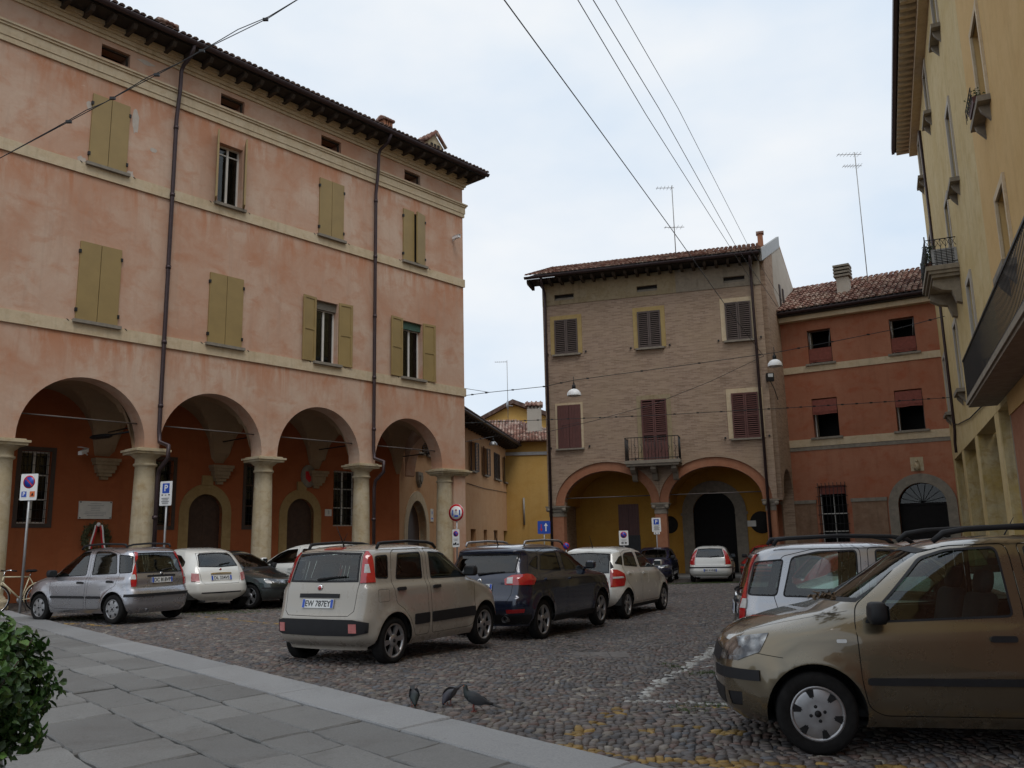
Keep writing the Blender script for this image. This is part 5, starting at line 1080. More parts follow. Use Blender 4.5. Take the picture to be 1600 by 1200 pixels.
def wheel(car_o, x, y, r, kind, side):
    key = (r, kind)
    if key not in _wheel_cache:
        w = .088; rr = r * (.66 if kind == 'cover' else .72); tp = [(rr - .008, -w * .75), (rr + .004, -w), (r * .88, -w * 1.04), (r * .975, -w * .88), (r, -w * .6), (r, w * .6), (r * .975, w * .88), (r * .88, w * 1.04), (rr + .004, w), (rr - .008, w * .8)]
        mb = MB().lathe(tp, 44, 'y')
        tyre = mb.build('tmp', M['tyre']); tm = tyre.data; bpy.data.objects.remove(tyre)
        mb = MB(); mb.lathe([(rr, w * .7), (rr, -w * .7)], 36, 'y'); mb.lathe([(rr, w * .15), (.001, w * .15)], 36, 'y'); mb.build('tmp', M['rimdark']); o = bpy.data.objects['tmp']; dm_ = o.data; bpy.data.objects.remove(o)
        mb = MB()
        def spoke(a0, a1, wi, wo, ri, ro, yi, yo):
            for a in ([a0] if a1 is None else [a0, a1]):
                c, s_ = math.cos(a), math.sin(a); vs = []
                for (rad, hw, yy) in ((ri, wi, yi), (ro, wo, yo)):
                    for sgn in (-1, 1):
                        for dy in (0, -.03): vs.append((c * rad - s_ * hw * sgn, yy + dy, s_ * rad + c * hw * sgn))
                mb.add(vs, [(0, 2, 6, 4), (1, 5, 7, 3), (0, 4, 5, 1), (2, 3, 7, 6)])
        mb.lathe([(rr + .006, w * .86), (rr + .004, w * .98), (rr - .02, w * .92), (rr - .024, w * .5)], 40, 'y')
        if kind == 'cover':
            n = 40; mb.lathe([(rr - .018, w * .90), (rr * .80, w * .98), (rr * .45, w * .93), (rr * .2, w * .97), (.001, w * .98)], 40, 'y')
        elif kind == 'six':
            for k in range(6): a = math.pi * 2 * k / 6 + .26; spoke(a - .10, a + .10, .013, .017, .05, rr - .01, w * .80, w * .86)
            mb.lathe([(.085, w * .7), (.08, w * .86), (.04, w * .9), (.001, w * .9)], 20, 'y')
        else:
            for k in range(5): a = math.pi * 2 * k / 5 + .3; spoke(a - .13, a + .13, .018, .024, .05, rr - .01, w * .78, w * .86)
            mb.lathe([(.08, w * .6), (.075, w * .82), (.03, w * .86), (.001, w * .86)], 20, 'y')
        mb.build('tmp', M['rim']); o = bpy.data.objects['tmp']; rm = o.data; bpy.data.objects.remove(o)
        mb = MB()
        if kind == 'cover':
            for k in range(6):
                a = math.pi * 2 * k / 6 + .5
                for j, (dl, l0, l1) in enumerate(((-.14, .62, .90), (0, .58, .92), (.14, .62, .90))):
                    c, s_ = math.cos(a + dl * .6), math.sin(a + dl * .6); hw = .010 if j == 1 else .014; vs = []
                    for rad, h2, yy in ((rr * l0, hw * .35, w * .968), (rr * l1, hw, w * .952)):
                        for sgn in (-1, 1): vs.append((c * rad - s_ * h2 * sgn, yy + .003, s_ * rad + c * h2 * sgn))
                    mb.add(vs, [(0, 1, 3, 2)])
            for k in range(4): a = math.pi / 2 * k; mb.lathe([(.013, w * .955), (.011, w * .985), (.001, w * .985)], 10, 'y', (.05 * math.cos(a), 0, .05 * math.sin(a)))
        sm = None
        if mb.v: mb.build('tmp', M['black']); o = bpy.data.objects['tmp']; sm = o.data; bpy.data.objects.remove(o)
        MB().lathe([(.024, w * .86), (.024, w * 1.0), (.001, w * 1.005)], 14, 'y').build('tmp', M['black']); o = bpy.data.objects['tmp']; hm = o.data; bpy.data.objects.remove(o)
        _wheel_cache[key] = (tm, dm_, rm, hm, sm)
    tm, dm_, rm, hm, sm = _wheel_cache[key]
    wo = bpy.data.objects.new('wheel', None); COL.objects.link(wo); wo.parent = car_o; wo.location = (x, y, r); wo.rotation_euler = (0, random.uniform(0, 1.2), 0 if side > 0 else math.pi); wo.empty_display_size = .1
    for nm, me in (('tyre', tm), ('wheel_well_disc', dm_), ('rim', rm), ('hub_cap', hm)): link(nm, me, wo)
    if sm: link('cover_slots', sm, wo)['kind'] = 'stuff'
    return wo
def rbox(mb, c, s, r=.04):
    """rounded box"""
    x, y, z = c; a, b, h = s[0] / 2, s[1] / 2, s[2] / 2
    prof = [(-h, .72), (-h + r, .96), (-h * .2, 1), (h - r * 1.2, .95), (h - r * .3, .8), (h, .55)]; vs = []; n = 16
    for (dz, k) in prof:
        for i in range(n):
            th = 2 * math.pi * i / n; cx_, sy_ = math.cos(th), math.sin(th); vs.append((x + a * k * math.copysign(abs(cx_) ** .5, cx_), y + b * k * math.copysign(abs(sy_) ** .5, sy_), z + dz))
    fs = [(j * n + i, j * n + (i + 1) % n, (j + 1) * n + (i + 1) % n, (j + 1) * n + i) for j in range(len(prof) - 1) for i in range(n)] + [tuple(range(n))[::-1], tuple((len(prof) - 1) * n + i for i in range(n))]
    mb.add(vs, fs, True)
_cut_cache = {}
def cut_shell(sh, sp):
    U = sh.U; ax = sp['axles']; R_ = sp['arch']
    regs = []          # (name, material, polygon list in uz, centre?, offset, parent key)
    def add(nm, m, pts, centre=False, off=0.0, par=None, step=.05): regs.append([nm, m, sh.poly(pts, step), centre, off, par])
    for a in ax: add(None, None, T_('S', [(a + R_ * math.cos(th), max(sh.z0, sp['tyre'] + R_ * math.sin(th))) for th in [math.pi * (-8 + k) / 24 for k in range(41)] if True]), step=.2)
    D = sp['regs']
    for r in D: add(*r)
    # triangulate the half shell in (u, z)
    vs = []; es = []
    def addp(p):
        b = len(vs); vs.extend(p); es.extend((b + i, b + (i + 1) % len(p)) for i in range(len(p)))
    zl = [sh.z0]; 
    while zl[-1] < sh.z1 - .004:
        zc = zl[-1]; sl = max(1, abs(sh.xf(zc + .01) - sh.xf(zc)) / .01, abs(sh.xr(zc + .01) - sh.xr(zc)) / .01 * .8, abs(sh.w(zc + .01) - sh.w(zc)) / .01); zl.append(min(sh.z1, zc + max(.0035, .062 / sl)))
    ul = list(np.concatenate([np.linspace(0, U[1], 8)[:-1], np.linspace(U[1], U[2], 8)[:-1], np.linspace(U[2], U[3], int((U[3] - U[2]) / .08))[:-1], np.linspace(U[3], U[4], 7)[:-1], np.linspace(U[4], U[5], 9)]))
    vs += [(u, zz_) for zz_ in zl for u in ul]
    nb_ = len(ul); top0 = (len(zl) - 1) * nb_
    es += [(i, i + 1) for i in range(nb_ - 1)] + [(top0 + i, top0 + i + 1) for i in range(nb_ - 1)] + [(j * nb_, (j + 1) * nb_) for j in range(len(zl) - 1)] + [(j * nb_ + nb_ - 1, (j + 1) * nb_ + nb_ - 1) for j in range(len(zl) - 1)]
    for r in regs: addp([(min(max(a, 0), U[5]), min(max(b, sh.z0), sh.z1)) for a, b in r[2]])
    V, _, F, *_r = delaunay_2d_cdt([Vector(v) for v in vs], es, [], 0, 2e-4)
    uz = np.array([(v.x, v.y) for v in V]); F = np.array([f for f in F if len(f) == 3]); cen = uz[F].mean(1); own = np.full(len(F), -1)
    for i, r in enumerate(regs):
        h = (own == -1) & inside_np(cen, r[2]); own[h] = i
    XYZ = sh.P(uz[:, 0], uz[:, 1]); NN = sh.N(uz[:, 0], uz[:, 1])
    return regs, uz, F, own, XYZ, NN
def build_car(name, sp, body, label, x, y, yaw, z=None, glass='glass', group='cars parked in the square', detail=True, rear_glass=None, kind=None, plate_r=None, plate_f=None):
    sh = Shell(sp); t = empty(name, (x, y, gz(x, y) if z is None else z), yaw); tag(t, label, 'car', group); U = sh.U
    ax = sp['axles']; R_ = sp['arch']
    if id(sp) not in _cut_cache: _cut_cache[id(sp)] = cut_shell(sh, sp)
    regs, uz, F, own, XYZ, NN = _cut_cache[id(sp)]; objs = {}
    def make(nm, m, fi, centre, off, par):
        if not len(fi): return
        f = F[fi]; g = np.cross(XYZ[f[:, 1]] - XYZ[f[:, 0]], XYZ[f[:, 2]] - XYZ[f[:, 0]]); fl = (g * NN[f].mean(1)).sum(1) < 0; f = f.copy(); f[fl] = f[fl][:, ::-1]
        us, inv_ = np.unique(f, return_inverse=True); ff = inv_.reshape(-1, 3); P_ = XYZ[us] + NN[us] * off; N_ = NN[us]
        # boundary skirt so that raised pieces have a real edge
        sk = []
        if off > .003:
            e = {}
            for tri in ff:
                for a, b in ((0, 1), (1, 2), (2, 0)): e[(tri[a], tri[b])] = 1
            sk = [(a, b) for (a, b) in e if (b, a) not in e and not (abs(P_[a][1]) < 1e-4 and abs(P_[b][1]) < 1e-4)]
        def side(sgn):
            P2 = P_.copy(); N2 = N_.copy()
            if sgn < 0: P2[:, 1] *= -1; N2[:, 1] *= -1
            f2 = ff if sgn > 0 else ff[:, ::-1]; q = []; PB = np.zeros((0, 3))
            if sk:
                ids = sorted({i for e_ in sk for i in e_}); n0 = len(P2); ni = len(ids); mt = {i: n0 + k for k, i in enumerate(ids)}; mp = {i: n0 + ni + k for k, i in enumerate(ids)}; PB = np.concatenate([P2[ids], P2[ids] - N2[ids] * (off + .004)])
                q = [(mt[b], mt[a], mp[a], mp[b]) if sgn > 0 else (mt[a], mt[b], mp[b], mp[a]) for a, b in sk]
            return P2, N2, f2, q, PB
        sets = [side(1), side(-1)] if centre else None
        for grp in ([sets] if centre else [[side(1)], [side(-1)]]):
            vs_ = []; fs_ = []; ns_ = []; flat = 0
            for (P2, N2, f2, q, PB) in grp:
                b = len(vs_); vs_ += [tuple(p) for p in P2] + [tuple(p) for p in PB]; ns_ += [tuple(n) for n in N2] + [(0, 0, 1)] * len(PB); fs_ += [tuple(int(i) + b for i in tri) for tri in f2] + [tuple(int(i) + b for i in qq) for qq in q]
            me = bpy.data.meshes.new(nm); me.from_pydata(vs_, [], fs_); me.polygons.foreach_set('use_smooth', [True] * len(fs_)); me.update()
            if not sk: me.normals_split_custom_set_from_vertices([n for n in ns_])
            else:
                me.polygons.foreach_set('use_smooth', [len(p.vertices) == 3 for p in me.polygons])
            o = link(nm, me, None, m); sd = 0 if centre else (1 if grp[0][0][:, 1].mean() > 0 else -1); pk = objs.get((par, sd)) or objs.get((par, 0)) if par else None; o.parent = pk or t
            objs[(nm, sd)] = o; objs.setdefault(nm, o)
    make('body', body, np.nonzero(own == -1)[0], True, 0, None)
    tb = [i for i in range(len(uz)) if abs(uz[i, 1] - sh.z1) < 1e-5]; tb.sort(key=lambda i: uz[i, 0]); capv = [tuple(XYZ[i]) for i in tb] + [(XYZ[i][0], -XYZ[i][1], XYZ[i][2]) for i in reversed(tb[1:-1])]
    MB().add(capv, [tuple(range(len(capv)))], True).build('roof_panel', body, t)
    keys = {}
    for i, r in enumerate(regs):
        if r[0] is None: continue
        keys.setdefault((r[0], i), None)
        m = body if r[1] == 'body' else M[glass] if r[1] == 'glass' else M[rear_glass or glass] if r[1] == 'rglass' else M[r[1]]
        make(r[0], m, np.nonzero(own == i)[0], r[3], r[4], r[5])
    # underbody, arch liners, wheels
    bl_ = [sh.P(np.array([u]), np.array([sh.z0]))[0] for u in np.linspace(0, U[5], 40)]; pl = [(p[0], p[1] - .01, sh.z0 + .015) for p in bl_] + [(p[0], -p[1] + .01, sh.z0 + .015) for p in reversed(bl_[1:-1])]
    ub = MB().add(pl, [tuple(range(len(pl)))]); wmax = max(b for _, b in sp['width'])
    for a in ax:
        for sg in (-1, 1):
            vs_ = []; n = 18
            for yy in (wmax * sg * .96, wmax * sg * .45):
                for k in range(n + 1): th = math.pi * (k / n); vs_.append((a + (R_ + .004) * math.cos(th), yy, sp['tyre'] + (R_ + .004) * math.sin(th)))
            ub.add(vs_, [(k, k + 1, n + 2 + k, n + 1 + k) for k in range(n)]); ub.add([vs_[k] for k in range(n + 1, 2 * n + 2)], [tuple(range(n + 1))])
    ub.build('underbody', M['under'], t, fix=False)
    for a in ax:
        for sg in (-1, 1): wheel(t, a, sg * (sp['track']), sp['tyre'], sp['rim'], sg)
    # interior
    if detail:
        zs_ = sp['seat']; xd = sp['dash']
        fm = MB(); fm.box(sp['rear'][3][0] + .25, xd + .25, -wmax + .16, wmax - .16, sh.z0 + .05, sh.z0 + .1); fm.build('cabin_floor', M['under'], t)
        dm2 = MB(); rbox(dm2, (xd + .18, 0, zs_ + .36), (.5, wmax * 1.7, .34)); dm2.build('dashboard', M['seat'], t)
        for (sx_, sy_) in ((sp['seatx'][0], .36), (sp['seatx'][0], -.36), (sp['seatx'][1], .36), (sp['seatx'][1], -.36)):
            st = MB(); rbox(st, (sx_ + .05, sy_, zs_ - .02), (.5, .5, .2)); v0 = len(st.v); rbox(st, (0, sy_, zs_ + .30), (.15, .48, .64)); rbox(st, (0, sy_, zs_ + .70), (.10, .26, .17))
            st.v[v0:] = [(sx_ - .20 - (c - zs_) * .22 + a, b, c) for a, b, c in st.v[v0:]]; st.build('seat', M['seat'], t)
        sw_ = MB(); cx_, cy_, cz_ = xd - .12, .36, zs_ + .42
        ring = [(cx_ - .12 * math.sin(th) * -.0 + .09 * math.sin(th), cy_ + .18 * math.cos(th), cz_ + .155 * math.sin(th)) for th in [2 * math.pi * k / 20 for k in range(21)]]
        sw_.tube(ring, .014, 6); sw_.tube([(cx_, cy_ - .17, cz_), (cx_, cy_ + .17, cz_)], .016, 6); sw_.tube([(cx_, cy_, cz_), (cx_ + .25, cy_, cz_ - .08)], .03, 8); sw_.build('steering_wheel', M['black'], t)
    # mirrors
    mx, mz = sp['mirror']
    for sg in (-1, 1):
        b = sh.P(np.array([sh.inv('S', np.array([mx]), np.array([mz]))[0]]), np.array([mz]))[0]; mm = MB(); rbox(mm, (0, 0, 0), (.13, .20, .15), .03); mm.v = [(mx + a - .02, sg * (b[1] + .13 + bb), mz + .06 + c) for a, bb, c in mm.v]; mm.tube([(mx, sg * (b[1] - .02), mz), (mx, sg * (b[1] + .08), mz + .03)], .025, 6)
        mo_ = mm.build('wing_mirror', body if sp.get('mirror_body') else M['trim'], t)
        MB().box(mx - .088, mx - .085, min(sg * (b[1] + .05), sg * (b[1] + .21)), max(sg * (b[1] + .05), sg * (b[1] + .21)), mz + .01, mz + .11).build('mirror_glass', M['mirror'], mo_)
    # roof rails, aerial, wipers
    if sp.get('rails'):
        x0, x1, yy, zz_, m_ = sp['rails']
        for sg in (-1, 1):
            mb = MB(); mb.tube([(x0 - .04, sg * yy, zz_ - .07), (x0, sg * yy, zz_ - .01), (x0 + .1, sg * yy, zz_), ((x0 + x1) / 2, sg * (yy + .01), zz_ + .018), (x1 - .15, sg * yy, zz_), (x1, sg * yy, zz_ - .025), (x1 + .08, sg * yy, zz_ - .085)], [.02, .024, .021, .021, .021, .024, .02], 8)
            mb.build('roof_rail', M[m_], t)
    if sp.get('aerial'): xa, za = sp['aerial']; MB().tube([(xa, 0, za - .01), (xa - .02, 0, za + .03), (xa - .16, 0, za + .26)], [.014, .01, .004], 6).build('aerial', M['black'], t)
    if sp.get('rwiper'):
        zz_, y0, y1 = sp['rwiper']; q = [sh.P(sh.inv('R', np.array([abs(yy)]), np.array([z2])), np.array([z2]))[0] for yy, z2 in ((y0, zz_), ((y0 + y1) / 2, zz_ + .03), (y1, zz_ + .045))]
        MB().tube([(p[0] - .02, math.copysign(p[1], yy), p[2]) for p, yy in zip(q, (y0 or 1e-6, (y0 + y1) / 2, y1))], [.018, .012, .008], 6).build('rear_wiper', M['black'], t)
    # plates
    def plate(front, zc, txt, w=.52, h=.112):
        p = sh.P(np.array([0.0 if front else U[5]]), np.array([zc]))[0]; sg = 1 if front else -1
        e = .05; pa = sh.P(np.array([0.0 if front else U[5]]), np.array([zc + e]))[0]; pb = sh.P(np.array([0.0 if front else U[5]]), np.array([zc - e]))[0]; tl = math.atan2((pa[0] - pb[0]), 2 * e)
        m4 = Matrix.Translation((p[0] + sg * .016, 0, zc)) @ Matrix.Rotation(tl, 4, 'Y') @ Matrix.Rotation(math.pi / 2 if front else -math.pi / 2, 4, 'Z') @ Matrix.Rotation(math.pi / 2, 4, 'X')
        mb = MB().box(-w / 2, w / 2, -h / 2, h / 2, -.01, .0); mb.v = [tuple(m4 @ Vector(v)) for v in mb.v]; po = mb.build('number_plate', M['platewhite'], t)
        for s0 in (-w / 2 + .004, w / 2 - .044): mb = MB().box(s0, s0 + .04, -h / 2 + .004, h / 2 - .004, -.002, .0015); mb.v = [tuple(m4 @ Vector(v)) for v in mb.v]; mb.build('plate_band', M['blue'], po)
        if txt: text_mesh('plate_text', txt, .105, M['platetext'], po, m4 @ Matrix.Translation((0, -.004, .0015)), bold=.002, sx=.92)
    if plate_r: plate(False, sp['plate_r'], plate_r)
    if plate_f: plate(True, sp['plate_f'], plate_f)
    if sp.get('badge'):
        for (zb, front, rr, m_) in sp['badge']:
            p = sh.P(np.array([0.0 if front else U[5]]), np.array([zb]))[0]; bo = MB().lathe([(.001, .012), (rr * .8, .012), (rr, .006), (rr, -.03)], 16, 'x'); bo.v = [(p[0] + (a if front else -a), b, zb + c) for a, b, c in bo.v]; bd = bo.build('badge', M['chrome'], t)
            bo = MB().lathe([(.001, .015), (rr * .62, .015), (rr * .62, .01)], 14, 'x'); bo.v = [(p[0] + (a if front else -a), b, zb + c) for a, b, c in bo.v]; bo.build('badge_centre', M[m_], bd)
    if sp.get('exhaust'): xe, ye, ze, re = sp['exhaust']; MB().tube([(xe + .25, ye, ze), (xe, ye, ze)], re, 12, caps=False).tube([(xe + .1, ye, ze), (xe + .09, ye, ze)], re * .9, 10).build('exhaust', M['rim'], t)
    return t, sh
def side_set(fd, rd, fw_, rw_, qw=None, pill='trim', seam=.007, fuel=None, handles=(), mould=None, hm='trim'):
    """doors with gaps, windows with rubber, handles"""
    out = []
    for (a, b) in handles: out.append(('handle', hm, T_('S', fillet(rect(a - .085, a + .085, b - .02, b + .02), .018)), False, .03, None, .03))
    for w in [w for w in (fw_, rw_, qw) if w]:
        f = fillet(w, .045); out.append(('side_window', 'glass', T_('S', inset(f, .016)), False, -.004, None)); out.append(('window_seal', 'trim', T_('S', f), False, .002, None))
    if mould:
        for (a, b, z0, z1) in mould: out.append(('side_moulding', 'trim', T_('S', fillet(rect(a, b, z0, z1), .02)), False, .014, None))
    for d in [d for d in (fd, rd) if d]:
        f = fillet(d, .05); out.append(('door', 'body', T_('S', inset(f, seam)), False, 0, None)); out.append(('door_gap', 'gap', T_('S', f), False, -.006, None))
    if fuel: f = fillet(fuel, .025); out.append(('fuel_flap', 'body', T_('S', inset(f, .005)), False, .0, None)); out.append(('fuel_flap_gap', 'gap', T_('S', f), False, -.004, None))
    return out
def ctr(t, pts): return T_(t, pts)
def gate(pts, r=.04, seam=.007): return [('tailgate', 'body', T_('R', inset2(pts, seam)), True, 0, None), ('tailgate_gap', 'gap', T_('R', pts), True, -.006, None)]
def inset2(pts, d):
    q = inset(pts, d); return [(0 if abs(a[0]) < 1e-6 else b[0], b[1]) for a, b in zip(pts, q)]
def windscreen(p0, rim=.03): return [('windscreen', 'glass', T_('F', inset2(p0, rim)), True, -.003, None), ('windscreen_seal', 'trim', T_('F', p0), True, .001, None)]
def rearwin(p0, rim=.025): return [('rear_window', 'rglass', T_('R', inset2(p0, rim)), True, -.003, None), ('rear_window_seal', 'trim', T_('R', p0), True, .001, None)]
F_ = lambda a, b: ('F', a, b)
S_ = lambda a, b: ('S', a, b)
R_r = lambda a, b: ('R', a, b)
SP = {}
SP['panda_a'] = dict(front=[(1.70, .19), (1.80, .27), (1.83, .40), (1.835, .55), (1.82, .64), (1.77, .75), (1.67, .825), (1.50, .885), (1.25, .95), (1.06, .99), (.97, 1.02), (.78, 1.125), (.55, 1.265), (.36, 1.38), (.22, 1.45), (.02, 1.495), (-.25, 1.515)],
    rear=[(-1.58, .19), (-1.66, .27), (-1.70, .40), (-1.70, .55), (-1.67, .64), (-1.63, .72), (-1.62, .85), (-1.59, .98), (-1.53, 1.15), (-1.46, 1.33), (-1.40, 1.42), (-1.27, 1.475), (-1.05, 1.505), (-.75, 1.515)],
    width=[(.19, .71), (.27, .755), (.40, .78), (.55, .788), (.70, .787), (.81, .783), (.845, .775), (.92, .738), (1.0, .72), (1.25, .672), (1.38, .645), (1.44, .60), (1.475, .55), (1.50, .45), (1.515, .30)],
    axles=(1.15, -1.15), arch=.345, tyre=.285, track=.695, rim='cover', seat=.48, seatx=(.18, -.72), dash=.62, mirror=(.72, .93), rails=(-1.15, .12, .545, 1.565, 'trim'), aerial=None, rwiper=(1.02, 0, -.33), plate_r=.835, plate_f=.40, badge=[(.955, False, .036, 'black')], exhaust=(-1.66, .35, .24, .03),
    regs=side_set([(.80, .33), (.70, .27), (-.26, .27), (-.305, 1.0), (-.275, 1.462), (.10, 1.45), (.34, 1.385), (.80, 1.03), (.84, .93), (.83, .5)], [(-.325, .27), (-.70, .27), (-.78, .42), (-.86, .55), (-1.0, .66), (-1.18, .74), (-1.24, 1.0), (-1.13, 1.385), (-.80, 1.455), (-.34, 1.462), (-.37, 1.0)],
        [(.78, .905), (.30, 1.365), (.12, 1.425), (-.205, 1.44), (-.235, .945)], [(-.40, .95), (-.375, 1.44), (-.76, 1.43), (-1.03, 1.375), (-1.15, .975)], [(-1.20, .98), (-1.10, 1.36), (-1.40, 1.335), (-1.50, .99)], fuel=None, handles=((-.13, .80), (-1.02, .82)), mould=((-.27, .79, .485, .535), (-.78, -.335, .485, .535)))
    + [('indicator', 'lamp_clear', T_('S', fillet(rect(.91, .98, .775, .80), .01)), False, .008, None, .03)]
    + [('tail_lamp_clear', 'lamp_clear', [R_r(.60, .86), R_r(.60, .955), S_(-1.50, .955), S_(-1.515, .86)], False, .013, None), ('tail_lamp', 'lamp_red', [R_r(.60, .72), R_r(.575, .98), R_r(.515, 1.40), S_(-1.42, 1.39), S_(-1.50, 1.0), S_(-1.54, .72)], False, .012, None)]
    + rearwin([(0, .975), (.565, .975), (.515, 1.385), (0, 1.395)]) + [('plate_recess', 'trim', T_('R', [(0, .90), (.34, .90), (.34, .93), (0, .935)]), True, .02, None)] + gate([(0, .70), (.585, .705), (.575, .96), (.525, 1.41), (0, 1.42)])
    + [('bumper_strip', 'trim', [R_r(0, .52), R_r(.6, .52), S_(-1.46, .52), S_(-1.46, .575), R_r(.6, .575), R_r(0, .575)], True, .014, None), ('bumper_gap', 'gap', [R_r(0, .655), R_r(.6, .655), S_(-1.40, .66), S_(-1.40, .664), R_r(.6, .66), R_r(0, .66)], True, -.004, None)]
    + windscreen([(0, 1.03), (.565, 1.045), (.475, 1.42), (0, 1.445)]) + [('headlamp', 'headlamp', [F_(.43, .625), F_(.41, .73), F_(.50, .79), S_(1.44, .83), S_(1.52, .70), F_(.62, .63)], False, .006, None), ('front_strip', 'trim', [F_(.30, .50), F_(.6, .50), S_(1.53, .50), S_(1.53, .575), F_(.6, .575), F_(.3, .575)], False, .016, None),
       ('grille', 'trim', T_('F', [(0, .60), (.36, .60), (.38, .69), (0, .71)]), True, .002, None), ('lower_intake', 'trim', T_('F', [(0, .29), (.42, .29), (.47, .42), (0, .43)]), True, .002, None), ('fog_recess', 'trim', [F_(.52, .30), F_(.52, .40), S_(1.66, .41), S_(1.66, .31)], False, -.006, None), ('bumper_gap', 'gap', [F_(.40, .615), S_(1.54, .69), S_(1.36, .665), S_(1.36, .670), S_(1.54, .695), F_(.4, .62)], False, -.004, None),
       ('bonnet_gap', 'gap', T_('F', [(.44, .80), (.62, .985), (.615, .988), (.435, .803)]), False, -.004, None)])
SP['panda_b'] = dict(front=[(1.74, .21), (1.82, .30), (1.85, .45), (1.85, .62), (1.81, .76), (1.71, .85), (1.46, .93), (1.17, 1.0), (1.04, 1.04), (.80, 1.18), (.57, 1.32), (.41, 1.41), (.22, 1.475), (-.08, 1.52), (-.4, 1.537)],
    rear=[(-1.60, .25), (-1.73, .33), (-1.77, .44), (-1.775, .60), (-1.745, .68), (-1.715, .80), (-1.69, .95), (-1.655, 1.08), (-1.60, 1.26), (-1.555, 1.38), (-1.50, 1.45), (-1.33, 1.50), (-1.1, 1.525), (-.8, 1.537)],
    width=[(.21, .735), (.30, .79), (.45, .812), (.62, .818), (.80, .815), (.93, .808), (.965, .80), (1.04, .762), (1.2, .728), (1.38, .695), (1.44, .66), (1.48, .60), (1.515, .48), (1.537, .32)], ryr=[(0, .24), (.7, .22), (1.0, .20), (1.6, .18)], rxr=[(0, .26), (.7, .24), (1.0, .2), (1.6, .17)],
    axles=(1.15, -1.15), arch=.365, tyre=.298, track=.72, rim='six', seat=.50, seatx=(.15, -.72), dash=.64, mirror=(.74, 1.06), rails=(-1.22, .05, .585, 1.555, 'trim'), aerial=(-1.22, 1.525), rwiper=(1.09, .05, -.40), plate_r=.795, plate_f=.42, badge=[(.99, False, .045, 'lamp_red')], exhaust=None, flare=.03,
    regs=side_set([(.80, .36), (.72, .31), (-.27, .31), (-.325, 1.04), (-.285, 1.475), (.12, 1.465), (.40, 1.40), (.83, 1.12), (.88, 1.0), (.86, .55)], [(-.345, .31), (-.66, .31), (-.74, .42), (-.82, .55), (-.95, .68), (-1.10, .76), (-1.16, 1.04), (-1.09, 1.42), (-.98, 1.465), (-.36, 1.475), (-.395, 1.04)],
        [(.74, 1.03), (.66, 1.11), (.36, 1.355), (.12, 1.41), (-.215, 1.425), (-.245, 1.045)], [(-.44, 1.055), (-.41, 1.425), (-.95, 1.41), (-1.06, 1.07)], [(-1.21, 1.085), (-1.16, 1.40), (-1.40, 1.39), (-1.46, 1.10)], fuel=rect(-1.47, -1.25, .80, .96), handles=((-.17, .935), (-1.0, .945)), mould=((-.28, .84, .46, .60), (-.70, -.355, .46, .60)))
    + [('tail_lamp_clear', 'lamp_clear', [R_r(.615, 1.17), R_r(.60, 1.28), S_(-1.49, 1.28), S_(-1.50, 1.17)], False, .018, None), ('tail_lamp', 'lamp_red', [R_r(.60, 1.045), R_r(.55, 1.44), S_(-1.42, 1.44), S_(-1.45, 1.20), S_(-1.47, 1.05)], False, .016, None), ('brake_lamp', 'lamp_red', T_('R', [(0, 1.472), (.15, 1.472), (.15, 1.495), (0, 1.495)]), True, .012, None)]
    + rearwin([(0, 1.055), (.575, 1.06), (.525, 1.43), (0, 1.45)]) + [('plate_trim', 'trim', T_('R', [(0, .865), (.33, .865), (.33, .915), (0, .92)]), True, .014, None)] + gate([(0, .635), (.50, .64), (.575, .70), (.595, 1.04), (.54, 1.45), (0, 1.465)])
    + [('fog_lamp', 'lamp_pink', [R_r(.53, .44), R_r(.53, .55), R_r(.63, .55), R_r(.63, .44)], False, .02, None, .03), ('bumper_band', 'trim', [R_r(0, .40), R_r(.58, .405), S_(-1.62, .44), S_(-1.62, .56), R_r(.58, .60), R_r(0, .605)], True, .012, None)]
    + windscreen([(0, 1.05), (.62, 1.07), (.53, 1.42), (0, 1.46)]) + [('headlamp', 'headlamp', [F_(.40, .70), F_(.42, .82), S_(1.46, .88), S_(1.54, .74)], False, .006, None), ('grille', 'trim', T_('F', [(0, .36), (.5, .36), (.55, .55), (0, .57)]), True, .004, None)])
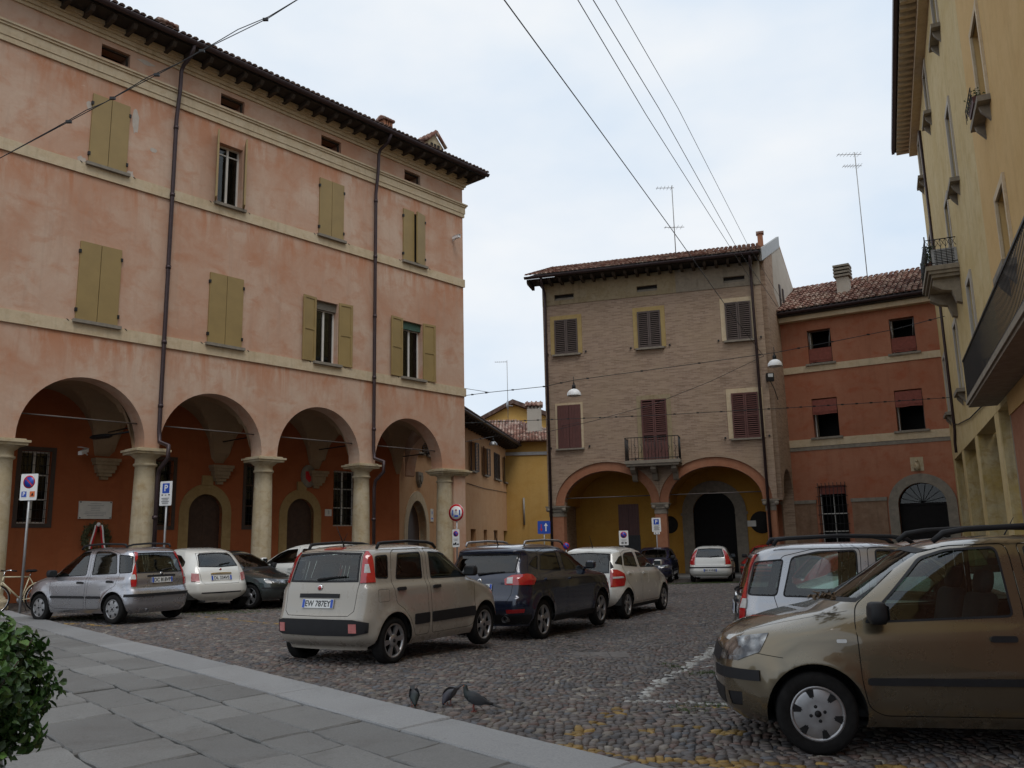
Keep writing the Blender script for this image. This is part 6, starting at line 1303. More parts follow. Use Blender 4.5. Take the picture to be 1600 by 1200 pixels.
SP['kuga'] = dict(front=[(2.06, .27), (2.2, .36), (2.26, .55), (2.25, .75), (2.18, .9), (2.0, 1.0), (1.68, 1.065), (1.32, 1.11), (1.13, 1.15), (.82, 1.29), (.52, 1.43), (.30, 1.525), (.05, 1.60), (-.30, 1.645), (-.6, 1.662)],
    rear=[(-1.95, .32), (-2.10, .43), (-2.17, .58), (-2.16, .72), (-2.10, .80), (-2.06, .95), (-2.04, 1.06), (-1.97, 1.16), (-1.87, 1.32), (-1.79, 1.46), (-1.82, 1.535), (-1.70, 1.60), (-1.40, 1.64), (-1.0, 1.662)],
    width=[(.27, .83), (.40, .885), (.60, .908), (.85, .91), (.98, .905), (1.03, .893), (1.13, .84), (1.3, .778), (1.46, .725), (1.54, .68), (1.60, .60), (1.64, .46), (1.662, .3)], ryr=[(0, .28), (.7, .26), (1.0, .24), (1.6, .2)], rxr=[(0, .32), (.7, .3), (1.0, .26), (1.6, .2)],
    axles=(1.345, -1.345), arch=.41, tyre=.345, track=.80, rim='five', seat=.62, seatx=(.1, -.85), dash=.66, mirror=(.80, 1.16), mirror_body=True, rails=(-1.45, .1, .60, 1.70, 'rim'), aerial=(-1.35, 1.64), rwiper=(1.14, .05, -.45), plate_r=.93, plate_f=.5, badge=[(1.03, False, .045, 'mirror')], exhaust=(-2.13, -.52, .40, .055), flare=.03,
    regs=side_set([(.93, .45), (.84, .38), (-.28, .38), (-.34, 1.12), (-.30, 1.565), (.15, 1.535), (.48, 1.43), (.98, 1.17), (1.02, 1.05), (1.0, .65)], [(-.36, .38), (-.80, .38), (-.90, .55), (-1.0, .72), (-1.2, .84), (-1.36, .92), (-1.42, 1.17), (-1.22, 1.515), (-.9, 1.56), (-.37, 1.565), (-.41, 1.12)],
        [(.88, 1.135), (.44, 1.385), (.14, 1.475), (-.25, 1.505), (-.28, 1.14)], [(-.44, 1.145), (-.41, 1.505), (-.92, 1.495), (-1.12, 1.455), (-1.30, 1.19)], [(-1.38, 1.20), (-1.21, 1.45), (-1.42, 1.41), (-1.66, 1.29)], handles=((-.15, 1.0), (-1.15, 1.03)), hm='body')
    + [('tail_lamp_clear', 'lamp_clear', [R_r(.53, .99), R_r(.53, 1.08), R_r(.63, 1.09), R_r(.64, .99)], False, .02, None, .03), ('tail_lamp', 'lamp_red', [R_r(.50, .965), R_r(.48, 1.06), R_r(.60, 1.12), S_(-1.78, 1.14), S_(-1.66, 1.12), S_(-1.60, 1.05), S_(-1.72, .96)], False, .018, None)]
    + rearwin([(0, 1.145), (.64, 1.165), (.615, 1.48), (0, 1.505)]) + gate([(0, .62), (.56, .64), (.62, .80), (.66, 1.14), (.63, 1.52), (0, 1.545)])
    + [('fog_lamp', 'lamp_red', [R_r(.56, .50), R_r(.56, .56), S_(-1.98, .57), S_(-1.98, .51)], False, .008, None), ('lower_cladding', 'trim', [R_r(0, .30), R_r(.6, .30), S_(-1.78, .30), S_(-1.80, .47), R_r(.6, .47), R_r(0, .50)], True, .006, None), ('sill_cladding', 'trim', T_('S', [(-.95, .27), (.95, .27), (.93, .375), (-.92, .375)]), False, .008, None)]
    + windscreen([(0, 1.16), (.70, 1.18), (.58, 1.50), (0, 1.55)]) + [('headlamp', 'headlamp', [F_(.45, .80), F_(.48, .93), S_(1.70, 1.0), S_(1.82, .86)], False, .006, None), ('grille', 'trim', T_('F', [(0, .45), (.5, .45), (.55, .7), (0, .72)]), True, .004, None)])
SP['mono'] = dict(front=[(1.88, .21), (1.98, .31), (2.03, .48), (2.01, .64), (1.94, .77), (1.77, .88), (1.50, .98), (1.28, 1.05), (.98, 1.19), (.64, 1.36), (.38, 1.46), (.12, 1.53), (-.2, 1.568), (-.5, 1.582)],
    rear=[(-1.64, .23), (-1.75, .34), (-1.79, .48), (-1.775, .64), (-1.72, .76), (-1.68, .92), (-1.63, 1.06), (-1.53, 1.24), (-1.45, 1.38), (-1.40, 1.46), (-1.27, 1.53), (-1.05, 1.57), (-.8, 1.582)],
    width=[(.21, .79), (.35, .85), (.55, .878), (.8, .875), (.94, .866), (.98, .855), (1.07, .81), (1.25, .75), (1.40, .695), (1.48, .64), (1.54, .53), (1.582, .34)], ryr=[(0, .3), (.7, .3), (1.0, .26), (1.6, .2)], rxr=[(0, .3), (.7, .3), (1.0, .26), (1.6, .2)],
    axles=(1.284, -1.284), arch=.37, tyre=.31, track=.775, rim='five', seat=.56, seatx=(.15, -.75), dash=.75, mirror=(.85, 1.10), mirror_body=True, rails=None, aerial=(-1.15, 1.575), rwiper=None, plate_r=.80, plate_f=.42, badge=None, exhaust=None,
    regs=side_set([(.92, .38), (.82, .32), (-.24, .32), (-.30, 1.08), (-.25, 1.50), (.18, 1.475), (.50, 1.375), (.98, 1.12), (1.02, .98), (.97, .6)], [(-.32, .32), (-.78, .32), (-.88, .48), (-.98, .64), (-1.12, .74), (-1.24, .82), (-1.30, 1.12), (-1.15, 1.43), (-.85, 1.49), (-.33, 1.50), (-.37, 1.08)],
        [(.88, 1.06), (.46, 1.335), (.16, 1.425), (-.21, 1.45), (-.24, 1.09)], [(-.40, 1.10), (-.37, 1.45), (-.86, 1.44), (-1.05, 1.395), (-1.20, 1.15)], [(-1.27, 1.16), (-1.13, 1.385), (-1.28, 1.36), (-1.47, 1.20)], handles=((-.12, .96), (-1.05, .99)), hm='body', mould=None)
    + [('tail_lamp_clear', 'lamp_clear', [R_r(.66, .88), R_r(.65, .92), S_(-1.45, .93), S_(-1.43, .89)], False, .015, None), ('tail_lamp', 'lamp_red', [R_r(.62, .70), R_r(.60, .90), R_r(.59, 1.08), S_(-1.50, 1.07), S_(-1.38, .98), S_(-1.36, .86), S_(-1.46, .72)], False, .013, None)]
    + [('side_glazing', 'trim', [R_r(.585, 1.09), R_r(.52, 1.42), S_(-1.43, 1.38), S_(-1.52, 1.12)], False, .003, None)] + rearwin([(0, .98), (.575, 1.0), (.515, 1.43), (0, 1.46)]) + gate([(0, .66), (.55, .68), (.60, .95), (.53, 1.45), (0, 1.48)])
    + [('sill_strip', 'trim', T_('S', [(-.92, .21), (.92, .21), (.9, .29), (-.9, .29)]), False, .006, None)]
    + windscreen([(0, 1.065), (.64, 1.09), (.55, 1.43), (0, 1.47)]) + [('headlamp', 'headlamp', [F_(.42, .64), F_(.44, .76), S_(1.50, .86), S_(1.60, .70)], False, .006, None), ('grille', 'trim', T_('F', [(0, .62), (.34, .62), (.38, .75), (0, .77)]), True, .004, None), ('lower_intake', 'trim', T_('F', [(0, .3), (.5, .3), (.5, .42), (0, .43)]), True, .002, None)])
SP['bubble'] = dict(front=[(1.62, .21), (1.75, .30), (1.82, .45), (1.81, .60), (1.75, .74), (1.62, .84), (1.34, .93), (1.12, .99), (.86, 1.12), (.60, 1.255), (.42, 1.34), (.2, 1.41), (-.1, 1.458), (-.35, 1.472)],
    rear=[(-1.50, .23), (-1.62, .33), (-1.68, .46), (-1.67, .60), (-1.61, .72), (-1.57, .86), (-1.50, 1.0), (-1.38, 1.16), (-1.24, 1.30), (-1.14, 1.37), (-.95, 1.425), (-.7, 1.458), (-.5, 1.472)],
    width=[(.21, .72), (.32, .78), (.48, .812), (.68, .81), (.82, .795), (.93, .765), (1.0, .74), (1.15, .685), (1.28, .63), (1.36, .58), (1.42, .49), (1.455, .38), (1.472, .26)], ryr=[(0, .34), (.7, .34), (1.0, .3), (1.6, .24)], rxr=[(0, .34), (.7, .34), (1.0, .28), (1.6, .24)], br=.1,
    axles=(1.15, -1.15), arch=.355, tyre=.29, track=.72, rim='five', seat=.48, seatx=(.1, -.7), dash=.62, mirror=(.75, 1.0), mirror_body=True, rails=None, aerial=None, rwiper=(1.06, .0, -.30), plate_r=.765, plate_f=.42, badge=[(.955, False, .035, 'lamp_red')], exhaust=(-1.62, .42, .24, .028),
    regs=side_set([(.82, .36), (.74, .30), (-.42, .30), (-.52, .6), (-.55, .98), (-.48, 1.37), (.08, 1.37), (.38, 1.29), (.84, 1.05), (.88, .92), (.86, .55)], None, [(.76, .99), (.36, 1.25), (.08, 1.325), (-.42, 1.325), (-.46, 1.0)], [(-.60, 1.01), (-.55, 1.32), (-.82, 1.29), (-1.12, 1.15), (-1.14, 1.04)], None, handles=((-.38, .88),), hm='chrome')
    + [('tail_lamp', 'lamp_pink', [R_r(.53, .68), R_r(.53, .86), R_r(.66, .88), R_r(.68, .70)], False, .02, None, .03)] + rearwin([(0, 1.0), (.50, 1.02), (.42, 1.29), (.36, 1.335), (0, 1.35)]) + [('gate_handle', 'chrome', T_('R', [(0, .845), (.26, .845), (.26, .875), (0, .88)]), True, .025, None)] + gate([(0, .62), (.44, .63), (.49, .70), (.52, 1.0), (.44, 1.34), (0, 1.37)])
    + [('bumper_slot', 'trim', [R_r(0, .415), R_r(.5, .42), R_r(.5, .445), R_r(0, .445)], True, .004, None)]
    + windscreen([(0, 1.0), (.58, 1.02), (.47, 1.33), (0, 1.36)]) + [('headlamp', 'headlamp', [F_(.42, .66), F_(.44, .80), S_(1.44, .82), S_(1.50, .68)], False, .006, None)])
SP['hatch'] = dict(front=[(1.86, .20), (1.97, .28), (2.01, .42), (2.0, .54), (1.97, .62), (1.88, .70), (1.60, .79), (1.30, .86), (1.12, .90), (1.02, .935), (.70, 1.11), (.42, 1.25), (.24, 1.33), (.04, 1.385), (-.25, 1.418), (-.5, 1.428)],
    rear=[(-1.66, .22), (-1.77, .31), (-1.81, .45), (-1.79, .60), (-1.74, .72), (-1.70, .86), (-1.65, .97), (-1.52, 1.12), (-1.37, 1.27), (-1.27, 1.34), (-1.10, 1.39), (-.9, 1.418), (-.7, 1.428)],
    width=[(.20, .76), (.30, .815), (.45, .84), (.65, .842), (.78, .835), (.82, .825), (.91, .775), (.97, .755), (1.12, .705), (1.26, .645), (1.33, .59), (1.38, .50), (1.41, .40), (1.428, .28)],
    axles=(1.25, -1.23), arch=.345, tyre=.29, track=.74, rim='five', seat=.42, seatx=(.1, -.72), dash=.62, mirror=(.72, .93), rails=None, aerial=None, rwiper=(.985, 0, -.36), plate_r=.47, plate_f=.44, badge=None, exhaust=None,
    regs=side_set([(.92, .36), (.82, .29), (-.25, .29), (-.31, .94), (-.26, 1.355), (.10, 1.33), (.36, 1.23), (.86, .965), (.95, .85), (.93, .5)], [(-.33, .29), (-.76, .29), (-.84, .42), (-.95, .55), (-1.12, .66), (-1.24, .74), (-1.28, .96), (-1.08, 1.30), (-.82, 1.35), (-.34, 1.355), (-.38, .94)],
        [(.80, .935), (.34, 1.195), (.08, 1.285), (-.215, 1.31), (-.25, .945)], [(-.42, .95), (-.39, 1.31), (-.80, 1.305), (-1.0, 1.265), (-1.18, .97)], None, handles=((-.12, .80), (-1.05, .82)), mould=((-.27, .85, .45, .50), (-.80, -.335, .45, .50)))
    + [('tail_lamp', 'lamp_red', [R_r(.60, .68), R_r(.595, .95), R_r(.50, 1.30), S_(-1.30, 1.27), S_(-1.46, .98), S_(-1.52, .90), S_(-1.56, .70)], False, .012, None)] + rearwin([(0, .965), (.57, .975), (.475, 1.31), (0, 1.33)]) + gate([(0, .64), (.585, .65), (.58, .96), (.485, 1.325), (0, 1.345)])
    + [('bumper_strip', 'trim', [R_r(0, .555), R_r(.6, .555), S_(-1.50, .555), S_(-1.50, .605), R_r(.6, .605), R_r(0, .605)], True, .012, None)]
    + windscreen([(0, .945), (.62, .96), (.50, 1.30), (0, 1.335)]) + [('headlamp', 'headlamp', [F_(.36, .575), F_(.36, .66), F_(.56, .69), S_(1.62, .70), S_(1.70, .60)], False, .006, None), ('grille', 'trim', T_('F', [(0, .59), (.32, .59), (.32, .655), (0, .66)]), True, .002, None), ('front_strip', 'trim', [F_(0, .46), F_(.6, .46), S_(1.62, .46), S_(1.62, .50), F_(.6, .50), F_(0, .50)], True, .012, None), ('lower_intake', 'trim', T_('F', [(0, .27), (.45, .27), (.48, .38), (0, .39)]), True, .002, None), ('bonnet_gap', 'gap', T_('F', [(.36, .675), (.66, .88), (.655, .884), (.355, .679)]), False, -.004, None)])
P_ = dict(silver=paint('silver_paint', (.38, .38, .395), .85, .3), grey=paint('silver_grey_paint', (.42, .42, .45), .8, .3), brown=paint('bronze_paint', (.175, .142, .092), .75, .30, .3), beige=paint('beige_paint', (.345, .315, .268), .0, .3, .2), navy=paint('dark_navy_paint', (.010, .017, .042), .3, .22, .12), white=paint('white_paint_car', (.70, .70, .66), 0, .3, .2), ivory=paint('ivory_paint', (.74, .735, .69), 0, .28, .2), green=paint('dark_green_paint', (.022, .034, .036), .4, .3, .25), blue=paint('dark_blue_paint', (.010, .013, .048), .3, .25, .15), red=paint('red_paint', (.42, .018, .014), 0, .32, .15), pearl=paint('pearl_white_paint', (.66, .65, .60), .05, .28, .2))
build_car('small_car', SP['panda_b'], P_['beige'], 'beige hatchback with black roof rails and a black rear bumper band, plate EW 787EY', -1.76, 12.87, R(61.5), plate_r='EW 787EY')
build_car('suv', SP['kuga'], P_['navy'], 'dark navy SUV with silver roof rails parked between beige hatchback and white monovolume', .31, 17.02, R(62.4), plate_r='DX 5635', rear_glass='glass_dark', glass='glass_dark')
build_car('compact_car', SP['mono'], P_['pearl'], 'pearl white monovolume with triangular red rear lights, ahead of the navy SUV', 2.32, 21.06, R(62.3), glass='glass')
build_car('small_car', SP['panda_a'], P_['grey'], 'silver grey hatchback with tall rear lights parked by the bicycle', -8.78, 18.74, R(152.9), plate_r='DC 818VP')
build_car('small_car', SP['bubble'], P_['ivory'], 'rounded ivory three-door car with a chrome tailgate handle', -8.15, 21.6, R(138), plate_r='DL 334VS')
build_car('hatchback', SP['hatch'], P_['green'], 'dark green hatchback facing the square beside the rounded ivory car', -7.4, 22.6, R(-22), plate_f='')
build_car('compact_car', SP['mono'], P_['white'], 'white monovolume mostly hidden behind the beige hatchback', -5.6, 23.6, R(150), glass='glass_dark')
build_car('hatchback', SP['hatch'], P_['blue'], 'dark blue hatchback facing out from the brick portico pillar', 6.0, 37.3, R(-106), plate_f='')
build_car('hatchback', SP['hatch'], P_['white'], 'white hatchback with red lamps parked nose-in before the black gate', 8.3, 36.6, R(73.6), plate_r='BH 414NB')
build_car('hatchback', SP['hatch'], P_['red'], 'red hatchback facing out next to the white hatchback at the brick house', 10.6, 36.4, R(-118))
build_car('small_car', SP['panda_a'], P_['silver'], 'bright silver hatchback with black rails parked beyond the bronze one', 4.02, 9.45, R(-13), plate_r='BZ 207AK')
build_car('small_car', SP['panda_a'], P_['brown'], 'bronze hatchback with leaves on its wiper cowl and patterned wheel covers', 3.42, 6.97, R(169))
build_car('compact_car', SP['mono'], P_['white'], 'white monovolume in the row between bright silver car and red car', 5.7, 12.3, R(170))
build_car('hatchback', SP['hatch'], P_['red'], 'red hatchback seen through the windows of the bright silver car', 6.5, 14.9, R(-9))
# ================================================================== street signs
def sign(label, px, py, Y, w, h, els, pole=True, yaw=0.0, back='white', shape='rect', name='road_sign', extra=0.0, cat='sign'):
    c = at_depth(px, py, Y); zb = gz(c.x, c.y) - .03; t = empty(name, (c.x, c.y, zb), yaw); tag(t, label, cat); zc = c.z - zb
    if pole: MB().tube([(0, .035, 0), (0, .035, zc + h / 2 + extra)], .03, 10).build('pole', M['galv'], t)
    mb = MB()
    if shape == 'rect': mb.prism(fillet(rect(-w / 2, w / 2, zc - h / 2, zc + h / 2), .03), -.012, .004)
    else: mb.lathe([(.001, -.012), (w / 2, -.012), (w / 2, .004), (.001, .004)], 28, 'y', (0, 0, zc))
    bd = mb.build('board', M[back], t)
    for i, e in enumerate(els):
        y = -.0135 - .0016 * i; k = e[0]; mb = MB()
        if k == 'rect': _, x, z, a, b, m = e; mb.box(x - a / 2, x + a / 2, y - .001, y + .001, zc + z - b / 2, zc + z + b / 2)
        elif k == 'disc': _, x, z, r, m = e; mb.lathe([(.001, y), (r, y), (r, y + .0012)], 26, 'y', (x, 0, zc + z))
        elif k == 'ring': _, x, z, r0, r, m = e; mb.lathe([(r0, y + .001), (r0, y), (r, y), (r, y + .0012)], 28, 'y', (x, 0, zc + z))
        elif k == 'bar': _, x, z, a, b, an, m = e; mb.add([(x + q * math.cos(an) - s_ * math.sin(an), y, zc + z + q * math.sin(an) + s_ * math.cos(an)) for q, s_ in ((-a / 2, -b / 2), (a / 2, -b / 2), (a / 2, b / 2), (-a / 2, b / 2))], [(0, 1, 2, 3)])
        elif k == 'poly': _, pts, m = e; mb.add([(a, y, zc + b) for a, b in pts], [tuple(range(len(pts)))])
        elif k == 'text': _, s_, x, z, sz, m = e; text_mesh('lettering', s_, sz, M[m], bd, Matrix.Translation((x, y, zc + z)) @ Matrix.Rotation(math.pi / 2, 4, 'X'), bold=.004); continue
        mb.build('marking', M[m], bd)
    return t
def noparking(x, z, r): return [('disc', x, z, r, 'signred'), ('disc', x, z, r * .8, 'blue'), ('bar', x, z, r * 1.7, r * .2, R(-45), 'signred')]
def lines(x, z, w, n, dz, m='greytext', h=.012): return [('rect', x, z - i * dz, w * (1 - .25 * (i % 2)), h, m) for i in range(n)]
sign('no-parking sign over small blue P and orange panels on a pole beside the bicycle', 45.5, 761, 20.4, .44, .63, noparking(0, .12, .155) + [('rect', -.11, -.17, .13, .13, 'blue'), ('text', 'P', -.11, -.17, .12, 'white'), ('rect', .11, -.17, .13, .13, 'signorange'), ('poly', [(.07, -.21), (.15, -.21), (.13, -.13)], 'black')], yaw=R(-8))
sign('white parking sign with blue P and printed lines beside a portico column', 259.5, 771, 23.3, .40, .66, [('rect', 0, .14, .24, .27, 'blue'), ('text', 'P', 0, .14, .24, 'white'), ('rect', -.11, -.04, .05, .025, 'black'), ('rect', 0, -.045, .05, .015, 'black'), ('rect', .12, -.04, .06, .025, 'black')] + lines(0, -.13, .26, 4, .045, h=.02), yaw=R(-20))
sign('round red-ringed restriction sign on the corner pier pole', 713, 801, 32.6, .66, .66, [('disc', 0, 0, .325, 'signred'), ('disc', 0, 0, .25, 'white'), ('rect', 0, -.13, .16, .07, 'blue'), ('rect', -.15, 0, .05, .2, 'blue'), ('rect', .15, 0, .05, .2, 'blue'), ('disc', 0, .09, .04, 'signred'), ('rect', 0, .04, .03, .1, 'greytext')], shape='disc', yaw=R(-25), extra=-.1)
sign('narrow white no-parking and tow-away plate below the round sign', 712.5, 841, 32.58, .30, .66, noparking(0, .17, .11) + lines(0, -.03, .2, 2, .05) + [('poly', [(-.12, -.24), (-.12, -.19), (-.04, -.19), (-.02, -.15), (.02, -.15), (.03, -.24)], 'black'), ('rect', .09, -.22, .09, .04, 'black')], pole=False, yaw=R(-25), name='tow_away_plate')
sign('square blue priority sign with white and red arrows left of the brick pillar', 850, 824, 38.2, .56, .56, [('poly', [(.06, -.17), (.11, -.17), (.11, .06), (.17, .06), (.085, .2), (0, .06), (.06, .06)], 'white'), ('poly', [(-.14, .14), (-.10, .14), (-.10, -.06), (-.05, -.06), (-.12, -.18), (-.19, -.06), (-.14, -.06)], 'signred')], back='blue', yaw=R(0))
sign('white parking sign with blue P and print beside the central brick pillar', 1025.5, 820, 38.6, .40, .62, [('rect', 0, .13, .24, .24, 'blue'), ('text', 'P', 0, .13, .22, 'white')] + lines(0, -.04, .26, 5, .045, h=.02) + [('rect', 0, -.37, .27, .1, 'white'), ('rect', -.06, -.37, .05, .05, 'greytext'), ('rect', .06, -.37, .05, .05, 'greytext')])
sign('white no-parking sign with printed lines before the dark red shutter', 974.5, 840.5, 37.4, .40, .62, noparking(0, .13, .14) + lines(0, -.08, .24, 2, .05) + [('rect', -.06, -.21, .1, .05, 'black'), ('rect', .08, -.21, .09, .05, 'black')])
sign('small round no-parking sign low on a thin pole at the left brick pillar', 884.5, 853, 37.0, .30, .30, noparking(0, 0, .15), shape='disc', back='galv')
# ================================================================== street lamps hung on cables, cables
def lamp(label, px, py, Y, d, m='white', drop=.25):
    c = at_depth(px, py, Y); t = empty('hanging_lamp', c); tag(t, label, 'street lamp', 'lamps hung over the square')
    MB().lathe([(d * .5, -d * .06), (d * .5, 0), (d * .46, d * .16), (d * .34, d * .32), (d * .18, d * .41), (.05, d * .43)], 26).build('shade', M[m], t)
    MB().lathe([(.001, -d * .14), (d * .2, -d * .12), (d * .36, -d * .06), (d * .45, -d * .03)], 22).build('lens', M['lamp_clear'] if m != 'white' else M['plaque'], t)
    MB().lathe([(.001, d * .86), (d * .06, d * .86), (d * .06, d * .72), (d * .13, d * .70), (d * .14, d * .44), (.001, d * .42)], 14).build('housing', M['black'], t); MB().tube([(0, 0, d * .8), (0, 0, d * .86 + drop)], .012, 5).build('hook', M['iron'], t); return c
lamp('white domed hanging lamp before the brick house upper windows', 897, 617, 33.0, .56); lamp('white domed hanging lamp at the corner between brick and red houses', 1211, 571, 33.0, .57); lamp('small silver hanging lamp over the side street', 770.5, 695, 47.0, .46, 'galv', .1)
def cable(label, pts, r=.012, knots=0, name='overhead_cable', m='iron'):
    P3 = [at_depth(*p) for p in pts]; full = []
    for i in range(len(P3) - 1):
        for k in range(6): full.append(P3[i].lerp(P3[i + 1], k / 6))
    full.append(P3[-1]); mb = MB().tube(full, r, 5, caps=False); t = empty(name, P3[0]); tag(t, label, 'cable', 'cables over the square')
    mb.v = [tuple(Vector(v) - P3[0]) for v in mb.v]; mb.build('wire', M[m], t)
    for i in range(knots):
        f = (i + .5) / knots * (len(P3) - 1); p = P3[int(f)].lerp(P3[int(f) + 1], f - int(f)) - P3[0]; MB().box(p.x - .05, p.x + .05, p.y - .025, p.y + .025, p.z - .025, p.z + .025).build('cable_clip', M['iron'], t)
    return t
cable('thick black cable slanting down to the brick house corner', [(700, -125, 13), (788, 0, 14), (920, 180, 19), (1045, 352, 26), (1150, 500, 34), (1193, 556, 38.6)], .013)
cable('leftmost of three thin wires over the brick house roof', [(840, -110, 14), (903, 0, 15), (1010, 180, 21), (1140, 385, 34), (1185, 455, 39.5)], .010)
cable('middle of three thin wires over the brick house roof', [(860, -110, 14), (927, 0, 15), (1030, 170, 21), (1150, 385, 34), (1215, 480, 40)], .010)
cable('rightmost of three thin wires over the brick house roof', [(895, -110, 14), (962, 0, 15), (1060, 170, 21), (1168, 382, 34), (1222, 470, 40)], .008)
t_ = cable('twisted pair of dark cables crossing before the pink palazzo', [(-560, 540, 15), (-110, 305, 15), (0, 247, 15), (104, 192, 15), (164, 160, 15), (207, 137, 15), (283, 97, 15), (328, 73, 15), (420, 28, 15), (480, -10, 15), (600, -95, 15), (900, -320, 15)], .009, 9)
P3 = [at_depth(*p) for p in [(-560, 540, 15), (-110, 305, 15), (0, 247, 15), (104, 190, 15), (135, 172, 15), (164, 160, 15), (207, 135, 15), (230, 121, 15), (283, 97, 15), (345, 62, 15), (372, 46, 15), (420, 26, 15), (480, -10, 15), (600, -95, 15), (900, -320, 15)]]
o = MB().tube([p - P3[0] for p in P3], .009, 5).build('wire', M['iron'], t_)
cable('span cable carrying the domed lamps between brick and yellow houses', [(727, 618, 34), (765, 613, 34), (850, 604, 33.5), (897, 594, 33), (1045, 574, 33), (1211, 551, 33), (1300, 534, 31), (1400, 514, 30), (1476, 494, 28)], .013, 14)
cable('short cable tying the span to the palazzo corner', [(727, 607, 34), (765, 613, 34)], .010)
cable('clipped electric cable running level across the brick and red house fronts', [(727, 661, 34), (850, 656, 36), (1000, 650, 36), (1220, 638, 35), (1350, 630, 33), (1486, 621, 31.5)], .012, 30)
cable('slack wire rising across the brick front to its corner', [(850, 676, 37.5), (930, 657, 37), (1020, 632, 37), (1110, 596, 37), (1194, 556, 38.5)], .011)
cable('short wire holding the small silver lamp over the side street', [(727, 690, 40), (771, 682, 47), (828, 676, 47), (905, 660, 39)], .011, 3)
# ================================================================== things on the palazzo wall
def on_wall(B_, px, py, off): s_, z_ = B_.loc(px, py, off); return B_.world(s_, off, z_), math.atan2(B_.d.y, B_.d.x), s_, z_
p, rz, *_ = on_wall(A, 149, 797, DEP - .03); t_ = empty('memorial_plaque', p, rz); tag(t_, 'white marble memorial plaque with engraved lines on the orange portico wall', 'plaque')
MB().box(-.50, .50, -.02, .03, -.27, .27).build('slab', M['plaque'], t_)
mb = MB()
for i, w in enumerate((.34, .5, .28, .28, .28, .62, .66, .5)): mb.box(-w / 2, w / 2, -.0225, -.0205, .19 - i * .052, .202 - i * .052)
o = mb.build('engraving', M['greytext'], t_); o['kind'] = 'stuff'
for (x, z) in ((-.46, .24), (.46, .24), (-.46, -.24), (.46, -.24)): MB().lathe([(.001, -.04), (.02, -.035), (.022, -.02)], 10, 'y', (x, 0, z)).build('stud', M['iron'], t_)
p, rz, *_ = on_wall(A, 150, 841, DEP - .12); t_ = empty('wreath', p, rz); tag(t_, 'laurel wreath with red and white ribbons hung below the memorial plaque', 'wreath')
mb = MB(); M['laurel'] = plain('dry_laurel', (.055, .055, .018), .7, var=.4, scale=12)
for _ in range(900):
    a = random.uniform(0, 6.283); rr = .36 + random.gauss(0, .05); dx = random.gauss(0, .05); x, z, y = rr * math.cos(a), rr * math.sin(a) * 1.05, random.gauss(0, .05); b = a + math.pi / 2 + random.uniform(-.9, .9); l = random.uniform(.06, .1); n = random.uniform(-.04, .04)
    mb.add([(x, y, z), (x + l * .5 * math.cos(b) - .018 * math.sin(b), y - .02, z + l * .5 * math.sin(b) + .018 * math.cos(b)), (x + l * math.cos(b), y + n, z + l * math.sin(b)), (x + l * .5 * math.cos(b) + .018 * math.sin(b), y - .01, z + l * .5 * math.sin(b) - .018 * math.cos(b))], [(0, 1, 2, 3)])
mb.tube([(.36 * math.cos(q), 0, .38 * math.sin(q)) for q in [2 * math.pi * k / 24 for k in range(25)]], .05, 6); mb.build('ring', M['laurel'], t_, fix=False)
for sg in (-1, 1):
    for m_, o_ in (('signred', 0), ('white', .048)):
        mb = MB(); vs = []
        for k in range(9): f = k / 8; vs += [(sg * (.02 + o_ + f * .13), -.12 - .02 * math.sin(f * 6), .40 - f * .72), (sg * (.07 + o_ + f * .14), -.13 - .02 * math.sin(f * 6 + .5), .40 - f * .72)]
        mb.add(vs, [(2 * k, 2 * k + 1, 2 * k + 3, 2 * k + 2) for k in range(8)], True); mb.build('ribbon', M[m_], t_)
mb = MB(); mb.lathe([(.001, -.18), (.05, -.16), (.07, -.12), (.05, -.1)], 12, 'y', (0, 0, .41)); mb.build('bow', M['white'], t_)
p, rz, *_ = on_wall(A, 482, 744, DEP - .06); t_ = empty('oval_crest', p, rz); tag(t_, 'pale oval crest with a red shield above the second portico door', 'crest')
mb = MB().lathe([(.001, -.05), (.29, -.05), (.32, -.02), (.32, .05)], 28, 'y'); mb.v = [(a, b, c * 1.35) for a, b, c in mb.v]; mb.build('disc', M['sillstone'], t_); MB().prism([(-.17, .17), (.17, .17), (.16, -.1), (0, -.24), (-.16, -.1)], -.07, -.04).build('shield', M['signred'], t_)
p, rz, *_ = on_wall(A, 513, 801, DEP - .02); t_ = empty('house_number', p, rz); tag(t_, 'small white house number 3 plate beside the portico door', 'house number'); MB().box(-.15, .15, -.01, .02, -.13, .13).build('plate', M['plaque'], t_); text_mesh('numeral', '3', .2, M['greytext'], t_, Matrix.Translation((0, -.012, 0)) @ Matrix.Rotation(math.pi / 2, 4, 'X'), bold=.004)
p, rz, *_ = on_wall(T, 675, 805, -.02); t_ = empty('wall_notice', p, rz); tag(t_, 'small white and blue notice beside the arched door of the tan house', 'notice'); MB().box(-.22, .22, -.01, .02, -.3, .3).build('plate', M['plaque'], t_); MB().box(-.05, .05, -.0125, -.0105, .05, .18).build('emblem', M['blue'], t_); MB().box(-.16, .16, -.0125, -.0105, -.2, -.12).build('caption', M['blue'], t_)
def cctv(label, p, rz, tilt):
    t_ = empty('security_camera', p, rz); tag(t_, label, 'camera'); mb = MB(); mb.box(-.06, .06, -.42, -.05, -.05, .06); mb.v = [(a, b, c + (b + .1) * tilt) for a, b, c in mb.v]; mb.build('housing', M['white'], t_); MB().tube([(0, 0, -.12), (0, -.02, -.1), (0, -.18, -.06)], .022, 6).build('bracket', M['white'], t_); MB().box(-.065, .065, -.46, -.04, .075, .085).build('sunshield', M['white'], t_)
p, rz, *_ = on_wall(A, 137, 705, DEP - .45); cctv('white security camera under the vault over the memorial plaque', p, rz - .9, .35)
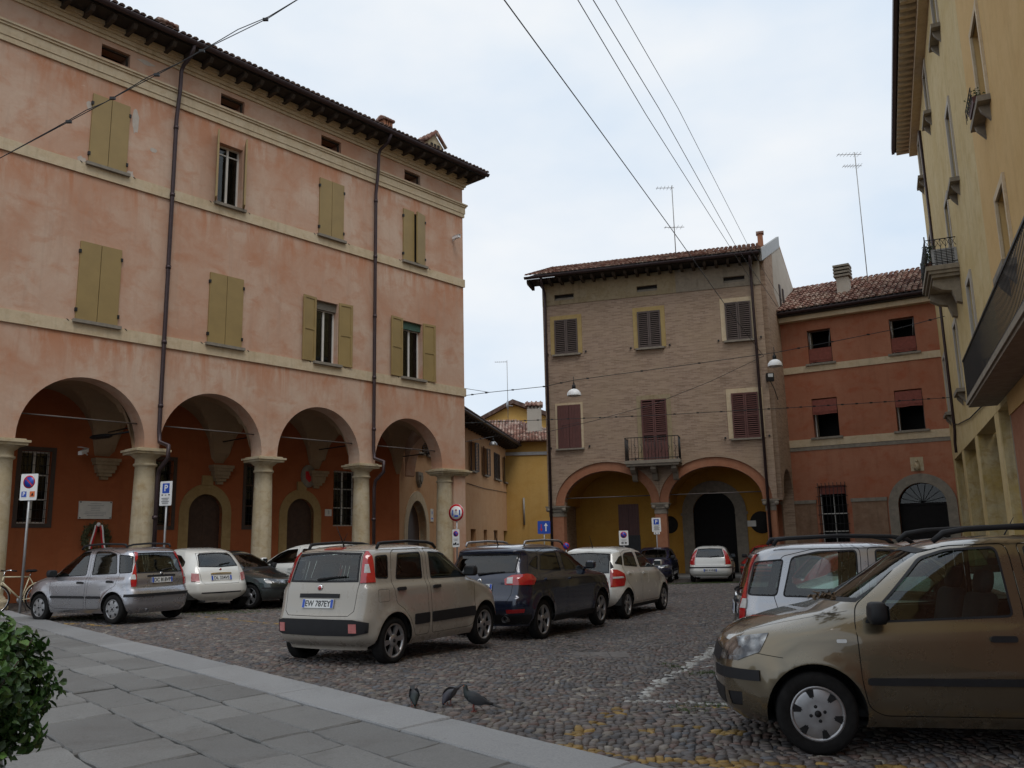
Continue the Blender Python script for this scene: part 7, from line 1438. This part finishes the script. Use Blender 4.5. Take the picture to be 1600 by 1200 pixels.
p, rz, *_ = on_wall(A, 707, 373, -.02); cctv('small security camera high on the palazzo corner', p, rz, .0)
c0 = A.world(3.3, .9, A.loc(211, 675, .9)[1]); c1 = A.world(A.loc(158, 682, 1.8)[0], 1.8, A.loc(158, 682, 1.8)[1]); t_ = empty('arm_lamp', c0); tag(t_, 'dark arm lamp reaching out under the first portico vault', 'street lamp')
d_ = c1 - c0; MB().tube([(0, 0, 0), d_ * .6, d_], [.03, .025, .02], 6).build('arm', M['iron'], t_); u_ = d_.normalized(); mb = MB(); rbox(mb, (0, 0, 0), (.75, .24, .13)); a_ = math.atan2(u_.y, u_.x); mb.v = [(d_.x + a * math.cos(a_) - b * math.sin(a_), d_.y + a * math.sin(a_) + b * math.cos(a_), d_.z + c - a * .05) for a, b, c in mb.v]; mb.build('lamp_head', M['iron'], t_)
# flood light box on the brick house corner
c = at_depth(1203, 589, 38.6); t_ = empty('floodlight', c); tag(t_, 'small black box floodlight below the corner lamp on the brick house', 'floodlight'); MB().box(-.16, .16, -.1, .1, -.2, .18).build('housing', M['black'], t_); MB().box(-.11, .11, -.112, -.1, -.02, .14).build('lens', M['lamp_clear'], t_); MB().tube([(0, .1, -.1), (.25, .3, -.5), (.45, .5, -1.0)], .02, 5).build('conduit', M['iron'], t_)
# ================================================================== bicycle against the portico column
def bicycle():
    f = at_depth(2, 930, 20.9); r_ = at_depth(53, 926, 21.5); f.z = r_.z = 0; d_ = (f - r_); mid = (f + r_) / 2; t = empty('bicycle', (mid.x, mid.y, gz(mid.x, mid.y) - .01), math.atan2(d_.y, d_.x)); tag(t, 'cream framed bicycle leaning by the portico column', 'bicycle')
    M['cream_paint'] = plain('cream_bike_paint', (.55, .48, .32), .35, var=.08); W_ = .52; rr = .335
    for x in (W_, -W_):
        w = MB().tube([(x + rr * math.cos(q), 0, rr + rr * math.sin(q)) for q in [2 * math.pi * k / 36 for k in range(37)]], .017, 7, caps=False).build('wheel', M['tyre'], t)
        MB().tube([(x + (rr - .024) * math.cos(q), 0, rr + (rr - .024) * math.sin(q)) for q in [2 * math.pi * k / 36 for k in range(37)]], .010, 6, caps=False).build('rim', M['chrome'], w)
        mb = MB()
        for k in range(18): q = 2 * math.pi * k / 18; mb.tube([(x + .03 * math.cos(q + .6), .015 * (-1) ** k, rr + .03 * math.sin(q + .6)), (x + (rr - .03) * math.cos(q), 0, rr + (rr - .03) * math.sin(q))], .0022, 3)
        mb.lathe([(.025, -.04), (.025, .04)], 10, 'y', (x, 0, rr)); mb.build('spokes', M['galv'], w)
        MB().tube([(x + (rr + .04) * math.cos(q), 0, rr + (rr + .04) * math.sin(q)) for q in [math.pi * (-.1 + k / 14 * .85) if x < 0 else math.pi * (.1 + k / 14 * .8) for k in range(15)]], .014, 6).build('mudguard', M['cream_paint'], t)
    bb = (-.08, 0, .30); hd = (.36, 0, .86); hb = (.38, 0, .74); st = (-.24, 0, .84); mb = MB()
    for a, b, r2 in ((bb, st, .016), (st, hd, .016), (bb, hb, .019), (hd, hb, .02), (hb, (.42, 0, .62), .016), (bb, (-W_, .05, rr), .010), (bb, (-W_, -.05, rr), .010), (st, (-W_, .05, rr), .009), (st, (-W_, -.05, rr), .009), ((.42, .05, .62), (W_, .05, rr), .011), ((.42, -.05, .62), (W_, -.05, rr), .011), ((.42, -.05, .62), (.42, .05, .62), .014)): mb.tube([a, b], r2, 8)
    mb.build('frame', M['cream_paint'], t); MB().tube([st, (-.27, 0, .95)], .012, 6).build('seat_post', M['chrome'], t)
    mb = MB(); rbox(mb, (-.27, 0, .985), (.28, .17, .07)); mb.build('saddle', M['black'], t); mb = MB().tube([hd, (.34, 0, .98)], .012, 6); mb.tube([(.24, .29, 1.0), (.34, .24, 1.02), (.40, .1, 1.0), (.37, 0, .98), (.40, -.1, 1.0), (.34, -.24, 1.02), (.24, -.29, 1.0)], .011, 7); mb.build('handlebar', M['chrome'], t)
    for s_ in (-1, 1): MB().tube([(.30, s_ * .265, 1.01), (.19, s_ * .30, .995)], .017, 7).build('grip', M['black'], t)
    mb = MB(); mb.lathe([(.001, -.03), (.09, -.03), (.09, -.024), (.001, -.024)], 20, 'y', bb); mb.build('chainring', M['galv'], t)
    for s_, a in ((-1, 1.9), (1, 1.9 + math.pi)): MB().tube([(bb[0], s_ * .05, bb[2]), (bb[0] + .17 * math.cos(a), s_ * .06, bb[2] + .17 * math.sin(a)), (bb[0] + .17 * math.cos(a), s_ * .15, bb[2] + .17 * math.sin(a))], .010, 6).build('pedal', M['black'], t)
    MB().tube([(-.1, .06, .28), (-.16, .16, .02)], .010, 5).build('kickstand', M['iron'], t)
bicycle()
# ================================================================== pigeons
def pigmat(name, a, b, c):
    t = NT(name); s = t.n.new('ShaderNodeSeparateXYZ'); t.l(t.tc(), s.inputs[0]); n = t.noise(22, 4); k = t.math('ADD', s.outputs[0], t.math('MULTIPLY', n, .08))
    return t.set(color=t.ramp(t.math('ADD', t.math('MULTIPLY', k, 2.4), .5), [(.1, a), (.35, b), (.62, b), (.8, c)]), rough=.6)
M['pig1'] = pigmat('dark_pigeon', (.008, .009, .011, 1), (.024, .027, .032, 1), (.012, .022, .022, 1)); M['pig2'] = pigmat('grey_pigeon', (.018, .019, .023, 1), (.05, .053, .062, 1), (.03, .03, .045, 1)); M['pigleg'] = plain('pigeon_leg', (.28, .06, .045), .6); M['pig3'] = pigmat('pale_pigeon', (.10, .10, .11, 1), (.22, .22, .24, 1), (.13, .13, .15, 1))
def pigeon(label, pos, yaw, pose, m):
    t = empty('pigeon', pos, yaw); t.scale = (.88,) * 3 if pose == 'up' else (.78,) * 3; tag(t, label, 'pigeon', 'pigeons in the square')
    if pose == 'up': path = [(-.20, .075, .012, .028), (-.15, .085, .018, .03), (-.09, .105, .036, .042), (-.03, .13, .056, .056), (.03, .15, .06, .062), (.07, .175, .046, .05), (.085, .205, .030, .034), (.09, .232, .024, .026), (.095, .254, .024, .023), (.105, .266, .014, .014)]; bk = ((.112, 0, .262), (.14, 0, .252)); eye = (.104, .021, .258)
    else: path = [(-.19, .17, .012, .028), (-.14, .16, .018, .03), (-.08, .145, .038, .045), (-.02, .13, .056, .058), (.04, .11, .056, .058), (.085, .088, .04, .042), (.11, .062, .026, .028), (.122, .042, .022, .022), (.13, .028, .012, .012)]; bk = ((.133, 0, .024), (.145, 0, .002)); eye = (.126, .019, .038)
    mb = MB(); vs = []; n = 14
    for i, (x, z, rz_, ry) in enumerate(path):
        q = path[min(i + 1, len(path) - 1)]; p0 = path[max(i - 1, 0)]; dx, dz = q[0] - p0[0], q[1] - p0[1]; l = math.hypot(dx, dz); nx_, nz_ = -dz / l, dx / l
        for k in range(n): th = 2 * math.pi * k / n; vs.append((x + nx_ * rz_ * math.cos(th), ry * math.sin(th), z + nz_ * rz_ * math.cos(th)))
    mb.add(vs, [(i * n + k, i * n + (k + 1) % n, (i + 1) * n + (k + 1) % n, (i + 1) * n + k) for i in range(len(path) - 1) for k in range(n)] + [tuple(range(n)), tuple((len(path) - 1) * n + k for k in range(n))], True); mb.build('body', m, t)
    up = pose == 'up'
    for s_ in (-1, 1):
        z0 = .13 if up else .135; tz = -.035 if up else .02; mb = MB(); vs = []
        for i in range(7):
            f = i / 6; x = .05 - f * .21; hw = .045 * math.sin(math.pi * min(1, f * .85 + .12)); zc = z0 + tz * f + (.02 if not up else 0) * f; yo = .062 * (1 - .62 * f * f)
            for k in (-1, 0, 1): vs.append((x, s_ * (yo + (.006 if k == 0 else -.003)), zc + k * hw))
        mb.add(vs, [(3 * i + k, 3 * i + k + 1, 3 * i + k + 4, 3 * i + k + 3) for i in range(6) for k in range(2)], True); mb.build('wing', m, t)
        mb = MB().tube([(.0, s_ * .025, .09), (.008, s_ * .027, .045), (.0, s_ * .027, .004)], [.010, .005, .004], 6)
        for a in (-.5, 0, .5, math.pi): mb.tube([(0, s_ * .027, .004), (.03 * math.cos(a), s_ * .027 + .03 * math.sin(a), .003)], .003, 4)
        mb.build('leg', M['pigleg'], t); MB().lathe([(.001, -.004), (.004, -.002), (.005, 0), (.004, .002), (.001, .004)], 8, 'y', (eye[0], s_ * eye[1], eye[2])).build('eye', M['signorange'], t)
    MB().tube([bk[0], bk[1]], [.006, .001], 6).build('beak', M['iron'], t)
    mb = MB(); zt = path[0][1]; dz = -.03 if up else .035; mb.add([(-.16, -.022, zt + .012), (-.16, .022, zt + .012), (-.285, .034, zt + dz), (-.285, -.034, zt + dz), (-.16, -.022, zt), (-.16, .022, zt), (-.285, .034, zt + dz - .006), (-.285, -.034, zt + dz - .006)], [(0, 1, 2, 3), (7, 6, 5, 4), (0, 4, 5, 1), (1, 5, 6, 2), (2, 6, 7, 3), (3, 7, 4, 0)]); mb.build('tail', m, t)
pigeon('dark pigeon standing upright with raised head on the cobbles', ground(741, 1112), R(172), 'up', M['pig1']); pigeon('grey pigeon bending to peck beside the upright dark pigeon', ground(702, 1102), R(-120), 'peck', M['pig2']); pigeon('dark pigeon pecking alone near the kerb edge', ground(647, 1104), R(-78), 'peck', M['pig1'])
pc = A.world(A.loc(681, 211, 1.1)[0], 1.1, 18.86); pigeon('pale pigeon perched on the tiled chimney of the palazzo', pc, R(60), 'up', M['pig3'])
# ================================================================== shrub in a tub at the pavement
def leafmat(name, a, b, c):
    t = NT(name); at = t.n.new('ShaderNodeAttribute'); at.attribute_name = 'tone'; t.b.inputs['Transmission Weight'].default_value = 0
    return t.set(color=t.ramp(at.outputs['Fac'], [(.0, a), (.55, b), (1, c)]), rough=.38, spec=.5, sub=0)
M['shrub'] = leafmat('glossy_shrub_leaf', (.022, .055, .014, 1), (.05, .112, .024, 1), (.12, .20, .04, 1))
def shrub():
    bx, by = -3.12, 4.72; t = empty('shrub', (bx, by, .02)); tag(t, 'glossy dark green shrub growing in a tub on the pavement', 'shrub'); pot = MB().lathe([(.001, 0), (.20, 0), (.26, .30), (.28, .32), (.24, .32), (.001, .28)], 24).build('tub', M['tile'], t)
    vs = []; fs = []; tone = []
    for _ in range(15000):
        lo = random.random() < .12; a = random.uniform(0, 6.283); ph = math.acos(random.uniform(-1, 1)); d = Vector((math.sin(ph) * math.cos(a), math.sin(ph) * math.sin(a), math.cos(ph)))
        bump = 1 + .13 * math.sin(a * 5 + ph * 3) + .1 * math.sin(a * 9 - ph * 7 + 1); rr = (random.random() ** .22) * bump
        p = Vector((d.x * .52 * rr, d.y * .52 * rr, .74 + d.z * .43 * rr))
        if lo: p = Vector((random.gauss(-.0, .22), random.gauss(-.35, .12), .42 + random.gauss(0, .12)))
        l = random.uniform(.045, .075) * (1.0 if not lo else .85); n = (d + Vector((random.gauss(0, .5), random.gauss(0, .5), random.gauss(.3, .5)))).normalized(); u = n.orthogonal().normalized(); u = Matrix.Rotation(random.uniform(0, 6.28), 3, n) @ u; v = n.cross(u); k = len(vs); w = l * .30
        vs += [p, p + u * l * .35 + v * w + n * .006, p + u * l * .75 + v * w * .8 + n * .004, p + u * l - n * .008, p + u * l * .75 - v * w * .8 + n * .004, p + u * l * .35 - v * w + n * .006, p + u * l * .5 - n * .004]
        fs += [(k, k + 6, k + 1), (k + 1, k + 6, k + 2), (k + 2, k + 6, k + 3), (k + 3, k + 6, k + 4), (k + 4, k + 6, k + 5), (k + 5, k + 6, k)]; tn = min(1, max(0, random.gauss(.42, .18) + (.35 if lo else 0) + (.18 if (d.z > .5 and rr > .95) else 0))); tone += [tn] * 7
    me = bpy.data.meshes.new('foliage'); me.from_pydata([tuple(v) for v in vs], [], fs); at = me.attributes.new('tone', 'FLOAT', 'POINT'); at.data.foreach_set('value', tone); link('foliage', me, t, M['shrub']); mb = MB()
    for _ in range(26):
        a = random.uniform(0, 6.28); e = Vector((random.gauss(0, .3), random.gauss(0, .3), random.uniform(.6, 1.05))); mb.tube([(0, 0, .28), e * .5 + Vector((0, 0, .12)), e], [.014, .009, .004], 5)
    mb.build('stems', M['rafter'], t)
shrub()
# dry leaves caught on the bronze car's wiper cowl
mb = MB(); M['dryleaf'] = plain('dry_leaf', (.10, .065, .035), .85, var=.5, scale=30); bc = Vector((3.37, 7.17, 0))
for _ in range(45):
    x, y = bc.x - 1.03 + random.gauss(0, .04), bc.y - .50 + random.gauss(0, .07); z = 1.035 + random.random() * .04; a = random.uniform(0, 6.3); l = random.uniform(.03, .07); w = l * .35; q = random.uniform(-.03, .03)
    mb.add([(x, y, z), (x + l * .5 * math.cos(a) - w * math.sin(a), y + l * .5 * math.sin(a) + w * math.cos(a), z + .02), (x + l * math.cos(a), y + l * math.sin(a), z + q), (x + l * .5 * math.cos(a) + w * math.sin(a), y + l * .5 * math.sin(a) - w * math.cos(a), z + .015)], [(0, 1, 2, 3)])
tag(mb.build('dry_leaves', M['dryleaf'], fix=False), 'dry leaves caught on the bronze car wiper cowl', 'leaves', kind='stuff')
